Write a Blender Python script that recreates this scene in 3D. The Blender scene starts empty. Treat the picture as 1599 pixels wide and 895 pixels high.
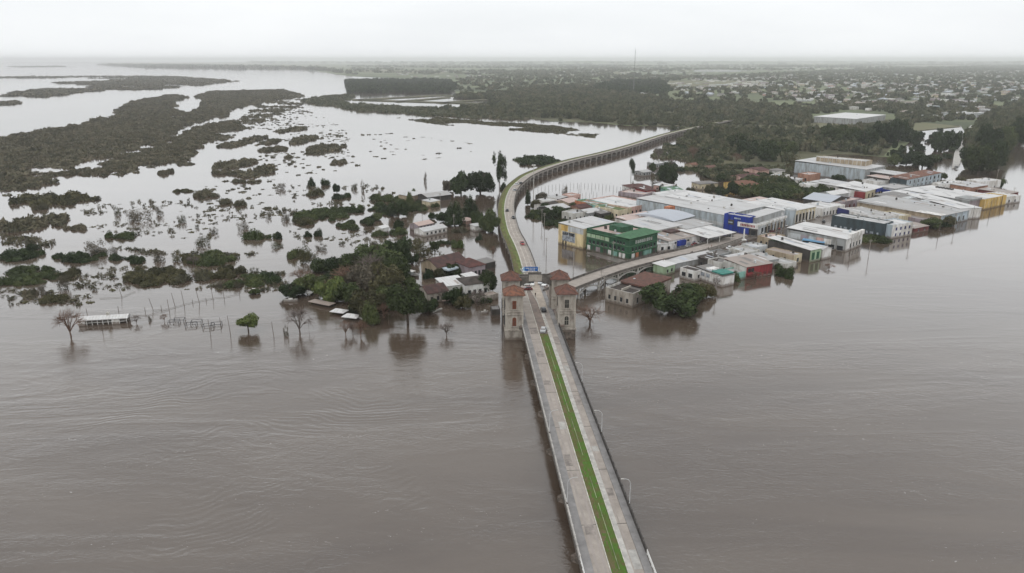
import bpy, math, random
import numpy as np
from mathutils import Vector, Matrix
R = math.radians
# ------------------------------------------------------------------ camera, sky, sun, exposure
S = bpy.context.scene
COL = S.collection
F = 1150.0          # focal length in pixels of the 1599 px wide photograph
CAM_H = 92.0        # metres above the flood water
PITCH = math.atan(354.5 / F)
cd = bpy.data.cameras.new('camera')
cam = bpy.data.objects.new('camera', cd); COL.objects.link(cam)
cam.location = (0, 0, CAM_H); cam.rotation_euler = (math.pi / 2 - PITCH, 0, 0)
cd.sensor_width = 36.0; cd.lens = 36.0 * F / 1599.0
cd.clip_start = 0.5; cd.clip_end = 60000
S.camera = cam
W = bpy.data.worlds.new('World'); S.world = W; W.use_nodes = True
nt = W.node_tree; nt.nodes.clear()
out = nt.nodes.new('ShaderNodeOutputWorld'); bg = nt.nodes.new('ShaderNodeBackground')
sky = nt.nodes.new('ShaderNodeTexSky'); sky.sky_type = 'NISHITA'; sky.sun_disc = False
SUN_EL, SUN_AZ = 50, 200
sky.sun_elevation = R(SUN_EL); sky.sun_rotation = R(SUN_AZ)
sky.air_density = 1.0; sky.dust_density = 3.0
bg.inputs[1].default_value = 0.1
tc = nt.nodes.new('ShaderNodeTexCoord'); mp = nt.nodes.new('ShaderNodeMapping')
mp.inputs['Scale'].default_value = (1.0, 1.0, 5.0)
no = nt.nodes.new('ShaderNodeTexNoise'); no.inputs['Scale'].default_value = 2.6; no.inputs['Detail'].default_value = 5
no.inputs['Roughness'].default_value = 0.55
cr = nt.nodes.new('ShaderNodeValToRGB')
cr.color_ramp.elements[0].position = 0.3; cr.color_ramp.elements[0].color = (0.875, 0.90, 0.92, 1)
cr.color_ramp.elements[1].position = 0.68; cr.color_ramp.elements[1].color = (0.965, 0.985, 1.0, 1)
sc_ = nt.nodes.new('ShaderNodeMix'); sc_.data_type = 'RGBA'; sc_.blend_type = 'MULTIPLY'; sc_.clamp_result = False
sc_.inputs[0].default_value = 1.0; sc_.inputs[7].default_value = (10.1, 10.1, 10.1, 1)
mx = nt.nodes.new('ShaderNodeMix'); mx.data_type = 'RGBA'; mx.inputs[0].default_value = 0.94; mx.clamp_result = False
L = nt.links
L.new(tc.outputs['Generated'], mp.inputs[0]); L.new(mp.outputs[0], no.inputs['Vector']); L.new(no.outputs[0], cr.inputs[0])
L.new(cr.outputs[0], sc_.inputs[6]); L.new(sky.outputs[0], mx.inputs[6]); L.new(sc_.outputs[2], mx.inputs[7])
sx_ = nt.nodes.new('ShaderNodeSeparateXYZ'); L.new(tc.outputs['Generated'], sx_.inputs[0])
mr_ = nt.nodes.new('ShaderNodeFloatCurve'); cv_ = mr_.mapping.curves[0]     # bright band at 8 to 25 degrees, duller cloud overhead
cv_.points[0].location = (0.0, 0.5); cv_.points[1].location = (1.0, 0.56)
for q_ in ((0.06, 0.5), (0.16, 0.70), (0.27, 0.68), (0.40, 0.50), (0.55, 0.44), (0.75, 0.52)): cv_.points.new(*q_)
mr_.mapping.update(); ml_ = nt.nodes.new('ShaderNodeMath'); ml_.operation = 'MULTIPLY'; ml_.inputs[1].default_value = 2.0
L.new(sx_.outputs[2], mr_.inputs['Value']); L.new(mr_.outputs[0], ml_.inputs[0]); vm_ = nt.nodes.new('ShaderNodeVectorMath'); vm_.operation = 'SCALE'; L.new(mx.outputs[2], vm_.inputs[0]); L.new(ml_.outputs[0], vm_.inputs['Scale'])
L.new(vm_.outputs[0], bg.inputs[0]); L.new(bg.outputs[0], out.inputs[0])
sd = bpy.data.lights.new('sun', 'SUN'); sd.energy = 0.6; sd.angle = R(25); sd.color = (1.0, 0.97, 0.93)
so = bpy.data.objects.new('sun', sd); COL.objects.link(so)
so.rotation_euler = (R(90 - SUN_EL), 0, R(180 - SUN_AZ)); so.location = (0, 0, 300)
S.view_settings.view_transform = 'Standard'; S.view_settings.look = 'None'
S.view_settings.exposure = 0.11; S.view_settings.gamma = 1.0; S.view_settings.use_curve_mapping = False
S.render.engine = 'CYCLES'
cy = S.cycles
cy.use_denoising = True; cy.max_bounces = 5; cy.diffuse_bounces = 2; cy.glossy_bounces = 3; cy.transmission_bounces = 2
cy.volume_bounces = 2; cy.transparent_max_bounces = 4; cy.caustics_reflective = False; cy.caustics_refractive = False
try: cy.denoising_prefilter = 'ACCURATE'
except Exception: pass

# ------------------------------------------------------------------ helpers
def P(px, py, z=0.0):
    """point of the plane at height z that the photograph shows at pixel px, py"""
    x = (px - 799.5) / F; y = (447.5 - py) / F
    dy = math.cos(PITCH) + y * math.sin(PITCH); dz = -math.sin(PITCH) + y * math.cos(PITCH)
    t = (z - CAM_H) / dz
    return Vector((x * t, dy * t, z))
def ppm(v):
    """photo pixels per metre at a world point"""
    return F / (v.y * math.cos(PITCH) - (v.z - CAM_H) * math.sin(PITCH))
def tag(o, label=None, cat=None, group=None, kind=None):
    if label: o['label'] = label
    if cat: o['category'] = cat
    if group: o['group'] = group
    if kind: o['kind'] = kind
    return o
def empty(name, loc, rz=0.0, label=None, cat=None, group=None):
    o = bpy.data.objects.new(name, None); COL.objects.link(o)
    o.location = loc; o.rotation_euler = (0, 0, rz); o.empty_display_size = 0.5
    return tag(o, label, cat, group)
def link(name, me, parent=None, loc=None, rz=None, scale=None):
    o = bpy.data.objects.new(name, me); COL.objects.link(o)
    if parent: o.parent = parent
    if loc is not None: o.location = loc
    if rz is not None: o.rotation_euler = (0, 0, rz)
    if scale is not None: o.scale = scale
    return o
def dup(o, parent=None, **kw):
    c = o.copy(); COL.objects.link(c)
    if parent: c.parent = parent
    for ch in list(o.children): dup(ch, c)
    return c
class MB:
    """collects polygons, then links them as one mesh object"""
    def __init__(s): s.v = []; s.f = []; s.m = []
    def poly(s, pts, mi=0):
        b = len(s.v); s.v += [tuple(p) for p in pts]; s.f.append(tuple(range(b, b + len(pts)))); s.m.append(mi)
    def box(s, x0, x1, y0, y1, z0, z1, mi=0, top=None, skip=''):
        if x0 > x1: x0, x1 = x1, x0
        if y0 > y1: y0, y1 = y1, y0
        b = len(s.v)
        s.v += [(x0, y0, z0), (x1, y0, z0), (x1, y1, z0), (x0, y1, z0), (x0, y0, z1), (x1, y0, z1), (x1, y1, z1), (x0, y1, z1)]
        F_ = {'b': (3, 2, 1, 0), 't': (4, 5, 6, 7), 's': (0, 1, 5, 4), 'e': (1, 2, 6, 5), 'n': (2, 3, 7, 6), 'w': (3, 0, 4, 7)}
        for k, q in F_.items():
            if k in skip: continue
            s.f.append(tuple(b + i for i in q)); s.m.append(top if (k == 't' and top is not None) else mi)
    def bar(s, a, c, r0, r1=None, n=5, mi=0):
        a = Vector(a); c = Vector(c); r1 = r0 if r1 is None else r1
        d = (c - a)
        if d.length < 1e-6: return
        d.normalize(); u = d.orthogonal().normalized(); w = d.cross(u); b = len(s.v)
        for q, r in ((a, r0), (c, r1)):
            for i in range(n):
                t = 2 * math.pi * i / n; s.v.append(tuple(q + (u * math.cos(t) + w * math.sin(t)) * r))
        for i in range(n):
            j = (i + 1) % n; s.f.append((b + i, b + j, b + n + j, b + n + i)); s.m.append(mi)
        s.f.append(tuple(b + i for i in reversed(range(n)))); s.m.append(mi)
        s.f.append(tuple(b + n + i for i in range(n))); s.m.append(mi)
    def tube(s, pts, r, n=5, mi=0):
        for a, c in zip(pts[:-1], pts[1:]): s.bar(a, c, r, r, n, mi)
    def mesh(s, name, mats):
        me = bpy.data.meshes.new(name); me.from_pydata(s.v, [], s.f)
        for m in (mats if isinstance(mats, (list, tuple)) else [mats]): me.materials.append(m)
        me.polygons.foreach_set('material_index', s.m); me.update(); return me
    def build(s, name, mats, parent=None, **kw):
        return link(name, s.mesh(name, mats), parent, **kw)

# ------------------------------------------------------------------ materials
def mat(name, col, rough=0.85, var=0.15, scale=0.4, bump=0.0, spec=0.3, metal=0.0, col2=None, coord='Object', stretch=(1, 1, 1), thr=(0.35, 0.65), detail=5):
    m = bpy.data.materials.new(name); m.use_nodes = True; n = m.node_tree; b = n.nodes['Principled BSDF']
    b.inputs['Roughness'].default_value = rough; b.inputs['Metallic'].default_value = metal
    b.inputs['Specular IOR Level'].default_value = spec
    if col2 is None:
        col2 = tuple(max(0, min(1, c * (1 - var * 1.6))) for c in col); col1 = tuple(min(1, c * (1 + var * 0.5)) for c in col)
    else: col1 = col
    t = n.nodes.new('ShaderNodeTexCoord'); mp = n.nodes.new('ShaderNodeMapping'); mp.inputs['Scale'].default_value = stretch
    z = n.nodes.new('ShaderNodeTexNoise'); z.inputs['Scale'].default_value = scale; z.inputs['Detail'].default_value = detail
    z.inputs['Roughness'].default_value = 0.62
    r = n.nodes.new('ShaderNodeValToRGB')
    r.color_ramp.elements[0].position = thr[0]; r.color_ramp.elements[0].color = (*col2, 1)
    r.color_ramp.elements[1].position = thr[1]; r.color_ramp.elements[1].color = (*col1, 1)
    n.links.new(t.outputs[coord], mp.inputs[0]); n.links.new(mp.outputs[0], z.inputs['Vector'])
    n.links.new(z.outputs[0], r.inputs[0]); n.links.new(r.outputs[0], b.inputs['Base Color'])
    if bump:
        bp = n.nodes.new('ShaderNodeBump'); bp.inputs['Strength'].default_value = bump; bp.inputs['Distance'].default_value = 0.1
        n.links.new(z.outputs[0], bp.inputs['Height']); n.links.new(bp.outputs[0], b.inputs['Normal'])
    return m
def roofmat(name, col, dirt=(0.28, 0.22, 0.18), amt=0.3, axis=0, pitch=1.1, rough=0.5, spec=0.35, metal=0.0):
    """sheet roof: ribs, streaks of dirt running down the slope, lighter and darker sheets"""
    m = bpy.data.materials.new(name); m.use_nodes = True; n = m.node_tree; b = n.nodes['Principled BSDF']
    b.inputs['Roughness'].default_value = rough; b.inputs['Specular IOR Level'].default_value = spec; b.inputs['Metallic'].default_value = metal
    t = n.nodes.new('ShaderNodeTexCoord')
    wv = n.nodes.new('ShaderNodeTexWave'); wv.bands_direction = 'XY'[axis]; wv.inputs['Scale'].default_value = 1.0 / pitch * 0.31
    wv.inputs['Distortion'].default_value = 0.0
    mp = n.nodes.new('ShaderNodeMapping'); mp.inputs['Scale'].default_value = (0.9, 0.12, 1) if axis == 0 else (0.12, 0.9, 1)
    z = n.nodes.new('ShaderNodeTexNoise'); z.inputs['Scale'].default_value = 0.8; z.inputs['Detail'].default_value = 6; z.inputs['Roughness'].default_value = 0.7
    r = n.nodes.new('ShaderNodeValToRGB'); r.color_ramp.elements[0].position = 0.3; r.color_ramp.elements[1].position = 0.62
    mixd = tuple(c * (1 - amt) + d * amt for c, d in zip(col, dirt))
    r.color_ramp.elements[0].color = (*mixd, 1); r.color_ramp.elements[1].color = (*col, 1)
    mu = n.nodes.new('ShaderNodeMix'); mu.data_type = 'RGBA'; mu.blend_type = 'MULTIPLY'
    r2 = n.nodes.new('ShaderNodeValToRGB'); r2.color_ramp.elements[0].color = (0.86, 0.86, 0.86, 1); r2.color_ramp.elements[0].position = 0.0
    r2.color_ramp.elements[1].position = 0.35; mu.inputs[0].default_value = 1.0
    k = n.links
    k.new(t.outputs['Object'], wv.inputs['Vector']); k.new(t.outputs['Object'], mp.inputs[0]); k.new(mp.outputs[0], z.inputs['Vector'])
    k.new(z.outputs[0], r.inputs[0]); k.new(wv.outputs[0], r2.inputs[0]); k.new(r.outputs[0], mu.inputs[6]); k.new(r2.outputs[0], mu.inputs[7])
    k.new(mu.outputs[2], b.inputs['Base Color'])
    bp = n.nodes.new('ShaderNodeBump'); bp.inputs['Strength'].default_value = 0.25; bp.inputs['Distance'].default_value = 0.05
    k.new(wv.outputs[0], bp.inputs['Height']); k.new(bp.outputs[0], b.inputs['Normal'])
    return m
def leafmat(name, a, b_, c, attr=False):
    """foliage: three hues mixed by plant and by clump"""
    m = bpy.data.materials.new(name); m.use_nodes = True; n = m.node_tree; b = n.nodes['Principled BSDF']
    b.inputs['Roughness'].default_value = 0.8; b.inputs['Specular IOR Level'].default_value = 0.12
    t = n.nodes.new('ShaderNodeTexCoord'); z = n.nodes.new('ShaderNodeTexNoise')
    if attr:
        g = n.nodes.new('ShaderNodeNewGeometry'); k_ = g.outputs['Position']; z.inputs['Scale'].default_value = 0.12
        f = n.nodes.new('ShaderNodeAttribute'); f.attribute_name = 'tint'; fo = f.outputs['Fac']
    else:
        k_ = t.outputs['Object']; z.inputs['Scale'].default_value = 3.6
        f = n.nodes.new('ShaderNodeObjectInfo'); fo = f.outputs['Random']
    z.inputs['Detail'].default_value = 4; z.inputs['Roughness'].default_value = 0.7
    n.links.new(k_, z.inputs['Vector'])
    ad = n.nodes.new('ShaderNodeMath'); ad.operation = 'MULTIPLY_ADD'; ad.inputs[1].default_value = 0.5
    n.links.new(fo, ad.inputs[0])
    su = n.nodes.new('ShaderNodeMath'); su.operation = 'MULTIPLY_ADD'; su.inputs[1].default_value = 1.3; su.inputs[2].default_value = -0.4
    n.links.new(z.outputs[0], su.inputs[0]); n.links.new(su.outputs[0], ad.inputs[2])
    r = n.nodes.new('ShaderNodeValToRGB'); e = r.color_ramp.elements
    e[0].position = 0.15; e[0].color = (*a, 1); e[1].position = 0.9; e[1].color = (*c, 1)
    q = e.new(0.5); q.color = (*b_, 1)
    n.links.new(ad.outputs[0], r.inputs[0]); n.links.new(r.outputs[0], b.inputs['Base Color'])
    return m
M = {}
M['concrete'] = mat('concrete', (0.34, 0.31, 0.28), 0.9, 0.25, 0.5, 0.2)
M['dark_concrete'] = mat('dark concrete', (0.15, 0.135, 0.12), 0.9, 0.3, 0.6, 0.2)
M['pale_concrete'] = mat('pale concrete', (0.46, 0.44, 0.41), 0.85, 0.2, 0.6, 0.15)
M['pink_deck'] = mat('worn tan road surface', (0.39, 0.345, 0.305), 0.85, 0.2, 0.35, 0.1, col2=(0.25, 0.22, 0.195), thr=(0.3, 0.7), detail=8)
M['grey_deck'] = mat('worn grey road surface', (0.25, 0.24, 0.235), 0.85, 0.2, 0.5, 0.1, thr=(0.3, 0.7), detail=8)
M['red_deck'] = mat('reddish worn pavement', (0.25, 0.195, 0.165), 0.85, 0.2, 0.5, 0.1, col2=(0.16, 0.135, 0.12), detail=8)
M['beige_deck'] = mat('beige pavement', (0.42, 0.36, 0.30), 0.85, 0.15, 0.4, 0.1, detail=7)
M['asphalt'] = mat('wet asphalt', (0.15, 0.135, 0.125), 0.55, 0.25, 0.15, 0.1, spec=0.4, detail=7)
M['white_paint'] = mat('white paint', (0.72, 0.71, 0.68), 0.7, 0.12, 1.0)
M['kerb'] = mat('whitewashed kerb', (0.58, 0.56, 0.50), 0.8, 0.25, 1.0)
M['grass'] = mat('bridge grass', (0.075, 0.145, 0.028), 0.9, 0.3, 0.35, 0.6, spec=0.1, col2=(0.105, 0.105, 0.042), thr=(0.36, 0.58), detail=10)
M['worn_grass'] = mat('worn olive grass', (0.095, 0.105, 0.035), 0.9, 0.3, 0.45, 0.6, spec=0.1, col2=(0.14, 0.11, 0.065), thr=(0.36, 0.6), detail=10)
M['lawn'] = mat('field grass', (0.145, 0.155, 0.085), 0.9, 0.3, 0.01, 0.0, spec=0.1, col2=(0.17, 0.155, 0.10), detail=6)
M['grass2'] = mat('embankment grass', (0.14, 0.165, 0.055), 0.9, 0.3, 0.3, 0.5, spec=0.1, col2=(0.095, 0.115, 0.042), thr=(0.35, 0.6), detail=9)
M['steel'] = mat('galvanised steel', (0.5, 0.5, 0.5), 0.45, 0.1, 2.0, metal=0.3)
M['dark_steel'] = mat('dark steel', (0.06, 0.06, 0.065), 0.6, 0.1, 2.0)
M['wood'] = mat('weathered wood', (0.12, 0.095, 0.075), 0.9, 0.2, 3.0)
M['bark'] = mat('bark', (0.085, 0.065, 0.05), 0.9, 0.25, 3.0)
M['pale_bark'] = mat('pale bark', (0.16, 0.13, 0.115), 0.9, 0.25, 3.0)
M['rusty'] = mat('rusty twigs', (0.17, 0.105, 0.075), 0.9, 0.25, 3.0)
M['glass'] = mat('dark window glass', (0.025, 0.028, 0.032), 0.15, 0.3, 1.0, spec=0.6)
M['lit_glass'] = mat('pale shop window', (0.46, 0.50, 0.54), 0.2, 0.5, 0.8, spec=0.6, col2=(0.12, 0.13, 0.15))
M['stone'] = mat('dark river stone', (0.22, 0.18, 0.15), 0.9, 0.5, 1.2, 0.5, col2=(0.07, 0.06, 0.05))
M['plaster'] = mat('weathered cream plaster', (0.41, 0.375, 0.325), 0.9, 0.2, 0.55, 0.15, col2=(0.215, 0.185, 0.16), thr=(0.36, 0.58), stretch=(1, 1, 0.4), detail=8)
M['brown_shutter'] = mat('brown shutters', (0.16, 0.055, 0.03), 0.8, 0.2, 2.0)
M['dark_shutter'] = mat('dark shutters', (0.035, 0.035, 0.03), 0.8, 0.2, 2.0)
def tilemat(name, a, b_, sc=1.0):
    m = mat(name, a, 0.85, 0.2, sc, 0.35, spec=0.15, col2=b_, thr=(0.35, 0.62), detail=9); return m
M['tile'] = tilemat('red clay tiles', (0.165, 0.080, 0.062), (0.072, 0.052, 0.045), 0.9)
M['tile_orange'] = tilemat('orange clay tiles', (0.235, 0.108, 0.07), (0.085, 0.058, 0.048), 0.9)
M['tile_dark'] = tilemat('dark maroon tiles', (0.10, 0.056, 0.05), (0.05, 0.038, 0.036), 0.5)
M['tile_black'] = tilemat('blackened roof', (0.085, 0.07, 0.062), (0.045, 0.04, 0.037), 0.4)
M['tile_maroon'] = tilemat('maroon roof', (0.125, 0.058, 0.052), (0.062, 0.04, 0.037), 0.4)
M['r_white'] = roofmat('white sheet roof', (0.62, 0.62, 0.615), amt=0.42)
M['r_light'] = roofmat('light grey sheet roof', (0.50, 0.505, 0.505), amt=0.45)
M['r_grey'] = roofmat('grey sheet roof', (0.38, 0.385, 0.385), amt=0.6)
M['r_blue'] = roofmat('bluish zinc roof', (0.42, 0.45, 0.50), amt=0.2)
M['r_dark'] = roofmat('dark weathered roof', (0.13, 0.125, 0.12), amt=0.35)
M['r_brown'] = roofmat('brownish roof', (0.30, 0.25, 0.22), amt=0.4)
M['r_pink'] = roofmat('pinkish roof', (0.48, 0.36, 0.32), amt=0.35)
M['r_green'] = mat('green sheet roof', (0.06, 0.15, 0.075), 0.6, 0.15, 0.5)
M['r_teal'] = mat('teal sheet roof', (0.03, 0.20, 0.16), 0.6, 0.2, 0.6)
M['r_moss'] = mat('mossy roof', (0.13, 0.17, 0.06), 0.9, 0.3, 0.4)
WALL = dict(white=(0.72, 0.71, 0.69), offwhite=(0.55, 0.54, 0.51), cream=(0.60, 0.53, 0.38), tan=(0.40, 0.33, 0.24), yellow=(0.74, 0.61, 0.36),
            green=(0.035, 0.105, 0.058), lime=(0.36, 0.48, 0.32), blue=(0.02, 0.045, 0.28), slate=(0.055, 0.075, 0.085), grey=(0.33, 0.34, 0.34),
            lgrey=(0.52, 0.54, 0.55), bluegrey=(0.42, 0.47, 0.50), red=(0.26, 0.04, 0.045), orange=(0.50, 0.19, 0.10), brick=(0.36, 0.20, 0.14),
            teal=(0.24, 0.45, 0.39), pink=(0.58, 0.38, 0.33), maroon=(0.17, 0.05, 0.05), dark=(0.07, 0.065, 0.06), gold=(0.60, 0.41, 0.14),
            skyblue=(0.46, 0.53, 0.58), mauve=(0.33, 0.28, 0.30), navy=(0.025, 0.03, 0.13))
for k_, c_ in WALL.items(): M[k_] = mat('%s painted wall' % k_, c_, 0.85, 0.14, 0.45, col2=tuple(c * 0.62 * q for c, q in zip(c_, (1.0, 0.95, 0.88))), thr=(0.38, 0.56), stretch=(1, 1, 0.25), detail=8)

def tide(m):
    n = m.node_tree; k = n.links; b = n.nodes['Principled BSDF']; src = b.inputs['Base Color'].links[0].from_socket
    t = n.nodes.new('ShaderNodeTexCoord'); s_ = n.nodes.new('ShaderNodeSeparateXYZ'); z = n.nodes.new('ShaderNodeTexNoise'); z.inputs['Scale'].default_value = 0.8; z.inputs['Detail'].default_value = 5
    k.new(t.outputs['Object'], s_.inputs[0]); k.new(t.outputs['Object'], z.inputs['Vector'])
    a = n.nodes.new('ShaderNodeMath'); a.operation = 'MULTIPLY_ADD'; a.inputs[1].default_value = -1.6; k.new(z.outputs[0], a.inputs[0]); k.new(s_.outputs[2], a.inputs[2])
    r = n.nodes.new('ShaderNodeMapRange'); r.inputs[1].default_value = -0.35; r.inputs[2].default_value = 0.5; r.inputs[3].default_value = 0.75; r.inputs[4].default_value = 0.0; k.new(a.outputs[0], r.inputs[0])
    mxn = n.nodes.new('ShaderNodeMix'); mxn.data_type = 'RGBA'; mxn.inputs[7].default_value = (0.13, 0.10, 0.078, 1); k.new(r.outputs[0], mxn.inputs[0]); k.new(src, mxn.inputs[6]); k.new(mxn.outputs[2], b.inputs['Base Color'])
for k_ in list(WALL) + ['plaster']:
    tide(M[k_])
# foliage hues
G_DARK = ((0.016, 0.025, 0.011), (0.031, 0.047, 0.019), (0.060, 0.080, 0.031))
G_MID = ((0.028, 0.039, 0.015), (0.056, 0.074, 0.028), (0.100, 0.116, 0.045))
G_OLIVE = ((0.042, 0.042, 0.022), (0.076, 0.072, 0.036), (0.120, 0.108, 0.055))
G_GREY = ((0.080, 0.070, 0.050), (0.115, 0.100, 0.075), (0.150, 0.130, 0.100))
G_BRIGHT = ((0.050, 0.075, 0.022), (0.085, 0.115, 0.034), (0.140, 0.160, 0.055))
G_WOOD = ((0.036, 0.046, 0.024), (0.082, 0.092, 0.048), (0.165, 0.148, 0.095))
G_SCRUB = ((0.056, 0.055, 0.034), (0.105, 0.098, 0.062), (0.180, 0.155, 0.105))
LM = {k: leafmat(k + ' foliage', *v) for k, v in dict(dark=G_DARK, mid=G_MID, olive=G_OLIVE, grey=G_GREY, bright=G_BRIGHT).items()}
LS = {k: leafmat(k + ' massed foliage', *v, attr=True) for k, v in dict(wood=G_WOOD, scrub=G_SCRUB, olive=G_OLIVE, dark=G_DARK, mid=G_MID).items()}

# ------------------------------------------------------------------ water
def water_mat():
    m = bpy.data.materials.new('muddy flood water'); m.use_nodes = True; n = m.node_tree; k = n.links; b = n.nodes['Principled BSDF']
    N = n.nodes.new
    b.inputs['Roughness'].default_value = 0.09; b.inputs['IOR'].default_value = 1.85; b.inputs['Specular IOR Level'].default_value = 0.5
    g = N('ShaderNodeNewGeometry')
    def noise(scale, sx, sy, rot=0.0, detail=4, rough=0.6, dist=0.0):
        mp = N('ShaderNodeMapping'); mp.inputs['Scale'].default_value = (sx, sy, 1); mp.inputs['Rotation'].default_value = (0, 0, R(rot))
        z = N('ShaderNodeTexNoise'); z.inputs['Scale'].default_value = scale; z.inputs['Detail'].default_value = detail
        z.inputs['Roughness'].default_value = rough; z.inputs['Distortion'].default_value = dist
        k.new(g.outputs['Position'], mp.inputs[0]); k.new(mp.outputs[0], z.inputs['Vector']); return z.outputs[0]
    def ramp(x, p0, p1, c0=0.0, c1=1.0):
        r = N('ShaderNodeMapRange'); r.interpolation_type = 'SMOOTHSTEP'
        for i, v in enumerate((p0, p1, c0, c1)): r.inputs[1 + i].default_value = v
        k.new(x, r.inputs[0]); return r.outputs[0]
    def mul(a, c):
        q = N('ShaderNodeMath'); q.operation = 'MULTIPLY'
        for i, v in enumerate((a, c)):
            if isinstance(v, float): q.inputs[i].default_value = v
            else: k.new(v, q.inputs[i])
        return q.outputs[0]
    def add(a, c):
        q = N('ShaderNodeMath'); q.operation = 'ADD'; k.new(a, q.inputs[0]); k.new(c, q.inputs[1]); return q.outputs[0]
    sep = N('ShaderNodeSeparateXYZ'); k.new(g.outputs['Position'], sep.inputs[0])
    # silt: slow broad colour change, browner boils
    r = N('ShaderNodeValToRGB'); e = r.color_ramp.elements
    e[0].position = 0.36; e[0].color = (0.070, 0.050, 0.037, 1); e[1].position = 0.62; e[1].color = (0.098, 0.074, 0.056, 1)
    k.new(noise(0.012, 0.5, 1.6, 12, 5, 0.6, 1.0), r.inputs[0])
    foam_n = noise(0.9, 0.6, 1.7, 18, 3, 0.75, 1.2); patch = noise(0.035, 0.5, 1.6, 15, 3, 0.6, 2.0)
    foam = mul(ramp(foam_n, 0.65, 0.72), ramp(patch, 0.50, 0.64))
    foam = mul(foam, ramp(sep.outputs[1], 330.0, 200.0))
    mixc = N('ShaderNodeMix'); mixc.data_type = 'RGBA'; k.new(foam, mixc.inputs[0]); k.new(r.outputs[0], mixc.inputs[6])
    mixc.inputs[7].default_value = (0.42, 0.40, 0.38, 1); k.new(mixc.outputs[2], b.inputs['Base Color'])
    # ripples: fine chop everywhere, swirling wave trains down-current (left) of the bridge
    chop = noise(1.1, 0.7, 1.5, 10, 4, 0.6, 0.4); chop2 = noise(0.22, 0.7, 1.5, -8, 4, 0.55, 0.8)
    wv = N('ShaderNodeTexWave'); wv.inputs['Scale'].default_value = 0.12; wv.inputs['Distortion'].default_value = 6.0
    wv.inputs['Detail'].default_value = 3.0; wv.inputs['Detail Scale'].default_value = 0.3; wv.bands_direction = 'Y'; wv.inputs['Detail Roughness'].default_value = 0.6
    wn = N('ShaderNodeTexNoise'); wn.inputs['Scale'].default_value = 0.016; wn.inputs['Detail'].default_value = 3.0; k.new(g.outputs['Position'], wn.inputs['Vector'])
    ws = N('ShaderNodeVectorMath'); ws.operation = 'MULTIPLY_ADD'; ws.inputs[1].default_value = (60, 75, 0); k.new(wn.outputs['Color'], ws.inputs[0]); k.new(g.outputs['Position'], ws.inputs[2]); k.new(ws.outputs[0], wv.inputs['Vector'])
    mask = mul(ramp(noise(0.02, 0.7, 1.5, 0, 2, 0.5, 1.5), 0.50, 0.62), ramp(sep.outputs[0], 12.0, -10.0, 0.12, 1.0))
    mask = mul(mask, ramp(sep.outputs[1], 260.0, 170.0))
    mask2 = ramp(noise(0.016, 0.6, 1.7, 20, 3, 0.6, 1.5), 0.38, 0.66, 0.25, 1.0)
    near = ramp(sep.outputs[1], 420.0, 140.0, 0.10, 1.0)
    h = add(mul(mul(chop, mask2), 0.55), mul(mul(chop2, mask2), 1.1)); h = mul(h, near); h = mul(h, ramp(sep.outputs[0], 70.0, 10.0, 0.42, 0.8)); h = add(h, mul(mul(wv.outputs[0], mask), 0.12))
    bp = N('ShaderNodeBump'); bp.inputs['Strength'].default_value = 0.75; bp.inputs['Distance'].default_value = 0.3
    k.new(h, bp.inputs['Height']); k.new(bp.outputs[0], b.inputs['Normal'])
    return m
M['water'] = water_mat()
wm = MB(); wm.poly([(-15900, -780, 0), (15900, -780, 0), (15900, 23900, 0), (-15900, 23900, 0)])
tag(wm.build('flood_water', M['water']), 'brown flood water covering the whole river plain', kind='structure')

# ------------------------------------------------------------------ ground that stands above the water
M['soil'] = mat('dark wet soil', (0.15, 0.14, 0.085), 0.9, 0.3, 0.02, spec=0.1, col2=(0.05, 0.055, 0.03), detail=8)
M['farland'] = mat('distant farmland', (0.16, 0.18, 0.10), 0.9, 0.3, 0.0022, spec=0.1, col2=(0.085, 0.10, 0.06), stretch=(0.5, 1.6, 1), thr=(0.42, 0.55), detail=6)
def sheet(name, pts, z, m, label, kind='structure', px=True):
    q = [P(*p) for p in pts] if px else [Vector((*p, 0)) for p in pts]
    mb = MB(); lo = [(v.x, v.y, -0.5) for v in q]; hi = [(v.x, v.y, z) for v in q]
    mb.poly(hi); n = len(q)
    for i in range(n): j = (i + 1) % n; mb.poly([lo[i], lo[j], hi[j], hi[i]])
    return tag(mb.build(name, m), label, kind=kind)
def inside(poly, x, y):
    """numpy point-in-polygon for arrays x, y"""
    c = np.zeros(len(x), bool); n = len(poly)
    for i in range(n):
        x0, y0 = poly[i]; x1, y1 = poly[(i + 1) % n]
        t = ((y0 > y) != (y1 > y)) & (x < (x1 - x0) * (y - y0) / ((y1 - y0) if y1 != y0 else 1e-9) + x0)
        c ^= t
    return c
def wpoly(pts): return [tuple(P(*p))[:2] for p in pts]

FAR_LAND = [(-300, 97.5), (150, 98.5), (232, 103.5), (300, 105.5), (380, 108), (470, 108), (500, 112), (545, 119), (640, 124), (700, 126), (712, 146), (790, 150), (805, 163),
            (812, 178), (860, 190), (925, 191), (985, 197), (1065, 197), (1075, 214), (1062, 224), (1085, 236), (1120, 252), (1150, 267), (1200, 268), (1240, 252),
            (1310, 240), (1392, 246), (1425, 218), (1440, 196), (1500, 196), (1512, 214), (1497, 240), (1506, 264), (1543, 266), (1562, 232), (1599, 214), (1760, 205), (2100, 160), (2500, 97.5)]
sheet('far_ground', FAR_LAND, 0.35, M['farland'], 'flat far ground of fields and wet woodland')
HALL_GAP = [(1262, 176), (1400, 168), (1402, 196), (1345, 201), (1270, 206)]
WOODS_MAIN = [(690, 174), (760, 163), (800, 140), (900, 135), (1000, 150), (1100, 160), (1190, 165), (1250, 172), (1278, 190), (1395, 186), (1402, 200),
              (1398, 222), (1380, 244), (1310, 241), (1243, 250), (1205, 266), (1150, 266), (1115, 252), (1084, 236), (1062, 224), (1075, 213), (1070, 198), (985, 196), (930, 191), (860, 189), (800, 182)]
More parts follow.
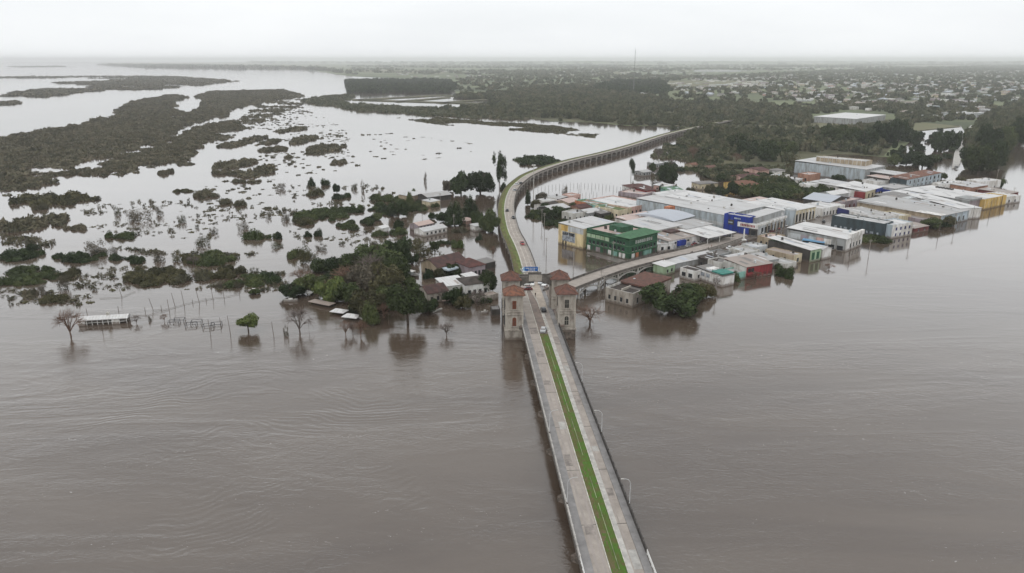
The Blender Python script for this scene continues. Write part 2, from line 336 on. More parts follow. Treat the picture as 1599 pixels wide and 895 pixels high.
sheet('woodland_floor', WOODS_MAIN, 0.5, M['soil'], 'dark wet soil under the woods')
for i, fp in enumerate([[(1040, 127), (1130, 125), (1215, 129), (1190, 136), (1090, 139), (1045, 137)], [(860, 112), (1000, 113), (1000, 119), (850, 118)],
                        [(1430, 100), (1560, 102), (1560, 107), (1440, 106)], [(1190, 98), (1330, 100), (1320, 103), (1200, 103)],
                        [(1392, 196), (1440, 192), (1500, 198), (1470, 201), (1410, 207)], [(560, 108), (700, 111), (690, 116), (560, 113)],
                        [(1277, 190), (1307, 190), (1310, 203), (1275, 200)]]):
    sheet('field', fp, 0.75, M['lawn'], 'open grass field between woods and far town')

# ------------------------------------------------------------------ foliage prototypes (unit size: crown about 2 wide and 1 high or so)
RNG = np.random.default_rng(7)
def shell(lobes, n, leaf, rng, out=0.65, squash=1.0, inner=0.75):
    """n leaf triangles scattered over the shells of ellipsoid lobes (cx,cy,cz,r)"""
    lb = np.array(lobes); w = lb[:, 3] ** 2; w /= w.sum()
    idx = rng.choice(len(lb), n, p=w); d = rng.normal(size=(n, 3)); d /= np.linalg.norm(d, axis=1)[:, None]
    rad = lb[idx, 3] * rng.uniform(inner, 1.1, n)
    c = lb[idx, :3] + d * rad[:, None] * np.array([1, 1, squash])
    nr = d * out + rng.normal(size=(n, 3)) * 0.45; nr /= np.linalg.norm(nr, axis=1)[:, None]
    u = np.cross(nr, rng.normal(size=(n, 3))); u /= np.linalg.norm(u, axis=1)[:, None]; v = np.cross(nr, u)
    s = leaf * rng.uniform(0.6, 1.4, n)[:, None]
    p0 = c + u * s; p1 = c - u * s * 0.6 + v * s * 0.9; p2 = c - u * s * 0.5 - v * s * 0.9
    ver = np.stack([p0, p1, p2], 1).reshape(-1, 3)
    ver[:, 2] = np.maximum(ver[:, 2], -0.02)
    return ver
def blob(c, r, rng, sub=1, squash=1.0):
    """a rough low ball as triangles: the dense inside of a crown"""
    t = (1 + 5 ** 0.5) / 2
    v = np.array([(-1, t, 0), (1, t, 0), (-1, -t, 0), (1, -t, 0), (0, -1, t), (0, 1, t), (0, -1, -t), (0, 1, -t), (t, 0, -1), (t, 0, 1), (-t, 0, -1), (-t, 0, 1)], float)
    f = [(0, 11, 5), (0, 5, 1), (0, 1, 7), (0, 7, 10), (0, 10, 11), (1, 5, 9), (5, 11, 4), (11, 10, 2), (10, 7, 6), (7, 1, 8), (3, 9, 4), (3, 4, 2), (3, 2, 6), (3, 6, 8), (3, 8, 9), (4, 9, 5), (2, 4, 11), (6, 2, 10), (8, 6, 7), (9, 8, 1)]
    tri = np.array([[v[i] for i in q] for q in f])
    for _ in range(sub):
        a, b_, c_ = tri[:, 0], tri[:, 1], tri[:, 2]; ab = (a + b_) / 2; bc = (b_ + c_) / 2; ca = (c_ + a) / 2
        tri = np.concatenate([np.stack(x, 1) for x in ((a, ab, ca), (ab, b_, bc), (ca, bc, c_), (ab, bc, ca))])
    p = tri.reshape(-1, 3); p = p / np.linalg.norm(p, axis=1)[:, None]
    ph = rng.uniform(0, 6, 3); k = 1 + 0.14 * (np.sin(p[:, 0] * 3.1 + ph[0]) + np.sin(p[:, 1] * 3.7 + ph[1]) + np.sin(p[:, 2] * 4.1 + ph[2])) / 1.5
    p = p * k[:, None] * r * np.array([1, 1, squash]) + np.array(c); p[:, 2] = np.maximum(p[:, 2], -0.02); return p
def lobes_round(rng, n, R_=0.70, zc=0.48, zr=0.36, rmin=0.20, rmax=0.46):
    o = []
    for i in range(n):
        a = rng.uniform(0, 6.283); q = R_ * math.sqrt(rng.uniform(0.05, 1)); z = zc + zr * rng.uniform(-1, 1) * (1 - 0.5 * q)
        o.append((q * math.cos(a), q * math.sin(a), z, rng.uniform(rmin, rmax) * (1 - 0.3 * q)))
    return o
def proto(kind, rng, dens=1.0):
    """crown as an array of triangles; z from 0 (base of crown) to about 1, radius about 1"""
    if kind == 'mound':      # low shrub
        lb = [(math.cos(a) * q, math.sin(a) * q, rng.uniform(0.05, 0.45) * (1.1 - q), rng.uniform(0.3, 0.5)) for a, q in [(rng.uniform(0, 6.28), math.sqrt(rng.uniform(0, 0.55))) for _ in range(9)]]
        a = [shell(lb, int(1500 * dens), 0.07 / dens ** 0.42, rng, out=0.5)] + [blob((x, y, z), r * 0.7, rng, 0) for x, y, z, r in lb[:6]]
    elif kind == 'round':    # broad tree crown
        lb = lobes_round(rng, 20 if dens > 0.3 else 9)
        lb = [(x * 0.9, y * 0.9, z * 0.9, r * 0.92) for x, y, z, r in lb]; a = [shell(lb, int(3600 * dens), 0.058 / dens ** 0.42, rng, out=0.5)] + [blob((x, y, z), r * 0.68, rng, 0) for x, y, z, r in lb]
    elif kind == 'conical':  # casuarina-like, pointed tops
        lb = []
        for i in range(7):
            an = rng.uniform(0, 6.28); q = 0.5 * math.sqrt(rng.uniform(0, 1)); hh = rng.uniform(0.75, 1.1)
            for t in np.linspace(0.1, 1, 6): lb.append((q * math.cos(an), q * math.sin(an), hh * t, 0.34 * (1.12 - t) + 0.05))
        a = [shell(lb, int(3200 * dens), 0.052 / dens ** 0.5, rng, squash=1.3, out=0.5)] + [blob((x, y, z), r * 0.6, rng, 0, 1.2) for x, y, z, r in lb[::2]]
    elif kind == 'tall':     # eucalyptus: high airy tufts with gaps
        lb = []
        for i in range(16):
            z = rng.uniform(0.25, 1.0); an = rng.uniform(0, 6.28); q = rng.uniform(0.15, 0.8) * (1.15 - 0.5 * z)
            lb.append((q * math.cos(an), q * math.sin(an), z, rng.uniform(0.13, 0.28)))
        a = [shell(lb, int(2600 * dens), 0.04 / dens ** 0.5, rng, inner=0.3)]
    elif kind == 'twiggy':   # half-bare shrub
        lb = lobes_round(rng, 9, 0.6, 0.4, 0.35, 0.25, 0.42)
        a = [shell(lb, int(1000 * dens), 0.034 / dens ** 0.5, rng, out=0.1, inner=0.2), shell([(0, 0, 0.12, 0.6)], int(200 * dens), 0.05 / dens ** 0.5, rng, squash=0.3)]
    elif kind == 'palm':
        a = []
        for i in range(15):
            an = i * 0.42 * 6.283; el = 0.5 if i % 2 else 0.05; pts = []
            for t in np.linspace(0, 1, 5): pts.append(np.array([math.cos(an) * t, math.sin(an) * t, 0.8 + el * t - 0.9 * t * t * (0.6 + el)]))
            sd = np.array([-math.sin(an), math.cos(an), 0]) * 0.12
            for p, q in zip(pts[:-1], pts[1:]): a += [np.array([p - sd, p + sd, q + sd]), np.array([p - sd, q + sd, q - sd])]
        return np.concatenate(a)
    v = np.concatenate(a); return v
def trimesh(name, v, m, tint=None):
    me = bpy.data.meshes.new(name); n = len(v); me.vertices.add(n); me.vertices.foreach_set('co', np.ascontiguousarray(v, dtype=np.float32).ravel())
    me.loops.add(n); me.loops.foreach_set('vertex_index', np.arange(n, dtype=np.int32))
    me.polygons.add(n // 3); me.polygons.foreach_set('loop_start', np.arange(0, n, 3, dtype=np.int32))
    if tint is not None:
        at = me.attributes.new('tint', 'FLOAT', 'POINT'); at.data.foreach_set('value', tint.astype(np.float32))
    me.materials.append(m); me.update(calc_edges=True); return me
KINDS = ('mound', 'round', 'conical', 'tall', 'twiggy')
PV = {k: [proto(k, np.random.default_rng(100 + 10 * j + i)) for i in range(4)] for j, k in enumerate(KINDS)}
PV['palm'] = [proto('palm', RNG)]
LOW = {k: [proto(k, np.random.default_rng(300 + 10 * j + i), 0.085) for i in range(6)] for j, k in enumerate(KINDS)}
VLOW = {k: [proto(k, np.random.default_rng(500 + 10 * j + i), 0.03) for i in range(5)] for j, k in enumerate(('mound', 'round'))}
for k in VLOW: VLOW[k] = [v[:3 * 45] if k == 'mound' else v[:3 * 100] for v in VLOW[k]]
_cm = {}
def crown_mesh(kind, hue, i):
    key = (kind, hue, i % len(PV[kind]))
    if key not in _cm: _cm[key] = trimesh('crown_' + kind, PV[kind][key[2]], LM[hue])
    return _cm[key]
def trunk_mesh(kind):
    if ('t', kind) not in _cm:
        mb = MB(); rg = random.Random(5)
        if kind == 'tall':
            for k in range(3):
                a = k * 2.1; mb.tube([(0.05 * math.cos(a), 0.05 * math.sin(a), -0.1), (0.12 * math.cos(a), 0.12 * math.sin(a), 0.6), (0.3 * math.cos(a), 0.3 * math.sin(a), 1.2)], 0.035, 6)
        elif kind == 'palm': mb.tube([(0, 0, -0.1), (0.02, 0, 0.6), (0, 0.03, 1.0)], 0.05, 7)
        else:
            mb.bar((0, 0, -0.2), (0.02, 0, 0.55), 0.10, 0.075, 7)
            for k in range(6):
                a = k * 1.05 + 0.3; q = rg.uniform(0.3, 0.55); mb.bar((0.02, 0, 0.42), (q * math.cos(a), q * math.sin(a), rg.uniform(0.9, 1.3)), 0.055, 0.02, 5)
        _cm[('t', kind)] = mb.mesh('trunk', M['bark'])
    return _cm[('t', kind)]
_tn = [0]
PIERC = 0
def tree(px, py, wpx, hpx, kind='round', hue='mid', label=None, cat='tree', group=None, name=None, bole=0.10, z=0.0):
    """a tree or bush whose foot is at photo pixel px,py; width and height in photo pixels"""
    b = P(px, py, z); s = ppm(b); dep = math.atan2(CAM_H, b.y)
    w = wpx / s; h = max(0.5, (hpx / s - (w * 0.5 * math.sin(dep) if kind == 'mound' else w * 0.12 * math.sin(dep))) / math.cos(dep))
    _tn[0] += 1; i = _tn[0]; rz = (i * 2.399) % 6.283
    if kind in ('mound', 'twiggy'):
        o = link(name or ('shrub' if kind == 'mound' else 'twiggy_shrub'), crown_mesh(kind, hue, i), None, (b.x, b.y + w * 0.3, z - 0.05), rz, (w / 2, w / 2, h / (0.8)))
        return tag(o, label, cat, group)
    w *= {'round': 1.22, 'tall': 1.35}.get(kind, 1.0)
    o = empty(name or {'round': 'broadleaf_tree', 'conical': 'conifer_tree', 'tall': 'eucalyptus_tree', 'palm': 'palm_tree'}[kind], (b.x, b.y, z), rz, label, cat, group)
    c0 = h * bole; link('crown', crown_mesh(kind, hue, i), o, (0, 0, c0), 0, (w / 2, w / 2, (h - c0) / 1.18))
    link('trunk', trunk_mesh(kind), o, (0, 0, 0), 0, (w / 2 * 0.6, w / 2 * 0.6, h * 0.55 if kind != 'palm' else h * 0.85))
    return o
def bare_mesh(seed, m, sq=1.0):
    """leafless tree about 1 high and 1 wide: trunk, limbs, boughs and twigs reaching out to a rounded crown"""
    mb = MB(); rg = random.Random(seed); fork = Vector((rg.uniform(-0.03, 0.03), rg.uniform(-0.03, 0.03), 0.16)); cen = Vector((0, 0, 0.50))
    mb.bar((0, 0, -0.15), fork, 0.032, 0.024, 6)
    for i in range(9):
        az = i * 2.399 + rg.uniform(-0.3, 0.3); el = rg.uniform(-0.15, 1.35); d = Vector((math.cos(az) * math.cos(el), math.sin(az) * math.cos(el), math.sin(el) * 0.85))
        p1 = cen + d * 0.26 * sq; md = (fork + p1) / 2 + Vector((0, 0, 0.03)); mb.bar(fork, md, 0.018, 0.014, 4); mb.bar(md, p1, 0.014, 0.010, 4)
        for _ in range(5):
            d2 = (d + Vector((rg.uniform(-1, 1), rg.uniform(-1, 1), rg.uniform(-0.7, 1))) * 0.55).normalized(); p2 = cen + Vector((d2.x, d2.y, d2.z * 0.85)) * rg.uniform(0.34, 0.46) * sq
            mb.bar(md if rg.random() < 0.3 else p1, p2, 0.009, 0.006, 3)
            for _ in range(4):
                d3 = (d2 + Vector((rg.uniform(-1, 1), rg.uniform(-1, 1), rg.uniform(-0.8, 1))) * 0.5).normalized(); p3 = cen + Vector((d3.x, d3.y, d3.z * 0.9)) * rg.uniform(0.44, 0.66) * sq
                mb.bar(p1 + (p2 - p1) * rg.uniform(0.4, 1), p3, 0.0065, 0.004, 3)
    return mb.mesh('bare_branches', m)
BARE = [bare_mesh(i, M['pale_bark'] if i % 2 else M['rusty'], 1.0) for i in range(6)]
def bare(px, py, wpx, hpx, i, label, cat='bare tree', group=None, name='bare_tree'):
    b = P(px, py); s = ppm(b); h = hpx / s / math.cos(math.atan2(CAM_H, b.y)); w = wpx / s
    return tag(link(name, BARE[i % 6], None, (b.x, b.y, 0), (px * 0.7) % 6.28, (w * 1.15, w * 1.15, h * 1.0)), label, cat, group)

def scatter(name, label, poly, n, protos, w, h, hue, seed, z=0.3, holes=(), kind='stuff', clump=0.0, group=None, cat=None, px=True, sink=0.0, wob=0.0, gaps=0.0):
    """one mass of n low plants inside a polygon, as real merged geometry"""
    rng = np.random.default_rng(seed); pl = wpoly(poly) if px else poly; hs = [wpoly(q) if px else q for q in holes]
    a = np.array(pl); x0, y0 = a.min(0); x1, y1 = a.max(0); xs = []; ys = []; tot = 0; guard = 0
    while tot < n and guard < 200:
        guard += 1
        x = rng.uniform(x0, x1, n * 3); y = rng.uniform(y0, y1, n * 3); A_ = wob * (w[0] + w[1]); ok = inside(pl, x + A_ * (np.sin(y * 0.9 / A_ + 1) + 0.7 * np.sin(x * 1.7 / A_ + 2.1 * np.sin(y * 0.6 / A_))), y + A_ * (np.sin(x * 0.8 / A_ + 2) + 0.7 * np.sin(y * 1.3 / A_ + 1.7 * np.sin(x * 0.7 / A_)))) if wob else inside(pl, x, y)
        if gaps:
            L_ = 3.0 * (w[0] + w[1]); g_ = np.sin(x / L_ * 1.1 + 1.9 * np.sin(y / L_ * 0.7)) + np.sin(y / L_ * 1.3 + 2.2 * np.sin(x / L_ * 0.8 + 1)) + 0.6 * np.sin(x / L_ * 3.1 + y / L_ * 2.3); ok &= g_ + rng.uniform(-0.3, 0.3, len(x)) > -2.0 + gaps
        for q in hs: ok &= ~inside(q, x, y)
        if clump:
            f = np.sin(x * clump * 0.9 + 1.3 * np.sin(y * clump * 0.7)) + np.sin(y * clump + 1.7 * np.sin(x * clump * 0.6 + 2)); ok &= f + rng.uniform(-0.7, 0.7, len(x)) > -0.2
        xs.append(x[ok]); ys.append(y[ok]); tot += ok.sum()
    x = np.concatenate(xs)[:n]; y = np.concatenate(ys)[:n]; n = len(x)
    if n == 0: return None
    ww = rng.uniform(w[0], w[1], n) / 2; hh = rng.uniform(h[0], h[1], n) * (0.7 + 0.3 * ww / (w[1] / 2)) * (1 + 0.28 * np.sin(x * 0.031 + 2 * np.sin(y * 0.017)) * np.sin(y * 0.023 + 1.5 * np.sin(x * 0.02))); th = rng.uniform(0, 6.283, n); ti = rng.uniform(0, 1, n)
    pid = rng.integers(0, len(protos), n); V = []; T = []
    for i, pv in enumerate(protos):
        s = np.where(pid == i)[0]
        if not len(s): continue
        c, sn = np.cos(th[s])[:, None], np.sin(th[s])[:, None]; W_ = ww[s][:, None]
        X = (pv[:, 0] * c - pv[:, 1] * sn) * W_ + x[s][:, None]; Y = (pv[:, 0] * sn + pv[:, 1] * c) * W_ + y[s][:, None]
        Z = pv[:, 2] * hh[s][:, None] + z - sink
        V.append(np.stack([X, Y, Z], 2).reshape(-1, 3)); T.append(np.repeat(ti[s], len(pv)))
    o = link(name, trimesh(name, np.concatenate(V), LS[hue], np.concatenate(T)))
    return tag(o, label, cat, group, kind)

# ------------------------------------------------------------------ the long bridge
DZ = 5.0
def frames(path):
    """(point, right vector) along a polyline of (x, y, z)"""
    o = []; n = len(path)
    for i, p in enumerate(path):
        a = Vector(path[max(0, i - 1)]); b = Vector(path[min(n - 1, i + 1)]); d = (b - a); d.z = 0; d.normalize()
        o.append((Vector(p), Vector((d.y, -d.x, 0))))
    return o
def strip(mb, path, l0, l1, z0, z1, mi=0, closed=True):
    """a slab between lateral offsets l0..l1 and heights z0..z1 (relative to the path) swept along it"""
    fr = frames(path); rings = []
    for p, r in fr:
        rings.append([p + r * l0 + Vector((0, 0, z0)), p + r * l1 + Vector((0, 0, z0)), p + r * l1 + Vector((0, 0, z1)), p + r * l0 + Vector((0, 0, z1))])
    for a, b in zip(rings[:-1], rings[1:]):
        for i in range(4):
            j = (i + 1) % 4; mb.poly([a[i], b[i], b[j], a[j]][::-1], mi)
    mb.poly(rings[0], mi); mb.poly(rings[-1][::-1], mi)
def resample(path, step):
    out_ = []; carry = 0.0
    for a, b in zip(path[:-1], path[1:]):
        a = Vector(a); b = Vector(b); d = (b - a).length; t = carry
        while t < d: out_.append(tuple(a + (b - a) * (t / d))); t += step
        carry = t - d
    out_.append(tuple(path[-1])); return out_
def spline(pts, k=6):
    o = []; q = [Vector(p) for p in pts]; q = [q[0] * 2 - q[1]] + q + [q[-1] * 2 - q[-2]]
    for i in range(1, len(q) - 2):
        for j in range(k):
            t = j / k; a, b, c, d = q[i - 1:i + 3]
            o.append(tuple(0.5 * ((2 * b) + (c - a) * t + (2 * a - 5 * b + 4 * c - d) * t * t + (3 * b - a - 3 * c + d) * t ** 3)))
    o.append(tuple(q[-2])); return o
def cx(y): return 18.935 - 0.072 * (y - 109.5)
def arch_span(a, b, lat, drop, m, parent, thick=0.7, rib=0.45, cols=3):
    """one arched span between deck points a and b: ribs under both edges, spandrel posts"""
    a = Vector(a); b = Vector(b); d = b - a; ln = d.length; d = d / ln; r = Vector((d.y, -d.x, 0)); n = 10
    def zz(t, top): return (top - (1 - (1 - (2 * t - 1) ** 2)) * drop)
    for s in lat:
        o = r * s; pr = None; mb = MB()
        for k in range(n + 1):
            t = k / n; c = a + d * (ln * t) + o; z = a.z + (b.z - a.z) * t - 1.25; zt = zz(t, z); zb = zt - thick
            ring = [c + r * -rib / 2, c + r * rib / 2]
            q = [Vector((ring[0].x, ring[0].y, zb)), Vector((ring[1].x, ring[1].y, zb)), Vector((ring[1].x, ring[1].y, zt)), Vector((ring[0].x, ring[0].y, zt))]
            if pr:
                for i in range(4): mb.poly([pr[i], q[i], q[(i + 1) % 4], pr[(i + 1) % 4]][::-1])
            pr = q
        for k in range(1, cols * 2 + 1):
            t = k / (cols * 2 + 1); c = a + d * (ln * t) + o; z = a.z + (b.z - a.z) * t; zt = zz(t, z - 1.25)
            if z - 1.0 - zt > 0.5: mb.bar((c.x, c.y, zt - 0.1), (c.x, c.y, z - 0.9), 0.16, 0.16, 4)
        rel(mb.build('arch', m, parent), parent)
def pier(p, r, half, zt, m, parent, w=1.1, nose=True):
    mb = MB(); p = Vector(p); d = Vector((-r.y, r.x, 0))
    pts = [p + r * half + d * w / 2, p - r * half + d * w / 2] + ([p - r * (half + w * 0.7)] if nose else []) + [p - r * half - d * w / 2, p + r * half - d * w / 2] + ([p + r * (half + w * 0.7)] if nose else [])
    lo = [(q.x, q.y, -2) for q in pts]; hi = [(q.x, q.y, zt) for q in pts]
    mb.poly(hi)
    for i in range(len(pts)): j = (i + 1) % len(pts); mb.poly([lo[i], lo[j], hi[j], hi[i]])
    return mb.build('pier', m, parent)

bridge = empty('road_bridge', (cx(150), 150, 0), 0, 'long straight concrete bridge with a green grass strip along its middle', 'bridge')
def rel(o, root):   # geometry is written in world metres: shift it under its root
    o.location = -root.location; return o
MP = [(cx(y), y, DZ) for y in (-60, 100, 170, 236, 290)]
def bpart(name, m, items, root=bridge, path=MP):
    mb = MB()
    for it in items: strip(mb, path, *it)
    return rel(mb.build(name, m, root), root)
bpart('deck', M['dark_concrete'], [(-6.4, 6.4, -1.3, -0.02)])
bpart('walkway', M['grey_deck'], [(-6.15, -4.35, 0, 0.16)]); bpart('walkway', M['grey_deck'], [(4.62, 6.1, 0, 0.16)])
bpart('carriageway', M['pink_deck'], [(-4.35, -1.42, -0.01, 0.03)]); bpart('carriageway', M['pink_deck'], [(2.75, 4.6, -0.01, 0.03)])
bpart('kerb', M['kerb'], [(-1.42, -1.25, 0, 0.17)]); bpart('kerb', M['kerb'], [(1.62, 1.76, 0, 0.17)])
bpart('light_strip', M['pale_concrete'], [(1.76, 2.75, -0.01, 0.06)])
MPg = [(cx(y), y, DZ) for y in (-60, 100, 170, 228.5)]; MPs = [(cx(y), y, DZ) for y in (228.5, 290)]
# grass strip with a slightly ragged top
def grass_strip(path, l0, l1, z, m, root, seed, step=1.5, nl=6):
    rg = random.Random(seed); mb = MB(); fr = frames(resample(path, step)); rows = []
    for p, r in fr: rows.append([p + r * (l0 + (l1 - l0) * k / nl) + Vector((0, 0, z + (rg.uniform(0, 0.16) if 0 < k < nl else 0.02))) + r * (rg.uniform(-0.16, 0.2) if k == nl and l0 == -1.25 else 0) for k in range(nl + 1)])
    for a, b in zip(rows[:-1], rows[1:]):
        for k in range(nl): mb.poly([a[k], a[k + 1], b[k + 1], b[k]], 1 if (k < 3 and rg.random() < 0.8) or rg.random() < 0.08 else 0)
    return rel(mb.build('grass_strip', [m, M['worn_grass']], root), root)
grass_strip(MPg, -1.25, 1.62, 0.08, M['grass'], bridge, 4, 0.8, 9)
rp = MB(); M['rail_strip'] = mat('old track edge', (0.26, 0.30, 0.17), 0.9, 0.35, 0.25)
for y0, y1 in ((100, 109), (110.5, 131), (133, 141), (150, 168), (172, 196), (199, 220)):
    rp = MB(); strip(rp, [(cx(y), y, DZ) for y in (y0, (y0 + y1) / 2, y1)], 0.22, 0.34, 0.1, 0.27); rel(rp.build('old_rail', M['rail_strip'], bridge), bridge)
bpart('track_paving', M['red_deck'], [(-1.25, 1.62, 0, 0.05)], path=MPs)
mb = MB(); q_ = [P(px, py, 5.07) for px, py in ((845, 487), (851, 486), (853, 470), (857, 440), (826, 439), (829, 452), (838, 470))]; mb.poly([(v.x, v.y, 5.07) for v in q_]); rel(mb.build('plaza_paving', M['beige_deck'], bridge), bridge)
mb = MB(); mb.tube([tuple(P(px, py, 5.1)) for px, py in ((828, 452), (838, 470), (845, 487), (851, 503), (857, 520))], 0.11, 4); rel(mb.build('kerb', M['kerb'], bridge), bridge)
M['track'] = mat('dark worn wheel track', (0.28, 0.25, 0.225), 0.85, 0.3, 0.3, 0.0, col2=(0.33, 0.29, 0.265), thr=(0.4, 0.65), detail=9)
bpart('wheel_track', M['track'], [(-3.75, -3.25, 0.03, 0.034)], path=MPg); bpart('wheel_track', M['track'], [(-2.35, -1.9, 0.03, 0.034)], path=MPg); bpart('wheel_track', M['track'], [(3.05, 3.35, 0.03, 0.034)], path=MPg)
for y in range(64, 236, 20):
    for l0, l1 in ((-6.15, -1.42), (2.75, 6.1)): bpart('expansion_joint', M['dark_concrete'], [(l0, l1, 0.0, 0.172 if False else 0.038)], path=[(cx(q), q, DZ) for q in (y, y + 0.1, y + 0.22)])
_rg = random.Random(77); M['patch'] = mat('pale repair patch', (0.40, 0.385, 0.36), 0.85, 0.2, 0.6, detail=8); M['dark_patch'] = mat('dark repair patch', (0.29, 0.255, 0.23), 0.85, 0.3, 0.6, detail=8)
for y, l0, l1, ln, m_ in [(110.5, 3.0, 4.5, 5.5, 'patch'), (121, -3.9, -2.0, 3.2, 'dark_patch'), (133, 2.9, 4.3, 3.6, 'dark_patch'), (146, -4.2, -2.6, 5.0, 'dark_patch'), (152, 3.0, 4.4, 2.4, 'patch'), (163, -3.2, -1.6, 4.0, 'patch'), (176, 2.9, 4.5, 6.0, 'dark_patch'), (189, -4.2, -2.2, 3.0, 'dark_patch'), (198, 3.1, 4.4, 4.0, 'patch'), (209, -3.9, -1.8, 5.0, 'dark_patch'), (219, 2.9, 4.5, 7.0, 'dark_patch'), (229, -4.0, -1.6, 6, 'dark_patch'), (246, 2.0, 4.2, 5, 'dark_patch')]:
    bpart('road_patch', M[m_], [(l0, l1, 0.036, 0.042)], path=[(cx(q), q, DZ) for q in (y, y + ln / 2, y + ln)])
# parapets: solid wall with posts, white pipe rails near the camera
def parapet(path, lat, h, m, root, post=3.0, name='parapet', gap=0.0):
    mb = MB(); strip(mb, path, lat - 0.11, lat + 0.11, 0, 0.32); strip(mb, path, lat - 0.12, lat + 0.12, h - 0.14, h)
    strip(mb, path, lat - 0.05, lat + 0.05, 0.32, h - 0.14)
    for p, r in frames(resample(path, post)): q = p + r * lat; mb.box(q.x - 0.17, q.x + 0.17, q.y - 0.17, q.y + 0.17, q.z, q.z + h + 0.1)
    return rel(mb.build(name, m, root), root)
seg = lambda a, b: [(cx(y), y, DZ) for y in (a, (a + b) / 2, b)]
parapet(seg(114, 236), -6.28, 0.9, M['pale_concrete'], bridge); M['dark_parapet'] = mat('dark parapet concrete', (0.075, 0.068, 0.062), 0.9, 0.3, 0.6); parapet(seg(115, 236), 6.25, 1.05, M['dark_parapet'], bridge)  # right parapet has a darker concrete tone than the left one
def piperail(path, lat, m, root):
    mb = MB()
    for z in (0.45, 0.8, 1.1): strip(mb, path, lat - 0.04, lat + 0.04, z - 0.04, z + 0.04)
    for p, r in frames(resample(path, 1.6)): q = p + r * lat; mb.bar(q, (q.x, q.y, q.z + 1.15), 0.05, 0.05, 5)
    return rel(mb.build('railing', m, root), root)
piperail(seg(60, 113.5), -6.28, M['white_paint'], bridge); piperail(seg(60, 114.5), 6.25, M['white_paint'], bridge)
ys = list(range(60, 240, 20))
for y0, y1 in zip(ys[:-1], ys[1:]):
    arch_span((cx(y0), y0, DZ), (cx(y1), y1, DZ), (-5.2, 0, 5.2), 2.5, M['dark_concrete'], bridge, 0.9, 0.9)
for y in ys: rel(pier((cx(y), y, 0), Vector((1, 0.072, 0)).normalized(), 5.4, 1.4, M['stone'], bridge, 2.2), bridge)
rel(pier((cx(262), 262, 0), Vector((1, 0.072, 0)), 6.3, DZ - 1.32, M['stone'], bridge, 52, False), bridge)
pl = MB(); pl.box(2.4, 14.4, 236.2, 288, DZ - 1.2, DZ - 0.03)
rel(pl.build('plaza_slab', M['dark_concrete'], bridge), bridge)
wk = MB(); strip(wk, [(cx(y), y, DZ) for y in (236, 262, 290)], 6.4, 8.0, -0.5, 0.1); strip(wk, [(cx(y), y, DZ) for y in (236, 262, 290)], -7.0, -6.4, -0.5, 0.1)
rel(wk.build('side_walk', M['red_deck'], bridge), bridge)

# ------------------------------------------------------------------ curved viaduct to the far bank
V0 = [(6.3, 290, 7), (4.6, 320, 7), (2.3, 346, 7), (-0.6, 372, 7), (-2.4, 402, 7), (-3.3, 430, 7), (-3.1, 456, 7), (-2.0, 481, 7), (0.3, 508, 7), (5.0, 536, 7), (12, 566, 7), (24, 598, 7),
      (41, 634, 7), (61, 668, 7), (84, 703, 7), (125, 775, 7), (178, 880, 7), (238, 985, 6.5), (300, 1092, 5), (360, 1190, 3)]
V0 = [(x * (92 - min(z, 5)) / (92 - z), y * (92 - min(z, 5)) / (92 - z), min(z, 5)) for x, y, z in V0]; VP = spline(V0, 4)
via = empty('curved_viaduct', (0, 430, 0), 0, 'curving two lane viaduct with a grass verge on its outer side', 'bridge')
def vpart(name, m, items): return bpart(name, m, items, via, VP)
vpart('deck', M['concrete'], [(-5.2, 4.9, -1.1, -0.02)])
vpart('carriageway', M['pink_deck'], [(-0.9, 4.3, -0.01, 0.03)]); vpart('kerb', M['kerb'], [(-1.35, -0.9, 0, 0.16)]); vpart('kerb', M['pale_concrete'], [(4.3, 4.62, 0, 0.16)])
M['centre_line'] = mat('worn pale wheel track', (0.50, 0.45, 0.39), 0.85, 0.25, 0.3)
vpart('lane_stripe', M['centre_line'], [(0.75, 1.1, 0.03, 0.036), (2.7, 2.95, 0.03, 0.036)])
grass_strip(VP, -5.1, -1.35, 0.05, M['grass2'], via, 9, 3.0, 5)
parapet(VP, 4.75, 0.8, M['dark_concrete'], via, 4.0); 
lp = MB(); strip(lp, VP, -5.25, -5.1, -0.6, 0.35); rel(lp.build('edge_beam', M['dark_concrete'], via), via)
VR = resample(VP, 11.5)
vf = frames(VR)
# piers past the point where the embankment ends
for (p, r), (q, r2) in list(zip(vf[:-1], vf[1:])):
    if p.y < 300: continue
    if len([c for c in via.children if c.name.startswith('pier')]) >= 72: break
    mb = MB(); d = (q - p).normalized(); a = p - r * 4.4; b = p + r * 4.4
    def quad(f0, z0, f1, z1):
        A = [(a + d * f0 * k, z0) for k in (-1, 1)] + [(b + d * f0 * k, z0) for k in (1, -1)]; B = [(a + d * f1 * k, z1) for k in (-1, 1)] + [(b + d * f1 * k, z1) for k in (1, -1)]
        A = [(v.x, v.y, z) for v, z in A]; B = [(v.x, v.y, z) for v, z in B]
        for i in range(4): j = (i + 1) % 4; mb.poly([A[i], A[j], B[j], B[i]][::-1])
    zt = p.z - 1.12; quad(0.6, -2, 0.55, min(1.2, zt - 0.4)); quad(0.55, min(1.2, zt - 0.4), 1.2, zt * 0.62 + 0.2) if zt > 2 else None; quad(1.2, zt * 0.62 + 0.2, 3.2, zt) if zt > 2 else None
    rel(mb.build('pier', M['concrete'], via), via)
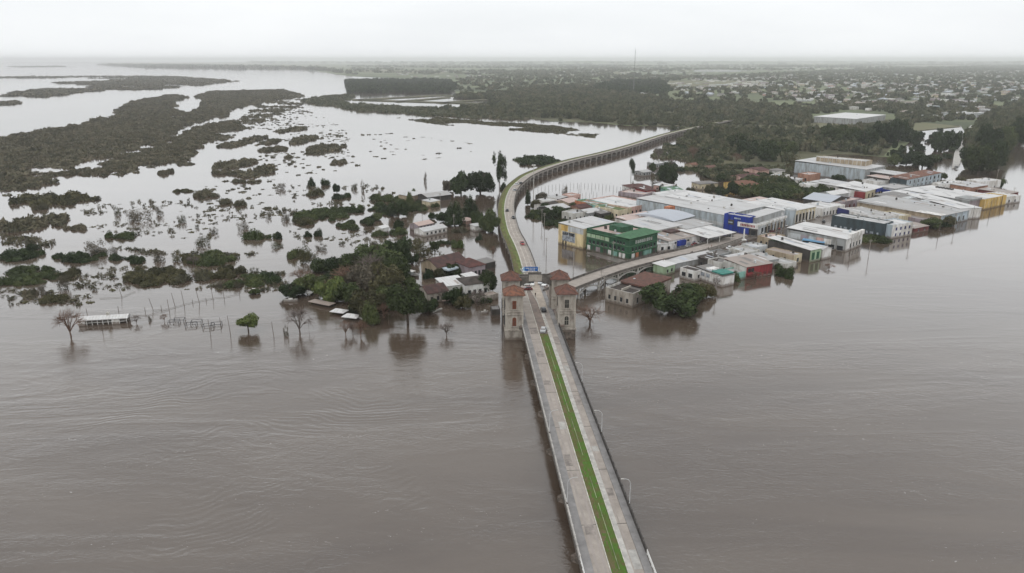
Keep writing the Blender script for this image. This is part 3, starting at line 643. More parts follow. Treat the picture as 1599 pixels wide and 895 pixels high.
# ------------------------------------------------------------------ ramp down into the town
def RP(px, py, z): v = P(px, py, z); return (v.x, v.y, z)
ramp_pts = [(15.2, 273.0, 5.0), RP(893, 445, 5), RP(960, 420.5, 4.9), RP(1022, 404, 4.3), RP(1080, 391, 3.0), RP(1130, 377, 1.6), RP(1160, 366, 0.9)]
rampR = empty('access_ramp', (ramp_pts[1][0], ramp_pts[1][1], 0), 0, 'sloping access ramp on concrete arches from the towers down to the town', 'bridge')
rpth = spline(ramp_pts, 3)
bpart('deck', M['concrete'], [(-3.9, 3.9, -0.9, -0.02)], rampR, rpth); bpart('carriageway', M['pink_deck'], [(-3.2, 3.2, -0.01, 0.05)], rampR, rpth)
bpart('kerb', M['dark_concrete'], [(3.2, 3.6, 0, 0.25)], rampR, rpth)
parapet(rpth, -3.8, 0.95, M['dark_concrete'], rampR, 3.5); 
eb = MB(); strip(eb, rpth[:12], 3.7, 3.95, -0.5, 0.5); rel(eb.build('edge_beam', M['dark_concrete'], rampR), rampR)
rs = resample(rpth, 14.5)[:6]; rf = frames(rs)
for (a, r), (b, r2) in zip(rf[:-1], rf[1:]):
    if b.z < 3.4: break
    arch_span(a, b, (-3.4, 3.4), 1.9, M['pale_concrete'], rampR, 0.55, 0.5)
for p, r in rf:
    if p.z < 3.4: continue
    mb = MB()
    for s in (-3.4, 3.4): c = p + r * s; mb.bar((c.x, c.y, -2), (c.x, c.y, p.z - 0.9), 0.6, 0.45, 6)
    rel(mb.build('pier', M['pale_concrete'], rampR), rampR)
ab = [q for q in rpth if q[2] < 4.3]; mb = MB(); strip(mb, ab, -3.85, 3.85, -6, -0.9); rel(mb.build('abutment', M['concrete'], rampR), rampR)

# ------------------------------------------------------------------ towers at the bridge head
TH = math.atan(0.072)
def hip(mb, x0, x1, y0, y1, z, h, over, ridge=0.0, mi=0, axis='x'):
    x0 -= over; x1 += over; y0 -= over; y1 += over; cxm = (x0 + x1) / 2; cym = (y0 + y1) / 2
    if axis == 'x': a = (cxm - ridge / 2, cym, z + h); b = (cxm + ridge / 2, cym, z + h)
    else: a = (cxm, cym - ridge / 2, z + h); b = (cxm, cym + ridge / 2, z + h)
    c = [(x0, y0, z), (x1, y0, z), (x1, y1, z), (x0, y1, z)]
    if ridge < 0.01:
        for i in range(4): mb.poly([c[i], c[(i + 1) % 4], a], mi)
    elif axis == 'x':
        mb.poly([c[0], c[1], b, a], mi); mb.poly([c[2], c[3], a, b], mi); mb.poly([c[1], c[2], b], mi); mb.poly([c[3], c[0], a], mi)
    else:
        mb.poly([c[1], c[2], b, a], mi); mb.poly([c[3], c[0], a, b], mi); mb.poly([c[0], c[1], a], mi); mb.poly([c[2], c[3], b], mi)
    e = 0.22; d = [(q[0], q[1], q[2] - e) for q in c]
    for i in range(4): mb.poly([d[i], d[(i + 1) % 4], c[(i + 1) % 4], c[i]], mi)
    mb.poly(d[::-1], mi)
def arched(mb, x0, x1, y, z0, z1, dy, mi=0, n=8):
    """a flat arched-top panel facing -y, dy thick"""
    cxm = (x0 + x1) / 2; rr = (x1 - x0) / 2; pts = [(x0, z0), (x1, z0), (x1, z1 - rr)]
    pts += [(cxm + rr * math.cos(t), z1 - rr + rr * math.sin(t)) for t in [math.pi * k / n for k in range(1, n)]] + [(x0, z1 - rr)]
    f = [(a, y - dy, b) for a, b in pts]; k = [(a, y, b) for a, b in pts]; mb.poly(f, mi)
    for i in range(len(pts)): j = (i + 1) % len(pts); mb.poly([f[j], f[i], k[i], k[j]], mi)
def tower(X, Y, w, d, base_m, shutter, roof_m, label, full=True, wz=16.1):
    o = empty('bridge_tower', (X, Y, 0), TH, label, 'tower', 'tile roofed towers at the bridge head')
    x0, x1, y0, y1 = -w / 2, w / 2, -d / 2, d / 2
    mb = MB(); mb.box(x0, x1, y0, y1, 3.3, wz)
    for cxn, cyn in ((x0, y0), (x1, y0), (x0, y1), (x1, y1)):      # corner pilasters
        mb.box(cxn - 0.3, cxn + 0.3, cyn - 0.3, cyn + 0.3, 3.3, wz - 0.65)
    mb.build('wall', M['plaster'], o)
    mb = MB(); mb.box(x0 - 0.42, x1 + 0.42, y0 - 0.42, y1 + 0.42, -2, 3.3); mb.build('pier_base', base_m, o)
    for z0_, z1_, e in ((3.25, 3.75, 0.6), (9.0, 9.3, 0.42), (9.95, 10.2, 0.38), (wz - 0.62, wz - 0.1, 0.45)):
        mb = MB(); mb.box(x0 - e, x1 + e, y0 - e, y1 + e, z0_, z1_); mb.build('cornice', M['plaster'], o)
    mb = MB(); hip(mb, x0, x1, y0, y1, wz + 0.12, 2.6, 0.95, 0.0); rf_ = mb.build('roof', roof_m, o)
    mb = MB()                                                    # lighter mortar hips
    zt = wz + 0.16; ax = 0.0
    for sx, sy in ((-1, -1), (1, -1), (1, 1), (-1, 1)): mb.bar((sx * (w / 2 + 0.95), sy * (d / 2 + 0.95), zt), (0, 0, zt + 2.6), 0.13, 0.13, 5)
    mb.build('ridge_tiles', M['tile_orange'], rf_)
    def win(face, z0_, z1_, ww, arch, sm):
        fr = MB(); gl = MB(); y = y0
        if arch:
            arched(fr, -ww / 2 - 0.22, ww / 2 + 0.22, y, z0_ - 0.2, z1_ + 0.22, 0.1); arched(gl, -ww / 2, ww / 2, y - 0.1, z0_, z1_, 0.05)
        else:
            fr.box(-ww / 2 - 0.2, ww / 2 + 0.2, y - 0.1, y, z0_ - 0.25, z1_ + 0.2); gl.box(-ww / 2, ww / 2, y - 0.15, y - 0.102, z0_, z1_)
        fr.box(-ww / 2 - 0.4, ww / 2 + 0.4, y - 0.3, y - 0.05, z0_ - 0.45, z0_ - 0.252)
        a = fr.build('window', M['plaster'], o); s_ = gl.build('shutter', sm, a)
        br = MB(); br.box(-0.04, 0.04, y - 0.2, y - 0.152, z0_, z1_ - 0.1); br.box(-ww / 2, ww / 2, y - 0.2, y - 0.152, (z0_ + z1_) / 2 - 0.04, (z0_ + z1_) / 2 + 0.04)
        br.build('frame', M['plaster'] if sm is M['dark_shutter'] else M['tile_dark'], a)
        a.rotation_euler = (0, 0, face * math.pi / 2)
    for face in (0, 1, 2, 3):
        sm = shutter
        win(face, 11.1, 14.0, 1.35, False, sm)
        if full: win(face, 5.0, 8.1, 1.35, True, sm if face == 0 else M['dark_shutter'])
    return o
for Yt, off, shut, base, roofm, lb in ((239.9, -8.95, 'brown_shutter', 'plaster', 'tile_orange', 'near tower left of the road with brown shutters and a bright orange tile roof'),
                                 (239.9, 8.95, 'dark_shutter', 'stone', 'tile', 'near tower right of the road standing on a dark stone base'),
                                 (256.4, -8.8, 'dark_shutter', 'stone', 'tile', 'far tower left of the road, behind the orange roofed one'),
                                 (256.4, 8.8, 'dark_shutter', 'stone', 'tile', 'far tower right of the road beside the start of the ramp')):
    tower(cx(Yt) + off, Yt + off * 0.072, 5.5, 5.5, M[base], M[shut], M[roofm], lb, True, 16.1 if Yt < 250 else 16.4)
# arched gateway between the far towers
gy = 256.4; gw = empty('gateway_arch', (cx(gy), gy, 0), TH, 'dark curved gateway spanning the road between the two far towers', 'gateway')
mb = MB(); n = 20; x0, x1 = -6.0, 6.0
for k in range(n):
    a = x0 + (x1 - x0) * k / n; b = x0 + (x1 - x0) * (k + 1) / n
    za = 13.4 + 1.9 * (1 - (a / 6) ** 2); zb = 13.4 + 1.9 * (1 - (b / 6) ** 2)
    ta = 17.3 if abs((a + b) / 2) > 2.6 else 18.0
    for y0, y1 in ((-1.6, -1.1), (1.1, 1.6)):
        mb.poly([(a, y0, za), (b, y0, zb), (b, y0, ta), (a, y0, ta)]); mb.poly([(b, y1, zb), (a, y1, za), (a, y1, ta), (b, y1, ta)])
        mb.poly([(a, y0, ta), (b, y0, ta), (b, y1, ta), (a, y1, ta)]); mb.poly([(a, y1, za), (b, y1, zb), (b, y0, zb), (a, y0, za)])
mb.box(-2.6, -2.59, -1.6, -1.1, 17.3, 18.0); mb.box(2.59, 2.6, -1.6, -1.1, 17.3, 18.0)
mb.build('arch_wall', M['dark_concrete'], gw)
mb = MB(); mb.box(-2.35, 2.35, -1.75, -1.62, 15.5, 17.8); mb.build('centre_panel', M['plaster'], gw)
mb = MB(); mb.box(-6, 6, -1.08, 1.08, 15.9, 16.1); mb.build('walk_floor', M['dark_concrete'], gw)
mb = MB()
for s in (-1, 1): mb.box(s * 5.95, s * 5.3, -1.2, 1.2, 0, 13.8)
mb.build('side_pillar', M['plaster'], gw)
for o_ in (gw,): pass
# blue road sign on a gantry
sg = empty('gantry_sign', (0, 0, 0), 0, 'blue overhead road sign with two rows of white lettering beyond the towers', 'road sign')
sb = P(829, 431, 5); sg.location = (sb.x, sb.y, 5)
mb = MB(); mb.box(-2.7, 2.9, -0.1, 0.05, 2.2, 4.0); mb.build('sign_board', mat('blue sign face', (0.015, 0.11, 0.36), 0.5, 0.05, 1.0), sg)
mb = MB(); mb.box(-3.35, -2.74, -0.1, 0.05, 2.3, 3.7); mb.build('side_panel', mat('pale blue sign face', (0.30, 0.52, 0.72), 0.5, 0.05, 1.0), sg)
mb = MB(); rg = random.Random(3)
for z, a, b in ((3.2, -2.2, 2.3), (2.45, -1.1, 1.9)):
    x = a
    while x < b:
        w = rg.uniform(0.14, 0.26); mb.box(x, x + w, -0.14, -0.102, z, z + rg.uniform(0.3, 0.42)); x += w + (0.09 if rg.random() < 0.8 else 0.3)
mb.build('lettering', M['white_paint'], sg)
mb = MB(); mb.bar((-3.7, 0.15, 0), (-3.7, 0.15, 4.3), 0.12, 0.1, 6); mb.bar((3.6, 0.15, 0), (3.6, 0.15, 4.3), 0.12, 0.1, 6); mb.bar((-3.7, 0.15, 3.9), (3.6, 0.15, 3.9), 0.09, 0.09, 6); mb.bar((-3.7, 0.15, 2.6), (3.6, 0.15, 2.6), 0.09, 0.09, 6)
mb.build('gantry_frame', M['steel'], sg)

# ------------------------------------------------------------------ street lamps
M['pale_steel'] = mat('pale grey painted steel', (0.5, 0.5, 0.5), 0.5, 0.1, 2.0)
def lamp_proto():
    o = empty('street_lamp', (0, 0, 0), 0, 'x', 'street lamp', 'curved arm lamps along the bridge')
    mb = MB(); mb.bar((0, 0, 0), (0, 0, 5.6), 0.12, 0.085, 8); mb.tube([(0, 0, 5.6), (0.18, 0, 6.1), (0.6, 0, 6.5), (1.3, 0, 6.75), (1.9, 0, 6.8)], 0.07, 6); mb.build('pole', M['pale_steel'], o)
    mb = MB(); mb.box(1.7, 2.5, -0.16, 0.16, 6.7, 6.86); mb.build('lamp_head', M['pale_concrete'], o)
    mb = MB(); mb.box(-0.22, 0.22, -0.22, 0.22, 0, 0.35); mb.build('foot', M['dark_concrete'], o)
    return o
lamp = lamp_proto(); first = True
for y, s, lb in ((129.8, -1, 'lamp on the left parapet, nearer of two'), (159.5, -1, 'lamp on the left parapet, farther of two'), (129.5, 1, 'lamp on the right parapet nearest to the camera'), (159.5, 1, 'second lamp from the camera on the right parapet'), (188.5, 1, 'lamp on the right parapet nearest to the towers')):
    o = lamp if first else dup(lamp); first = False
    o.location = (cx(y) + s * 6.28, y, DZ + 0.9); o.rotation_euler = (0, 0, (math.pi if s > 0 else 0) + TH); o.scale = (0.8, 0.8, 0.88); o['label'] = 'grey ' + lb

# ------------------------------------------------------------------ town: building generator
def bldg(name, label, N, Lp, Rp, h, wall, roof, roofkind='flat', cat='building', group=None, wr=(), wl=(), base=0.0, over=0.35, rise=1.2, par=0.5, wallL=None, wallR=None, ridge='x',
         extras=(), sink=1.0, dmin=3.0, wmax=None):
    """N, Lp, Rp: photo pixels of the near, left and right corners of the roof edge, h: its height in metres"""
    a = P(*N, h); l = P(*Lp, h); r = P(*Rp, h)
    u = r - a; v = l - a; w = max(u.length, dmin); d = max(v.length, dmin)
    au = math.atan2(u.y, u.x); av = math.atan2(v.y, v.x) - math.pi / 2
    df = (av - au + math.pi) % (2 * math.pi) - math.pi
    th = au + df * d / (w + d)
    if wmax: w = min(w, wmax)
    o = empty(name, (a.x, a.y, base), th, label, cat, group)
    mw = M[wall]; H = h - base
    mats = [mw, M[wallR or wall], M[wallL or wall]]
    mb = MB(); top = H + (par if roofkind == 'flat' else 0)
    mb.poly([(0, 0, -sink), (w, 0, -sink), (w, 0, top), (0, 0, top)], 1); mb.poly([(w, 0, -sink), (w, d, -sink), (w, d, top), (w, 0, top)], 0)
    mb.poly([(w, d, -sink), (0, d, -sink), (0, d, top), (w, d, top)], 0); mb.poly([(0, d, -sink), (0, 0, -sink), (0, 0, top), (0, d, top)], 2)
    t = 0.3
    if roofkind == 'flat':
        ring = [(0, 0), (w, 0), (w, d), (0, d)]; inn = [(t, t), (w - t, t), (w - t, d - t), (t, d - t)]
        for i in range(4):
            j = (i + 1) % 4
            mb.poly([(*ring[i], top), (*ring[j], top), (*inn[j], top), (*inn[i], top)]); mb.poly([(*inn[i], top), (*inn[j], top), (*inn[j], H - 0.05), (*inn[i], H - 0.05)])
    if roofkind == 'gable':
        if ridge == 'x': mb.poly([(w, 0, top), (w, d, top), (w, d / 2, top + rise)]); mb.poly([(0, d, top), (0, 0, top), (0, d / 2, top + rise)], 2)
        else: mb.poly([(0, 0, top), (w, 0, top), (w / 2, 0, top + rise)], 1); mb.poly([(w, d, top), (0, d, top), (w / 2, d, top + rise)])
    mb.build('wall', mats, o)
    rm = M[roof]; mb = MB()
    def slab(c, th_=0.14):
        lo = [(x, y, z - th_) for x, y, z in c]; mb.poly(c); mb.poly(lo[::-1])
        for i in range(4): j = (i + 1) % 4; mb.poly([lo[i], lo[j], c[j], c[i]])
    e = over
    if roofkind == 'flat': mb.poly([(t, t, H), (w - t, t, H), (w - t, d - t, H), (t, d - t, H)])
    elif roofkind == 'shed': slab([(-e, -e, H + 0.16), (w + e, -e, H + 0.16), (w + e, d + e, H + 0.16 + rise), (-e, d + e, H + 0.16 + rise)])
    elif roofkind == 'shedx': slab([(-e, -e, H + 0.16), (w + e, -e, H + 0.16 + rise), (w + e, d + e, H + 0.16 + rise), (-e, d + e, H + 0.16)])
    elif roofkind == 'gable':
        k = 0.16
        if ridge == 'x':
            s = rise / (d / 2) * e
            slab([(-e, -e, H + k - s), (w + e, -e, H + k - s), (w + e, d / 2, H + k + rise), (-e, d / 2, H + k + rise)]); slab([(w + e, d + e, H + k - s), (-e, d + e, H + k - s), (-e, d / 2 + 0.003, H + k + rise), (w + e, d / 2 + 0.003, H + k + rise)])
        else:
            s = rise / (w / 2) * e
            slab([(-e, d + e, H + k - s), (-e, -e, H + k - s), (w / 2, -e, H + k + rise), (w / 2, d + e, H + k + rise)]); slab([(w + e, -e, H + k - s), (w + e, d + e, H + k - s), (w / 2 + 0.003, d + e, H + k + rise), (w / 2 + 0.003, -e, H + k + rise)])
    elif roofkind == 'hip': hip(mb, 0, w, 0, d, H + 0.25, rise, e, max(0.0, abs(w - d)), 0, 'x' if w > d else 'y')
    elif roofkind == 'arch':
        n = 10; pts = []
        L_ = d if ridge == 'x' else w
        for i in range(n + 1):
            q = -e + (L_ + 2 * e) * i / n; zz = H + 0.1 + rise * (1 - (2 * i / n - 1) ** 2)
            pts.append((q, zz))
        for (q0, z0), (q1, z1) in zip(pts[:-1], pts[1:]):
            if ridge == 'x': mb.poly([(-e, q0, z0), (w + e, q0, z0), (w + e, q1, z1), (-e, q1, z1)])
            else: mb.poly([(q0, d + e, z0), (q0, -e, z0), (q1, -e, z1), (q1, d + e, z1)])
        for xx in ((-e, w + e) if ridge == 'x' else (-e, d + e)):
            pp = [((xx, q, z) if ridge == 'x' else (q, xx, z)) for q, z in pts]; mb.poly(pp + [])
    ro = mb.build('roof', rm, o)
    # windows: (count, z0, z1, width, start fraction, end fraction, material, name)
    def panes(face, rows):
        Ln = w if face == 'R' else d
        for (n, z0, z1, ww, f0, f1, mm, nm) in rows:
            for i in range(n):
                c = Ln * (f0 + (f1 - f0) * (i + 0.5) / n); q = MB(); a0, a1 = c - ww / 2, c + ww / 2
                if face == 'R': q.box(a0, a1, -0.09, 0.0, z0, z1); q.box(a0 - 0.12, a1 + 0.12, -0.16, -0.0, z0 - 0.14, z0 - 0.003, 1)
                else: q.box(-0.09, 0.0, a0, a1, z0, z1); q.box(-0.16, -0.0, a0 - 0.12, a1 + 0.12, z0 - 0.14, z0 - 0.003, 1)
                q.build(nm, [M[mm], M['pale_concrete']], o)
    panes('R', wr); panes('L', wl)
    for ex in extras: ex(o, w, d, H)
    if roofkind in ('flat', 'shed', 'shedx') and w * d > 60:      # replaced sheets, rust patches, skylights, tanks
        rg = random.Random(int(a.x * 13 + a.y * 7)); q = lambda x, y: H + (0.0 if roofkind == 'flat' else 0.16 + rise * ((y + over) / (d + 2 * over) if roofkind == 'shed' else (x + over) / (w + 2 * over)))
        for i in range(min(9, 2 + int(w * d / 130))):
            sw, sd = (rg.uniform(0.8, 2.4), rg.uniform(2.5, min(9, d * 0.6))) ; x = rg.uniform(0.5, max(0.6, w - sw - 0.5)); y = rg.uniform(0.5, max(0.6, d - sd - 0.5)); e_ = 0.025 + 0.006 * i
            mb = MB(); mb.poly([(x, y, q(x, y) + e_), (x + sw, y, q(x + sw, y) + e_), (x + sw, y + sd, q(x + sw, y + sd) + e_), (x, y + sd, q(x, y + sd) + e_)])
            mb.build('roof_sheet', M[rg.choice(['r_grey', 'r_light', 'r_brown', 'r_white', 'r_dark', 'lgrey', 'r_blue'])], o)
        if rg.random() < 0.5:
            x, y = rg.uniform(0.15, 0.85) * w, rg.uniform(0.15, 0.85) * d; z0_ = q(x, y); mb = MB(); mb.bar((x, y, z0_ - 0.1), (x, y, z0_ + 1.1), 0.6, 0.6, 10); mb.bar((x, y, z0_ + 1.1), (x, y, z0_ + 1.35), 0.62, 0.2, 10); mb.build('water_tank', M[rg.choice(['dark', 'lgrey', 'bluegrey'])], o)
        if w * d > 150:
            x = rg.uniform(0.3, 0.7) * w; mb = MB(); mb.poly([(x, 0.4, q(x, 0.4) + 0.09), (x + 0.35, 0.4, q(x, 0.4) + 0.09), (x + 0.35, d - 0.4, q(x, d - 0.4) + 0.09), (x, d - 0.4, q(x, d - 0.4) + 0.09)]); mb.build('roof_seam', M['grey'], o)
    o['dims'] = '%.1f x %.1f' % (w, d)
    return o
def ex_box(name, x0, x1, y0, y1, z0, z1, m, frac=True, mroof=None):
    def f(o, w, d, H):
        mb = MB(); a, b, c, e = (x0 * w, x1 * w, y0 * d, y1 * d) if frac else (x0, x1, y0, y1)
        mb.box(a, b, c, e, H + z0, H + z1, 0, 1 if mroof else None); mb.build(name, [M[m], M[mroof or m]], o)
    return f
def ex_face(name, face, a0, a1, z0, z1, m, t=0.2, proud=0.1):
    """a coloured panel, sign or door fixed to one face; a0,a1 fractions along it"""
    def f(o, w, d, H):
        mb = MB()
        if face == 'R': mb.box(a0 * w, a1 * w, -proud - t, -proud * 0.0 - 0.004, z0, z1)
        else: mb.box(-proud - t, -0.004, a0 * d, a1 * d, z0, z1)
        mb.build(name, M[m], o)
    return f
def ex_tank(x, y):
    def f(o, w, d, H):
        mb = MB(); mb.bar((x * w, y * d, H), (x * w, y * d, H + 1.3), 0.75, 0.75, 10); mb.bar((x * w, y * d, H + 1.3), (x * w, y * d, H + 1.6), 0.75, 0.3, 10); mb.build('water_tank', M['dark'], o)
    return f
def ex_clutter(n, seed):
    def f(o, w, d, H):
        rg = random.Random(seed)
        for i in range(n):
            mb = MB(); x = rg.uniform(0.1, 0.85) * w; y = rg.uniform(0.1, 0.85) * d; s = rg.uniform(0.5, 1.3)
            mb.box(x, x + s, y, y + s * 0.8, H + 0.05, H + rg.uniform(0.7, 1.5)); mb.build(rg.choice(['air_unit', 'roof_hatch', 'chimney']), M[rg.choice(['lgrey', 'grey', 'dark_concrete', 'offwhite'])], o)
    return f
def ex_letters(face, a0, a1, z0, hh, m, seed=1, y=-0.34):
    def f(o, w, d, H):
        rg = random.Random(seed); Ln = w if face == 'R' else d; x = a0 * Ln; mb = MB()
        while x < a1 * Ln:
            s = rg.uniform(0.35, 0.6) * hh
            if face == 'R': mb.box(x, x + s, y, y + 0.03, z0, z0 + hh)
            else: mb.box(y, y + 0.03, x, x + s, z0, z0 + hh)
            x += s + 0.22 * hh
        mb.build('lettering', M[m], o)
    return f
def ex_pilasters(face, n, z0, z1, m, f0=0, f1=1, wd=0.5, pr=0.3):
    def f(o, w, d, H):
        Ln = w if face == 'R' else d
        for i in range(n + 1):
            c = Ln * (f0 + (f1 - f0) * i / n); mb = MB()
            if face == 'R': mb.box(c - wd / 2, c + wd / 2, -pr, -0.003, z0, z1)
            else: mb.box(-pr, -0.003, c - wd / 2, c + wd / 2, z0, z1)
            mb.build('pilaster', M[m], o)
    return f
G = 'glass'; LG = 'lit_glass'
# --- the street network stands just above the water
M['wetstreet'] = mat('flooded street', (0.19, 0.165, 0.15), 0.25, 0.25, 0.06, 0.0, spec=0.5, col2=(0.13, 0.11, 0.095), detail=7)
sheet('street', [(1100, 388), (1150, 364), (1190, 352), (1235, 340), (1275, 330), (1330, 312), (1400, 300), (1460, 280), (1468, 282), (1400, 306), (1345, 320), (1300, 333), (1330, 352), (1318, 362), (1245, 352), (1215, 362), (1160, 378), (1110, 395)], 0.25, M['wetstreet'], 'wet main street through the flooded town')
sheet('street', [(1500, 215), (1516, 196), (1524, 199), (1508, 228), (1496, 262), (1486, 264), (1490, 240)], 0.6, M['pale_concrete'], 'pale road running to the far town')
sheet('street', [(915, 396), (925, 394), (985, 409), (1035, 397), (1120, 374), (1128, 379), (1035, 404), (985, 417)], 0.22, M['wetstreet'], 'wet pavement round the green corner building')
# --- buildings, near the ramp first
bldg('shop_building', 'cream and yellow shop with a pale shed roof and glazed front on the flooded corner', (911, 358), (872, 349.5), (962, 347), 10.5, 'yellow', 'r_light', 'shed', wallL='yellow', wallR='yellow', rise=0.5, over=0.1, wmax=30,
     wl=[(1, 2.4, 7.2, 9.0, 0.3, 0.85, LG, 'window'), (2, 5.4, 7.0, 3.9, 0.32, 0.84, G, 'window'), (2, 0.0, 2.6, 0.9, 0.62, 0.86, G, 'door')],
     extras=[ex_face('facade_panel', 'L', 0.0, 0.6, 7.6, 10.4, 'lgrey', 0.06, 0.02), ex_face('yellow_panel', 'L', 0.62, 0.88, 7.6, 10.4, 'gold', 0.08, 0.02)])
def green_extras(o, w, d, H):
    # rounded corner canopy roof, string courses, window bands
    mb = MB(); hip(mb, -0.9, w + 0.3, -0.9, d * 0.28, H + 0.55, 2.3, 0.5, w * 0.45, 0, 'x'); mb.build('canopy_roof', M['r_green'], o)
    for z in (3.4, 6.6, 9.6):
        mb = MB(); mb.box(-0.35, w, -0.35, -0.003, z, z + 0.35); mb.box(-0.35, -0.003, -0.003, d, z, z + 0.35); mb.build('string_course', M['r_green'], o)
    for k in range(9):
        mb = MB(); x = w * (0.22 + 0.07 * k); mb.box(x, x + 0.5, -0.14, -0.004, 7.6, 9.2); mb.build('window', M['white'], o)
    for i, (a, b, m) in enumerate(((0.08, 0.14, 'white'), (0.16, 0.22, 'white'), (0.26, 0.36, 'teal'), (0.4, 0.47, 'white'), (0.5, 0.56, 'dark'), (0.66, 0.76, 'mauve'), (0.8, 0.84, 'dark'), (0.9, 0.97, 'white'))):
        mb = MB(); mb.box(-0.12, -0.004, d * a, d * b, 0.5, 3.0); mb.build('shop_front', M[m], o)
    for i, (a, b, m) in enumerate(((0.1, 0.2, 'white'), (0.24, 0.34, 'orange'), (0.38, 0.46, 'dark'), (0.52, 0.8, 'teal'), (0.85, 0.95, 'dark'))):
        mb = MB(); mb.box(w * a, w * b, -0.12, -0.004, 0.5, 3.0); mb.build('shop_front', M[m], o)
bldg('corner_building', 'dark green three storey corner building with a hipped green canopy roof', (983, 373.5), (918.5, 358), (1024, 362.5), 10.6, 'green', 'r_pink', 'flat', par=0.8,
     wl=[(5, 7.3, 8.9, 2.6, 0.45, 1.0, 'lime', 'window'), (9, 4.2, 5.8, 1.5, 0.08, 0.96, G, 'window'), (4, 7.4, 8.6, 1.0, 0.08, 0.36, G, 'window')], wr=[(8, 4.2, 5.8, 1.1, 0.08, 0.96, G, 'window')],
     extras=[green_extras, ex_box('stair_house', 0.35, 0.75, 0.4, 0.7, 0, 2.6, 'green'), ex_tank(0.4, 0.82), ex_clutter(4, 3)])
bldg('kiosk', 'small green kiosk with a white roof beside the ramp arches', (1038, 417), (1023, 412), (1051, 411.5), 4.2, 'lime', 'r_white', 'shed', cat='kiosk', rise=0.4, over=0.5, wr=[(2, 1.2, 2.6, 1.0, 0.1, 0.9, G, 'window')])
bldg('long_canopy', 'long narrow pale sheet canopy along the lower side of the ramp', (1052, 412.5), (1046, 406), (1113, 395), 3.4, 'grey', 'r_light', 'shed', cat='canopy', rise=0.3)
bldg('ruined_house', 'ruined roofless house with peeling walls and half a red tile roof beside the dark tree', (988, 462), (951, 450), (1040, 436), 5.0, 'offwhite', 'tile_black', 'flat', cat='house', par=0.9, wallL='plaster', wallR='plaster',
     wl=[(4, 1.5, 3.2, 1.0, 0.08, 0.95, G, 'window')], wr=[(3, 1.2, 3.4, 1.0, 0.05, 0.5, G, 'window')],
     extras=[ex_box('tile_roof', 0.36, 1.02, -0.02, 1.02, 0.4, 1.15, 'tile'), ex_box('inner_wall', 0.08, 0.3, 0.5, 0.54, 0, 0.9, 'plaster')])
# block between the green building and the blue store
bldg('warehouse', 'long pale warehouse with a row of small dark windows behind the green building', (1021, 361), (977, 348), (1056, 350), 7.0, 'offwhite', 'r_light', 'shed', rise=0.8,
     wr=[(8, 4.6, 6.0, 1.0, 0.02, 0.9, G, 'window')], extras=[ex_clutter(3, 5)])
bldg('shed', 'low white roofed shop joined to the green building', (1027, 382), (1020, 372), (1042, 377), 4.0, 'white', 'r_white', 'shed', rise=0.3, wr=[(2, 1, 2.6, 1.4, 0.1, 0.9, G, 'window')])
bldg('shop_building', 'brownish roofed shop row with a white fascia on the main street', (1044, 377), (1012, 365), (1092, 363), 5.2, 'white', 'r_brown', 'shed', rise=0.8, wallL='grey', wr=[(5, 0.6, 2.6, 2.4, 0.05, 0.75, LG, 'shop_window'), (3, 3.3, 4.2, 1.4, 0.1, 0.6, G, 'window')],
     extras=[ex_face('side_front', 'R', 0.84, 1.0, 0.3, 6.0, 'mauve', 0.1, 0.05), ex_face('blue_awning', 'R', 0.22, 0.42, 2.0, 4.6, 'blue', 1.2, 0.1), ex_box('red_hip', 0.4, 0.66, 0.5, 0.8, 0.2, 1.4, 'tile_dark')])
bldg('warehouse', 'bluish zinc arched warehouse roof in the middle of the block', (1052, 346), (990, 336), (1088, 338), 7.4, 'grey', 'r_blue', 'arch', rise=1.6, extras=[ex_clutter(2, 8)])
bldg('warehouse', 'low hall with pinkish grey sheeting behind the green building', (1000, 350), (962, 341), (1046, 340), 6.5, 'offwhite', 'r_pink', 'shed', rise=0.8, extras=[ex_clutter(3, 12)])
bldg('warehouse', 'low grey green roofed hall beside the white forecourt canopy', (1072, 358), (1052, 350), (1102, 348), 6.4, 'offwhite', 'r_grey', 'shed', rise=0.6)
def canopy(o, w, d, H):
    for x in (0.05, 0.5, 0.95):
        for y in (0.06, 0.9): mb = MB(); mb.bar((x * w, y * d, -H), (x * w, y * d, H), 0.2, 0.2, 6); mb.build('post', M['white_paint'], o)
bc = bldg('forecourt_canopy', 'large white flat canopy open on the street side', (1106, 372), (1073, 360), (1133, 360.5), 5.4, 'white', 'r_white', 'shed', cat='canopy', rise=0.8, over=0.6, extras=[canopy])
for ch in list(bc.children):
    if ch.name.startswith('wall'): bpy.data.objects.remove(ch)
bldg('warehouse', 'big pale grey hall with a long blank side wall left of the blue store', (1131, 336), (1004, 309.5), (1190, 318), 8.6, 'bluegrey', 'r_light', 'shed', rise=0.6, wallL='bluegrey', wallR='lgrey',
     extras=[ex_face('lower_band', 'L', 0.0, 0.5, 2.2, 4.2, 'lgrey', 0.1, 0.05), ex_clutter(7, 11)])
bldg('warehouse', 'white roofed hall behind the long blank side wall', (1098, 317), (1042, 307), (1130, 308), 9.0, 'white', 'r_white', 'shed', rise=0.5, base=0, extras=[ex_clutter(4, 13)])
bldg('warehouse', 'white stepped roof beside the dark trees at the back of the block', (1052, 309), (1024, 302), (1086, 302), 7.0, 'white', 'r_white', 'shed', rise=0.4)
bldg('workshop', 'open topped walled yard building with an orange sign block', (1040, 342), (1002, 334), (1070, 334), 4.0, 'offwhite', 'r_grey', 'flat', extras=[ex_box('orange_sign', 0.5, 0.8, 0.3, 0.5, 0.3, 4.6, 'orange')])
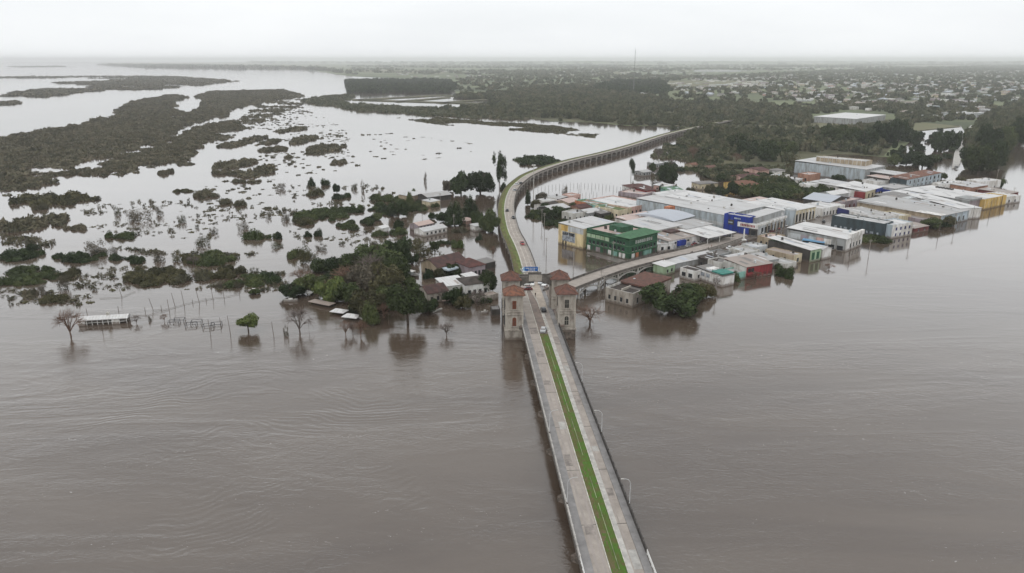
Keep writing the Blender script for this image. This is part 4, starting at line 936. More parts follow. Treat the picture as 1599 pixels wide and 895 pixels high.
bldg('store_building', 'tall bright blue panelled store front with a light emblem', (1171, 341.5), (1131, 335), (1180, 339), 9.6, 'blue', 'r_light', 'flat', cat='store', par=0.6, wallL='blue', wallR='blue',
     extras=[ex_face('emblem_panel', 'L', 0.6, 0.82, 4.6, 7.4, 'dark', 0.1, 0.05), ex_letters('L', 0.34, 0.6, 8.2, 0.8, 'skyblue', 2), ex_letters('L', 0.64, 0.78, 5.6, 0.7, 'skyblue', 5, -0.4)] + [ex_face('panel_joint', 'L', a, a + 0.012, 0.5, 9.6, 'navy', 0.05, 0.02) for a in (0.2, 0.4, 0.6, 0.8)])
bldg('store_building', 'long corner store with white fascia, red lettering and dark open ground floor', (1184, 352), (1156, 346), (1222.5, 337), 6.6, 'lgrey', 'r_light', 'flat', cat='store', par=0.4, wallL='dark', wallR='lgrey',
     wr=[(8, 0.6, 4.4, 2.2, 0.1, 1.0, G, 'shop_window')], wl=[(3, 0.6, 3.4, 2.6, 0.05, 0.95, G, 'shop_window')],
     extras=[ex_face('fascia', 'L', 0.0, 1.0, 4.4, 7.0, 'white', 0.3, 0.1), ex_letters('L', 0.14, 0.85, 5.0, 1.3, 'red', 4, -0.46), ex_face('fascia', 'R', 0.0, 1.0, 5.8, 7.0, 'white', 0.3, 0.1),
             ex_box('upper_storey', 0.1, 0.98, 0.25, 1.0, 0, 3.2, 'grey', mroof='r_light'), ex_clutter(5, 21)] + [ex_face('shop_column', 'R', a, a + 0.015, 0.3, 5.6, 'tan', 0.25, 0.05) for a in (0.3, 0.45, 0.6, 0.75, 0.9)])
def drum(o, w, d, H):
    mb = MB(); mb.bar((-1.2, -0.8, -1), (-1.2, -0.8, H + 1.6), 3.0, 3.0, 16); mb.build('round_corner', M['bluegrey'], o)
    mb = MB(); mb.bar((-1.2, -0.8, H + 1.6), (-1.2, -0.8, H + 2.4), 3.3, 3.3, 16); mb.build('corner_cap', M['lgrey'], o)
bldg('store_building', 'large white roofed store with a cream colonnaded side and a round grey corner', (1234, 331), (1170, 318), (1267, 321.5), 8.0, 'cream', 'r_white', 'shed', cat='store', rise=0.9, wallL='lgrey', wallR='cream',
     wr=[(7, 1.0, 5.6, 1.5, 0.08, 0.98, G, 'window')], extras=[drum, ex_pilasters('R', 7, 0.3, 6.8, 'white', 0.05, 0.99, 0.6, 0.5), ex_clutter(3, 31)])
bldg('shop_building', 'white single storey shop row with small windows beyond the colonnaded store', (1284, 327), (1262, 319.5), (1304, 318.5), 5.2, 'white', 'r_white', 'flat', wr=[(7, 1.2, 3.4, 0.9, 0.04, 0.98, G, 'window')])
bldg('warehouse', 'grey corrugated gable roof with a dark open end', (1296, 316), (1262, 309), (1316, 307), 5.6, 'dark', 'r_blue', 'gable', rise=2.4, ridge='y', over=0.6)
bldg('warehouse', 'small white gable roof behind the grey gabled shed', (1300, 305), (1284, 301), (1320, 300), 5.4, 'lgrey', 'r_white', 'gable', rise=1.6, ridge='x')
bldg('shop_building', 'maroon and mauve shop row on the far side of the street', (1308, 318), (1300, 314), (1333, 309), 5.0, 'mauve', 'r_pink', 'flat', wr=[(5, 0.8, 3.0, 1.6, 0.05, 0.95, 'maroon', 'shop_window')])
bldg('shop_building', 'long white roofed shop with a red and blue front at the street corner', (1352, 299.5), (1308, 293), (1373, 291), 5.8, 'white', 'r_white', 'shed', rise=1.6, wallR='cream',
     wr=[(4, 0.8, 3.8, 1.8, 0.1, 0.9, G, 'shop_window')], extras=[ex_face('red_front', 'L', 0.0, 0.35, 0.5, 5.4, 'red', 0.4, 0.2), ex_face('blue_sign', 'R', 0.55, 1.0, 3.4, 5.6, 'blue', 0.5, 0.2), ex_clutter(3, 41)])
bldg('shop_building', 'pale low hall with a dark open front', (1312, 292), (1270, 284.5), (1330, 286.5), 4.8, 'offwhite', 'r_light', 'shed', rise=0.8, wl=[(3, 0.6, 3.6, 6.0, 0.05, 0.95, G, 'opening')])
bldg('white_house', 'small white house with two dark windows by the bright green tree', (1268, 290), (1251, 287), (1276, 286), 5.0, 'white', 'r_white', 'flat', cat='house', wl=[(3, 1.4, 3.2, 1.0, 0.1, 0.9, G, 'window')])
def wh_extras(o, w, d, H):
    for i in range(14):
        mb = MB(); y = d * i / 14; mb.box(-0.1, -0.003, y, y + 0.25, 0.5, H); mb.build('wall_rib', M['grey'], o)
bldg('warehouse', 'huge pale grey warehouse with a ribbed blank wall at the edge of the woods', (1352, 265), (1243.5, 252.5), (1378, 259), 9.8, 'bluegrey', 'r_light', 'shed', rise=1.0, wallL='bluegrey', wallR='grey', extras=[wh_extras])
bldg('lattice_roof_building', 'tall frame building with an open lattice top behind the huge warehouse', (1352, 253), (1276, 246), (1360, 250), 13.5, 'tan', 'r_grey', 'flat', par=0.3, wallL='tan', extras=[ex_pilasters('L', 12, 9.5, 14.6, 'offwhite', 0, 1, 0.3, 0.3), ex_box('top_rail', -0.02, 0.05, 0, 1, 1.0, 1.4, 'white')])
bldg('brick_house', 'orange brick house below the huge warehouse', (1264, 274), (1247, 271.5), (1280, 271), 6.0, 'brick', 'r_pink', 'flat', cat='house', wl=[(2, 1.2, 3.4, 1.4, 0.1, 0.9, G, 'window')])
bldg('warehouse', 'long pale roofed hall right of the huge warehouse', (1424, 277), (1356, 268), (1437, 273), 7.0, 'dark', 'r_light', 'shed', rise=0.6, wallL='dark')
bldg('shop_building', 'light blue two storey building with an orange end wall on the far street', (1416.5, 281), (1400, 277), (1456, 268.5), 7.6, 'skyblue', 'tile_orange', 'shed', rise=1.0, wallL='slate', wr=[(8, 1.0, 2.8, 1.5, 0.04, 0.98, G, 'window'), (8, 4.2, 6.4, 1.8, 0.04, 0.98, G, 'window')])
bldg('shop_building', 'low building with rusty pink sheet roofs and a chimney', (1405, 283), (1362, 275), (1424, 277), 5.4, 'dark', 'r_pink', 'shed', rise=0.6, extras=[ex_clutter(5, 51)])
bldg('shop_building', 'low white walled building in front of the rusty pink roofs', (1372, 285), (1350, 281), (1385, 282), 4.4, 'white', 'r_grey', 'flat')
bldg('shop_building', 'grey building with a round yellow disc sign', (1398, 296), (1375, 290), (1414, 290), 5.6, 'grey', 'r_grey', 'flat', extras=[ex_face('blue_awning', 'L', 0.2, 0.9, 2.6, 4.6, 'blue', 0.8, 0.1)])
bldg('warehouse', 'very large white roofed store with a row of dark roof vents', (1514, 314), (1420, 295.5), (1541, 304), 6.4, 'grey', 'r_white', 'shed', rise=0.5, cat='store', wallR='mauve', wallL='grey',
     extras=[ex_box('corner_box', 0.0, 0.35, -0.02, 0.2, 0.1, 1.2, 'grey')] + [ex_box('roof_vent', 0.80, 0.86, 0.60 + 0.045 * i, 0.625 + 0.045 * i, 0.5, 1.4, 'dark') for i in range(6)], wr=[(4, 0.4, 2.6, 2.0, 0.1, 0.9, G, 'shop_window')])
bldg('yellow_building', 'yellow fronted building with vertical ribs at the river edge', (1538, 313), (1522, 308.5), (1557, 304), 6.2, 'gold', 'r_white', 'flat', wallR='gold', extras=[ex_pilasters('R', 6, 0.5, 6.0, 'yellow', 0.02, 0.98, 0.4, 0.3)])
bldg('white_building', 'small white building at the far right end of the river front', (1559, 310), (1540, 303.5), (1574, 303.5), 4.4, 'white', 'r_white', 'flat', wr=[(3, 1.0, 2.6, 1.4, 0.1, 0.9, G, 'window')])
bldg('warehouse', 'long narrow white shed roof reaching the river with a white end wall', (1499, 326), (1436, 305), (1512, 321), 6.6, 'offwhite', 'r_white', 'shed', rise=0.4, wallR='white', wallL='dark')
bldg('warehouse', 'dark roofed hall with skylights between two white roofs', (1462, 321.5), (1372, 305), (1478, 314), 6.0, 'dark', 'r_dark', 'shed', rise=0.8, extras=[ex_box('skylight', 0.2, 0.7, 0.2, 0.32, 0.2, 0.7, 'lgrey'), ex_box('skylight', 0.2, 0.7, 0.5, 0.62, 0.4, 0.8, 'lgrey'), ex_clutter(8, 61)])
bldg('warehouse', 'long grey roofed hall with a white eaves strip and a blue grey river front', (1470, 337.5), (1352, 314), (1491, 325), 6.2, 'mauve', 'r_grey', 'shed', rise=0.9, wallR='skyblue', wallL='tan', over=0.6,
     wr=[(5, 1.0, 3.6, 1.6, 0.1, 0.9, G, 'window')], extras=[ex_box('eaves_strip', -0.03, 0.16, 0, 1, 0.22, 0.42, 'white'), ex_clutter(6, 62)])
bldg('shop_building', 'building with a dark blue end panel and white parapet wall', (1366, 341), (1326, 326), (1384, 334), 6.0, 'white', 'r_grey', 'flat', wallL='white', wl=[(3, 1.6, 3.0, 2.2, 0.1, 0.6, G, 'window')], extras=[ex_face('blue_panel', 'L', 0.68, 1.0, 0.5, 7.0, 'navy', 0.3, 0.1), ex_clutter(4, 63)])
bldg('small_house', 'small cream flat roofed house beside the dark blue end panel', (1392, 340), (1380, 333), (1405, 334), 5.0, 'cream', 'r_light', 'flat', cat='house', wl=[(2, 1.2, 2.8, 1.2, 0.1, 0.9, G, 'window')])
def slate_extras(o, w, d, H):
    rg = random.Random(8)
    for i in range(9):
        mb = MB(); y = d * (0.08 + 0.1 * i); mb.box(-0.14, -0.004, y, y + rg.uniform(0.8, 1.8), 1.4, 2.6); mb.build('window', M['lit_glass'], o)
bldg('office_building', 'long dark slate building with small bright openings near the river', (1381, 350.5), (1301, 336.5), (1392, 346), 7.6, 'slate', 'r_light', 'flat', wallL='slate', wallR='slate', par=0.3, extras=[slate_extras, ex_clutter(4, 64)])
bldg('white_building', 'white and blue two storey building joined to the slate one', (1394, 353), (1376, 346), (1412, 345.5), 7.0, 'skyblue', 'r_white', 'flat', wallR='white', wr=[(4, 1.0, 2.6, 1.0, 0.1, 0.95, 'navy', 'window'), (4, 4.2, 5.8, 1.2, 0.1, 0.95, 'navy', 'window')])
bldg('poster_store', 'store with a bright white roof and a row of posters along its long wall', (1322, 374), (1230, 358.5), (1347, 364), 6.4, 'lgrey', 'r_white', 'shed', rise=1.0, cat='store', wallL='grey', wallR='white', over=0.4,
     wr=[(4, 1.2, 3.4, 1.3, 0.2, 0.95, G, 'window')], wl=[(2, 0.3, 2.6, 3.0, 0.02, 0.3, G, 'opening')],
     extras=[ex_face('poster', 'L', a, b, 2.4, 5.0, m, 0.08, 0.02) for a, b, m in ((0.24, 0.36, 'white'), (0.37, 0.49, 'pink'), (0.5, 0.62, 'lgrey'), (0.63, 0.75, 'mauve'), (0.76, 0.98, 'lgrey'))] + [ex_box('end_facade', 0.2, 1.02, -0.02, 0.03, -0.2, 2.0, 'white')])
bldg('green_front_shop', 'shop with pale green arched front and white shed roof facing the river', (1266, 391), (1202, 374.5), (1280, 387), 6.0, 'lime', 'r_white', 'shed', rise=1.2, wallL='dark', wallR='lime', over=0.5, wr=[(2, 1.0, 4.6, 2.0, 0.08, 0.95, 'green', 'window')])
bldg('white_building', 'plain white gabled building right of the pale green front', (1285, 390), (1260, 383), (1295.5, 386.5), 5.0, 'white', 'r_light', 'gable', rise=1.0, ridge='y')
bldg('tan_building', 'low tan walled building with a brown roof in front of the pale green shop', (1240, 400), (1197, 389.5), (1250, 396), 4.2, 'tan', 'r_brown', 'flat', wallR='cream', par=0.3, wr=[(1, 1.0, 2.8, 1.6, 0.2, 0.8, G, 'window')], wl=[(2, 1.6, 2.6, 1.0, 0.1, 0.9, G, 'window')])
bldg('grey_house', 'small grey walled yard at the river below the tan building', (1226, 414), (1205, 407), (1240, 409), 2.6, 'offwhite', 'r_grey', 'flat', cat='house')
bldg('red_building', 'red painted riverside building with a balcony', (1166, 417.5), (1134, 405), (1203, 410), 5.4, 'red', 'r_brown', 'shed', rise=0.6, wallL='offwhite', wallR='red', wr=[(2, 2.8, 4.6, 1.6, 0.05, 0.3, G, 'window'), (4, 0.6, 2.2, 1.4, 0.3, 0.98, 'maroon', 'window')], extras=[ex_face('balcony', 'R', 0.0, 0.28, 1.8, 2.8, 'red', 1.0, 0.2)])
bldg('white_house', 'white house with two black windows nearest the ruined house', (1086, 424.5), (1063.5, 418), (1095, 421), 4.4, 'white', 'tile_black', 'flat', cat='house', par=0.2, wl=[(2, 1.2, 3.0, 2.0, 0.1, 0.95, G, 'window')], wr=[(1, 1.2, 2.6, 1.2, 0.2, 0.8, G, 'window')])
bldg('white_house', 'long white house with a teal roof patch at the water edge', (1128, 432), (1092, 418.5), (1143, 427), 4.6, 'white', 'r_dark', 'shed', cat='house', rise=0.8, wl=[(2, 2.2, 3.8, 2.2, 0.45, 0.85, LG, 'window'), (1, 0.4, 2.4, 1.6, 0.88, 0.98, G, 'door')], extras=[ex_box('teal_roof', 0.05, 0.95, 0.02, 0.45, 0.45, 0.9, 'r_teal'), ex_box('white_roof', 0.2, 0.9, 0.55, 0.75, 0.5, 0.9, 'white')])
bldg('small_house', 'small mint green walled lean to beside the red building', (1150, 428), (1134, 421), (1164, 423.5), 3.0, 'teal', 'r_grey', 'flat', cat='house')
for i, (N_, L_, R_, h_, wl_, rf_, kd, lb) in enumerate([
    ((1112, 408), (1092, 401.5), (1130, 402), 4.0, 'dark', 'tile_black', 'shed', 'black patched roof just below the ramp'),
    ((1122, 400), (1104, 395), (1140, 394), 3.6, 'grey', 'r_dark', 'flat', 'grey walled yard building near the ramp end'),
    ((1126, 412), (1108, 406), (1140, 407), 4.2, 'offwhite', 'r_dark', 'flat', 'dark flat roof with white chimneys below the ramp'),
    ((1166, 396), (1140, 388.5), (1184, 391), 4.6, 'offwhite', 'r_grey', 'flat', 'pale walled roofless looking yard building near the white street column'),
    ((1180, 388), (1160, 382), (1196, 383.5), 4.2, 'lgrey', 'r_light', 'flat', 'pale grey flat roofed block between the street and the tan building'),
    ((1158, 409), (1138, 400.5), (1180, 402), 4.6, 'mauve', 'r_light', 'shed', 'long pale streaked roof above the red building'),
    ((1196, 408), (1172, 399), (1210, 402.5), 3.8, 'grey', 'r_grey', 'shed', 'grey streaked roof between the red and tan buildings'),
    ((1204, 374), (1186, 369), (1222, 368), 4.0, 'tan', 'r_pink', 'flat', 'low pinkish yard building right of the white street column'),
    ((1440, 344), (1408, 337), (1458, 339), 4.0, 'mauve', 'r_brown', 'flat', 'low brown yard building behind the riverside bushes'),
    ((1428, 357), (1408, 352), (1446, 352), 2.8, 'maroon', 'r_brown', 'shed', 'low reddish shed at the river edge left of the bushes'),
    ((1466, 302), (1440, 296), (1476, 297), 4.2, 'dark', 'r_dark', 'flat', 'dark low block beside the vented white roof'),
    ((1424, 309), (1386, 301), (1440, 303), 6.0, 'offwhite', 'r_white', 'shed', 'small bright white roof by the round yellow sign'),
    ((1474, 289), (1461, 286), (1497, 283), 5.0, 'white', 'r_white', 'flat', 'white walled hall with a maroon base behind the vented roof'),
    ((1518, 293), (1484, 287), (1534, 288), 4.6, 'brick', 'r_light', 'shed', 'long brick walled hall behind the vented roof'),
    ((1534, 285), (1524, 281), (1546, 280), 5.6, 'white', 'r_white', 'flat', 'white cube shaped house near the two big trees'),
    ((1575, 303), (1532, 296), (1582, 299), 3.4, 'maroon', 'r_brown', 'shed', 'long dark maroon shed at the far river corner'),
    ((1222, 336), (1196, 331), (1240, 330), 6.5, 'lgrey', 'r_light', 'shed', 'pale roof between the corner store and the round grey corner'),
    ((1180, 322), (1152, 315), (1212, 313), 7.6, 'lgrey', 'r_pink', 'shed', 'pinkish white roof behind the corner store')]):
    bldg('low_building', lb, N_, L_, R_, h_, wl_, rf_, kd, cat='building', rise=0.5, wl=[(2, 0.9, 2.2, 1.0, 0.1, 0.9, G, 'window')], wr=[(2, 0.9, 2.2, 1.0, 0.1, 0.9, G, 'window')], extras=[ex_clutter(2, 70 + i)])
# --- houses between the viaduct and the block
bldg('house_row', 'orange and teal end of the colourful terrace', (934, 322), (903, 313), (946, 318.5), 5.0, 'teal', 'r_moss', 'flat', cat='terrace', wallL='orange', wallR='teal', wl=[(4, 1.0, 2.8, 1.0, 0.0, 1.0, G, 'window')], extras=[ex_face('teal_front', 'L', 0.0, 0.45, 0.3, 5.3, 'teal', 0.06, 0.02)] + [ex_face('window', 'L', a, a + 0.06, 1.0, 2.8, 'glass', 0.1, 0.04) for a in (0.08, 0.22, 0.34)])
bldg('house_row', 'cream middle part of the colourful terrace with a mossy roof', (967, 330), (934, 322), (980, 325), 5.0, 'cream', 'r_moss', 'flat', cat='terrace', wallL='cream', wl=[(6, 0.8, 3.0, 1.1, 0.02, 0.98, G, 'window')], wr=[(2, 0.8, 3.0, 1.1, 0.1, 0.9, G, 'window')])
bldg('house_row', 'pink and white right part of the colourful terrace with white roof', (978, 326), (932, 311), (1001, 315.5), 5.0, 'pink', 'r_white', 'flat', cat='terrace', wallR='pink', wr=[(7, 0.8, 3.0, 1.1, 0.02, 0.98, G, 'window')], extras=[ex_face('white_front', 'R', 0.55, 1.0, 3.2, 5.4, 'white', 0.05, 0.02)])
bldg('flat_roof_hall', 'low pinkish flat roofed hall behind the terrace', (1006, 305), (962, 301.5), (1030, 301), 3.0, 'mauve', 'r_pink', 'flat')
for i, (nm, lb, N_, L_, R_, h_, wl_, rf_, kd, rd, rs_) in enumerate([
    ('house', 'white walled house with a maroon roof standing alone in the water', (988, 294.5), (982, 289), (1012, 291), 4.0, 'white', 'tile_maroon', 'hip', 'x', 1.8),
    ('house', 'red walled house end beside the maroon roofed one', (1008, 298), (999, 293), (1014, 295), 4.0, 'red', 'tile_maroon', 'shed', 'x', 1.0),
    ('house', 'white roofed open shed behind the teal house', (1040, 292), (1024, 289), (1048, 288.5), 3.6, 'pink', 'r_white', 'shed', 'x', 0.5),
    ('teal_house', 'mint green house among the flooded trees', (1042, 298), (1037, 294), (1064, 296), 4.0, 'teal', 'r_green', 'shed', 'x', 0.8),
    ('house', 'cream house with a long dark roof by the flooded square', (1092, 288), (1085, 284.5), (1118, 285.5), 4.2, 'cream', 'r_dark', 'hip', 'x', 1.2),
    ('orange_house', 'house with an orange tiled roof and yellow walls', (1158, 290), (1138, 284), (1176, 286), 5.0, 'gold', 'tile_orange', 'gable', 'x', 1.8),
    ('house', 'yellow walled house end below the orange roof', (1170, 295), (1154, 292), (1182, 292), 3.6, 'gold', 'tile', 'shed', 'x', 0.6),
    ('house', 'pale pink long house with a maroon roof', (1160, 277.5), (1144, 274), (1182, 274), 4.6, 'pink', 'tile_maroon', 'gable', 'x', 1.4),
    ('house', 'pink house with a dark red roof backing on the woods', (1186, 267), (1168, 263), (1192, 264), 6.0, 'pink', 'tile_maroon', 'gable', 'x', 1.2),
    ('house', 'white low house between two dark trees', (1198, 287), (1180, 284), (1204, 284), 3.6, 'white', 'r_light', 'gable', 'x', 0.8),
    ('house', 'bright white house below the half bare trees', (1224, 276), (1205, 273.5), (1230, 273), 5.0, 'white', 'r_grey', 'flat', 'x', 1),
    ('house', 'white walled house with a dark roof left of the half bare trees', (1212, 267.5), (1204, 265), (1219, 265), 4.5, 'white', 'r_dark', 'hip', 'x', 1.2),
    ('house', 'low house with a pale strip roof between the trees and brick house', (1246, 281), (1230, 279), (1252, 279), 3.4, 'white', 'r_light', 'shed', 'x', 0.4),
    ('house', 'rusty roofed houses at the edge of the wood', (1106, 262), (1096, 260), (1120, 261), 4.0, 'tan', 'tile', 'gable', 'x', 1.2),
    ('house', 'small orange roofed house half hidden by garden trees', (1082, 258), (1070, 256), (1092, 256.5), 4.0, 'tan', 'tile_orange', 'gable', 'x', 1.2),
    ('house', 'pale sheet roof half hidden by trees in the water', (1024, 256), (1016, 253.5), (1031, 254), 4.0, 'grey', 'r_light', 'shed', 'x', 0.6),
    ('house', 'grey sheet roofed house in open water left of the garden trees', (1004, 269.5), (996, 267), (1011, 267), 3.4, 'grey', 'r_grey', 'gable', 'x', 1.0),
    ('house', 'long pale sheet roof over dark walls beside the viaduct', (862, 328), (851, 322), (880, 322), 4.0, 'dark', 'r_light', 'gable', 'x', 1.4),
    ('house', 'white house with a black roof next to the tall light mast', (852, 323), (841, 318.5), (868, 318), 4.0, 'white', 'tile_black', 'gable', 'x', 1.4),
    ('house', 'small white house near the viaduct with a dark lean to', (852, 315), (847, 311.5), (862, 311), 4.0, 'white', 'r_light', 'flat', 'x', 1.4),
    ('house', 'grey long roofed shed between white house and terrace', (872, 311), (856, 308.5), (884, 307), 3.6, 'dark', 'r_grey', 'shed', 'x', 0.6),
    ('house', 'pinkish roofed house left of the orange terrace end', (888, 317), (872, 313), (898, 312), 4.0, 'tan', 'r_pink', 'gable', 'x', 1.2),
    ('house', 'red roofed house tucked behind the cream shop', (906, 326), (896, 321), (920, 321), 3.8, 'brick', 'tile_maroon', 'gable', 'x', 1.4),
    ('house', 'peach walled building at the water behind the terrace', (892, 307), (880, 304), (904, 304), 4.0, 'pink', 'r_pink', 'flat', 'x', 1),
    ('house', 'grey blocky house behind the cream shop roof', (896, 335), (882, 330.5), (912, 330), 4.4, 'offwhite', 'r_grey', 'flat', 'x', 1),
    ('house', 'white patched roofs between the blocky house and terrace', (918, 333), (906, 328.5), (932, 328), 4.0, 'grey', 'r_light', 'gable', 'x', 1),
    ('house', 'dark roofed sheds right of the white patched roofs', (938, 334), (926, 329), (950, 330), 3.6, 'dark', 'r_dark', 'shed', 'x', 1)]):
    bldg(nm, lb, N_, L_, R_, h_, wl_, rf_, kd, cat='house', rise=rs_, ridge=rd, over=0.5, wl=[(2, 1.0, 2.4, 1.0, 0.1, 0.9, G, 'window')], wr=[(3, 1.0, 2.4, 1.0, 0.05, 0.95, G, 'window')])
# --- left bank houses by the towers
bldg('brown_roof_house', 'large house with a long dark maroon gable roof', (683, 417), (664, 408), (722, 405), 5.0, 'tan', 'tile_dark', 'gable', cat='house', rise=2.6, ridge='x', over=0.7, wr=[(5, 1.0, 2.8, 1.2, 0.05, 0.95, G, 'window')], wl=[(2, 1.0, 2.8, 1.2, 0.1, 0.9, G, 'window')], extras=[ex_box('pale_lean_to', 0.12, 0.5, -0.42, -0.02, -1.4, -0.7, 'skyblue')])
bldg('red_roof_house', 'house with patched red tile roofs right of the maroon roofed one', (733, 418), (719, 408.5), (753, 412), 5.4, 'mauve', 'tile_maroon', 'hip', cat='house', rise=2.2, over=0.5, wr=[(4, 1.0, 3.4, 1.0, 0.05, 0.95, G, 'window')], extras=[ex_clutter(3, 91)])
bldg('dark_shed', 'dark sheet roofed shed right of the patched red roofs', (756, 412), (748, 407), (769, 407), 3.8, 'dark', 'r_dark', 'shed', cat='shed', rise=0.4)
bldg('white_house', 'white house with a dark hipped roof and three windows beside the towers', (727, 446), (717, 435), (764, 440), 5.2, 'white', 'tile_black', 'hip', cat='house', rise=1.6, over=0.3, wr=[(4, 0.9, 3.0, 1.2, 0.04, 0.9, G, 'window')], wl=[(1, 0.9, 3.0, 1.2, 0.1, 0.9, G, 'window')])
bldg('white_roof_shed', 'bright white sheet roof joined to the hipped white house', (695, 448), (688, 437), (726, 441), 4.6, 'offwhite', 'r_white', 'shed', cat='shed', rise=0.8, over=0.3)
bldg('white_roof_shed', 'small bright white roof behind the dark hipped roof', (730, 434), (722, 430), (745, 430), 5.2, 'offwhite', 'r_white', 'shed', cat='shed', rise=0.5)
bldg('cream_house', 'old cream house with a brown gable roof half hidden by trees', (668, 459), (658, 449), (696, 452), 4.2, 'plaster', 'tile_dark', 'gable', cat='house', rise=2.0, ridge='x', over=0.4, wr=[(3, 0.9, 2.6, 1.0, 0.05, 0.95, G, 'window')])
bldg('low_white_house', 'low white and pale blue house with small dark openings', (662, 362), (653, 357), (693, 354), 3.0, 'white', 'r_light', 'gable', cat='house', rise=1.2, ridge='x', wr=[(5, 1.0, 2.2, 1.2, 0.05, 0.95, G, 'window')])
bldg('pink_house', 'pink walled house with a pale sheet roof', (654, 353), (644, 349), (673, 347.5), 3.2, 'mauve', 'r_pink', 'gable', cat='house', rise=1.2, ridge='x', wr=[(4, 1.0, 2.6, 1.2, 0.05, 0.95, G, 'window')])
bldg('open_shed', 'long grey open sided shed at the head of the flooded village', (668, 308), (655, 303.5), (702, 303), 4.4, 'dark', 'r_grey', 'gable', cat='shed', rise=1.4, ridge='x', over=0.8)
bldg('small_shed', 'pale patched roof beside the open shed', (640, 307), (628, 303.5), (656, 302), 3.6, 'tan', 'r_light', 'shed', cat='shed', rise=0.5)
bldg('cream_cottage', 'tiny cream cottage below the open shed', (672, 316), (664, 313), (682, 312.5), 3.4, 'cream', 'r_light', 'shed', cat='house', rise=0.4, wr=[(2, 1.0, 2.0, 0.8, 0.1, 0.9, G, 'window')])
bldg('white_hut', 'tiny white hut between the garden bushes', (596, 357), (590, 354), (602, 354), 3.0, 'white', 'r_white', 'gable', cat='hut', rise=0.8)
bldg('white_hut', 'small white hut behind the tall green conifers', (742, 354), (737, 351), (757, 351), 3.0, 'white', 'r_light', 'shed', cat='hut', rise=0.4)
bldg('tin_shed', 'rusty low shed behind the round green bush', (728, 346), (718, 343.5), (739, 342.5), 2.6, 'pink', 'r_pink', 'shed', cat='shed', rise=0.4)
bldg('pale_yard_wall', 'long pale low walled terrace just left of the towers', (745, 467), (738, 463), (777, 458.5), 2.2, 'plaster', 'r_brown', 'flat', cat='terrace', par=0.3)
bldg('dark_landing', 'dark flat roofed landing stage against the left tower', (768, 484), (767, 478), (781, 483), 3.0, 'dark', 'r_dark', 'flat', cat='landing stage', par=0.1)
bldg('far_white_hall', 'huge white roofed hall in the woods beyond the town', (1337, 186), (1276, 182), (1394, 176), 9.0, 'grey', 'r_white', 'shed', cat='hall', rise=0.5, wmax=120)
bldg('far_white_hall', 'low long pale hall beyond the huge white one', (1500, 178), (1470, 176), (1542, 176), 8.0, 'lgrey', 'r_light', 'shed', cat='hall', rise=0.5)
bldg('far_white_hall', 'long white hall on the edge of the far town', (1140, 110), (1082, 109.5), (1160, 109.6), 14.0, 'lgrey', 'r_white', 'shed', cat='hall', rise=0.5)

# ------------------------------------------------------------------ masses of vegetation nobody could count
ISL_UP = [(-40, 222), (60, 206), (130, 196), (190, 178), (205, 160), (270, 148), (290, 152), (268, 160), (268, 172), (300, 177), (325, 165), (312, 150), (330, 143), (440, 140), (468, 150), (420, 158), (360, 170), (340, 183), (290, 195), (250, 220), (165, 247), (115, 255), (118, 262), (60, 272), (66, 285), (40, 298), (-60, 304)]
ISL_LO = [(165, 256), (180, 250), (260, 225), (320, 196), (368, 189), (360, 205), (340, 215), (300, 228), (275, 245), (270, 256), (190, 258), (175, 268)]
scatter('scrub', 'large island of dense dark scrub along the river bend', ISL_UP, 15000, LOW['mound'], (5, 12), (2.5, 6.5), 'scrub', 1, z=-0.2, wob=0.5, gaps=0.25)
scatter('scrub', 'long lower tongue of scrub below the narrow channel', ISL_LO, 2600, LOW['mound'], (5, 10), (2.0, 5), 'scrub', 2, z=-0.2, wob=0.5, gaps=0.35)
scatter('scrub', 'far flat island of scrub in the wide river', [(12, 147), (80, 138), (145, 140), (160, 134), (85, 129), (160, 127), (215, 122), (260, 119), (340, 124), (362, 127), (330, 131), (240, 140), (160, 140), (60, 152), (20, 150)], 6500, VLOW['mound'], (12, 26), (3, 7), 'scrub', 3, z=-0.2, wob=0.5, gaps=0.6)
scatter('scrub', 'thin broken line of bushes across the far river', [(-20, 120), (240, 119), (240, 122.5), (-20, 122)], 420, VLOW['mound'], (16, 34), (5, 8), 'scrub', 4, z=-0.2, clump=0.01)
scatter('scrub', 'scrub tip at the left edge of the far river', [(-30, 163), (25, 158), (30, 162), (-30, 168)], 260, VLOW['mound'], (8, 16), (3, 5), 'scrub', 5, z=-0.2)
scatter('treeline', 'dark line of trees on the far bank left of the town', [(150, 101.6), (260, 102), (380, 104), (500, 107), (560, 117), (470, 108.5), (380, 108.6), (232, 106.5)], 1500, VLOW['round'], (28, 60), (18, 34), 'wood', 6)
scatter('treeline', 'faint strips of land and trees near the left horizon', [(10, 104), (100, 103.2), (100, 104.6), (30, 105.2)], 160, VLOW['mound'], (40, 90), (6, 12), 'wood', 7)
scatter('reeds', 'embankment strip of bushes round the flooded ponds', [(470, 158), (532, 148), (548, 150), (528, 160), (560, 165), (700, 171), (800, 171), (842, 180), (830, 187), (700, 182), (600, 177), (540, 170)], 3600, LOW['mound'], (7, 15), (3, 9), 'wood', 8, z=-0.2, wob=0.4, gaps=0.5)
scatter('reeds', 'flat reed beds in the water in front of the woods', [(618, 184), (680, 183), (722, 187), (760, 190), (860, 196), (935, 208), (925, 215), (840, 206), (780, 201), (690, 195)], 1500, LOW['mound'], (5, 11), (1.2, 2.6), 'olive', 9, z=-0.3, clump=0.05)
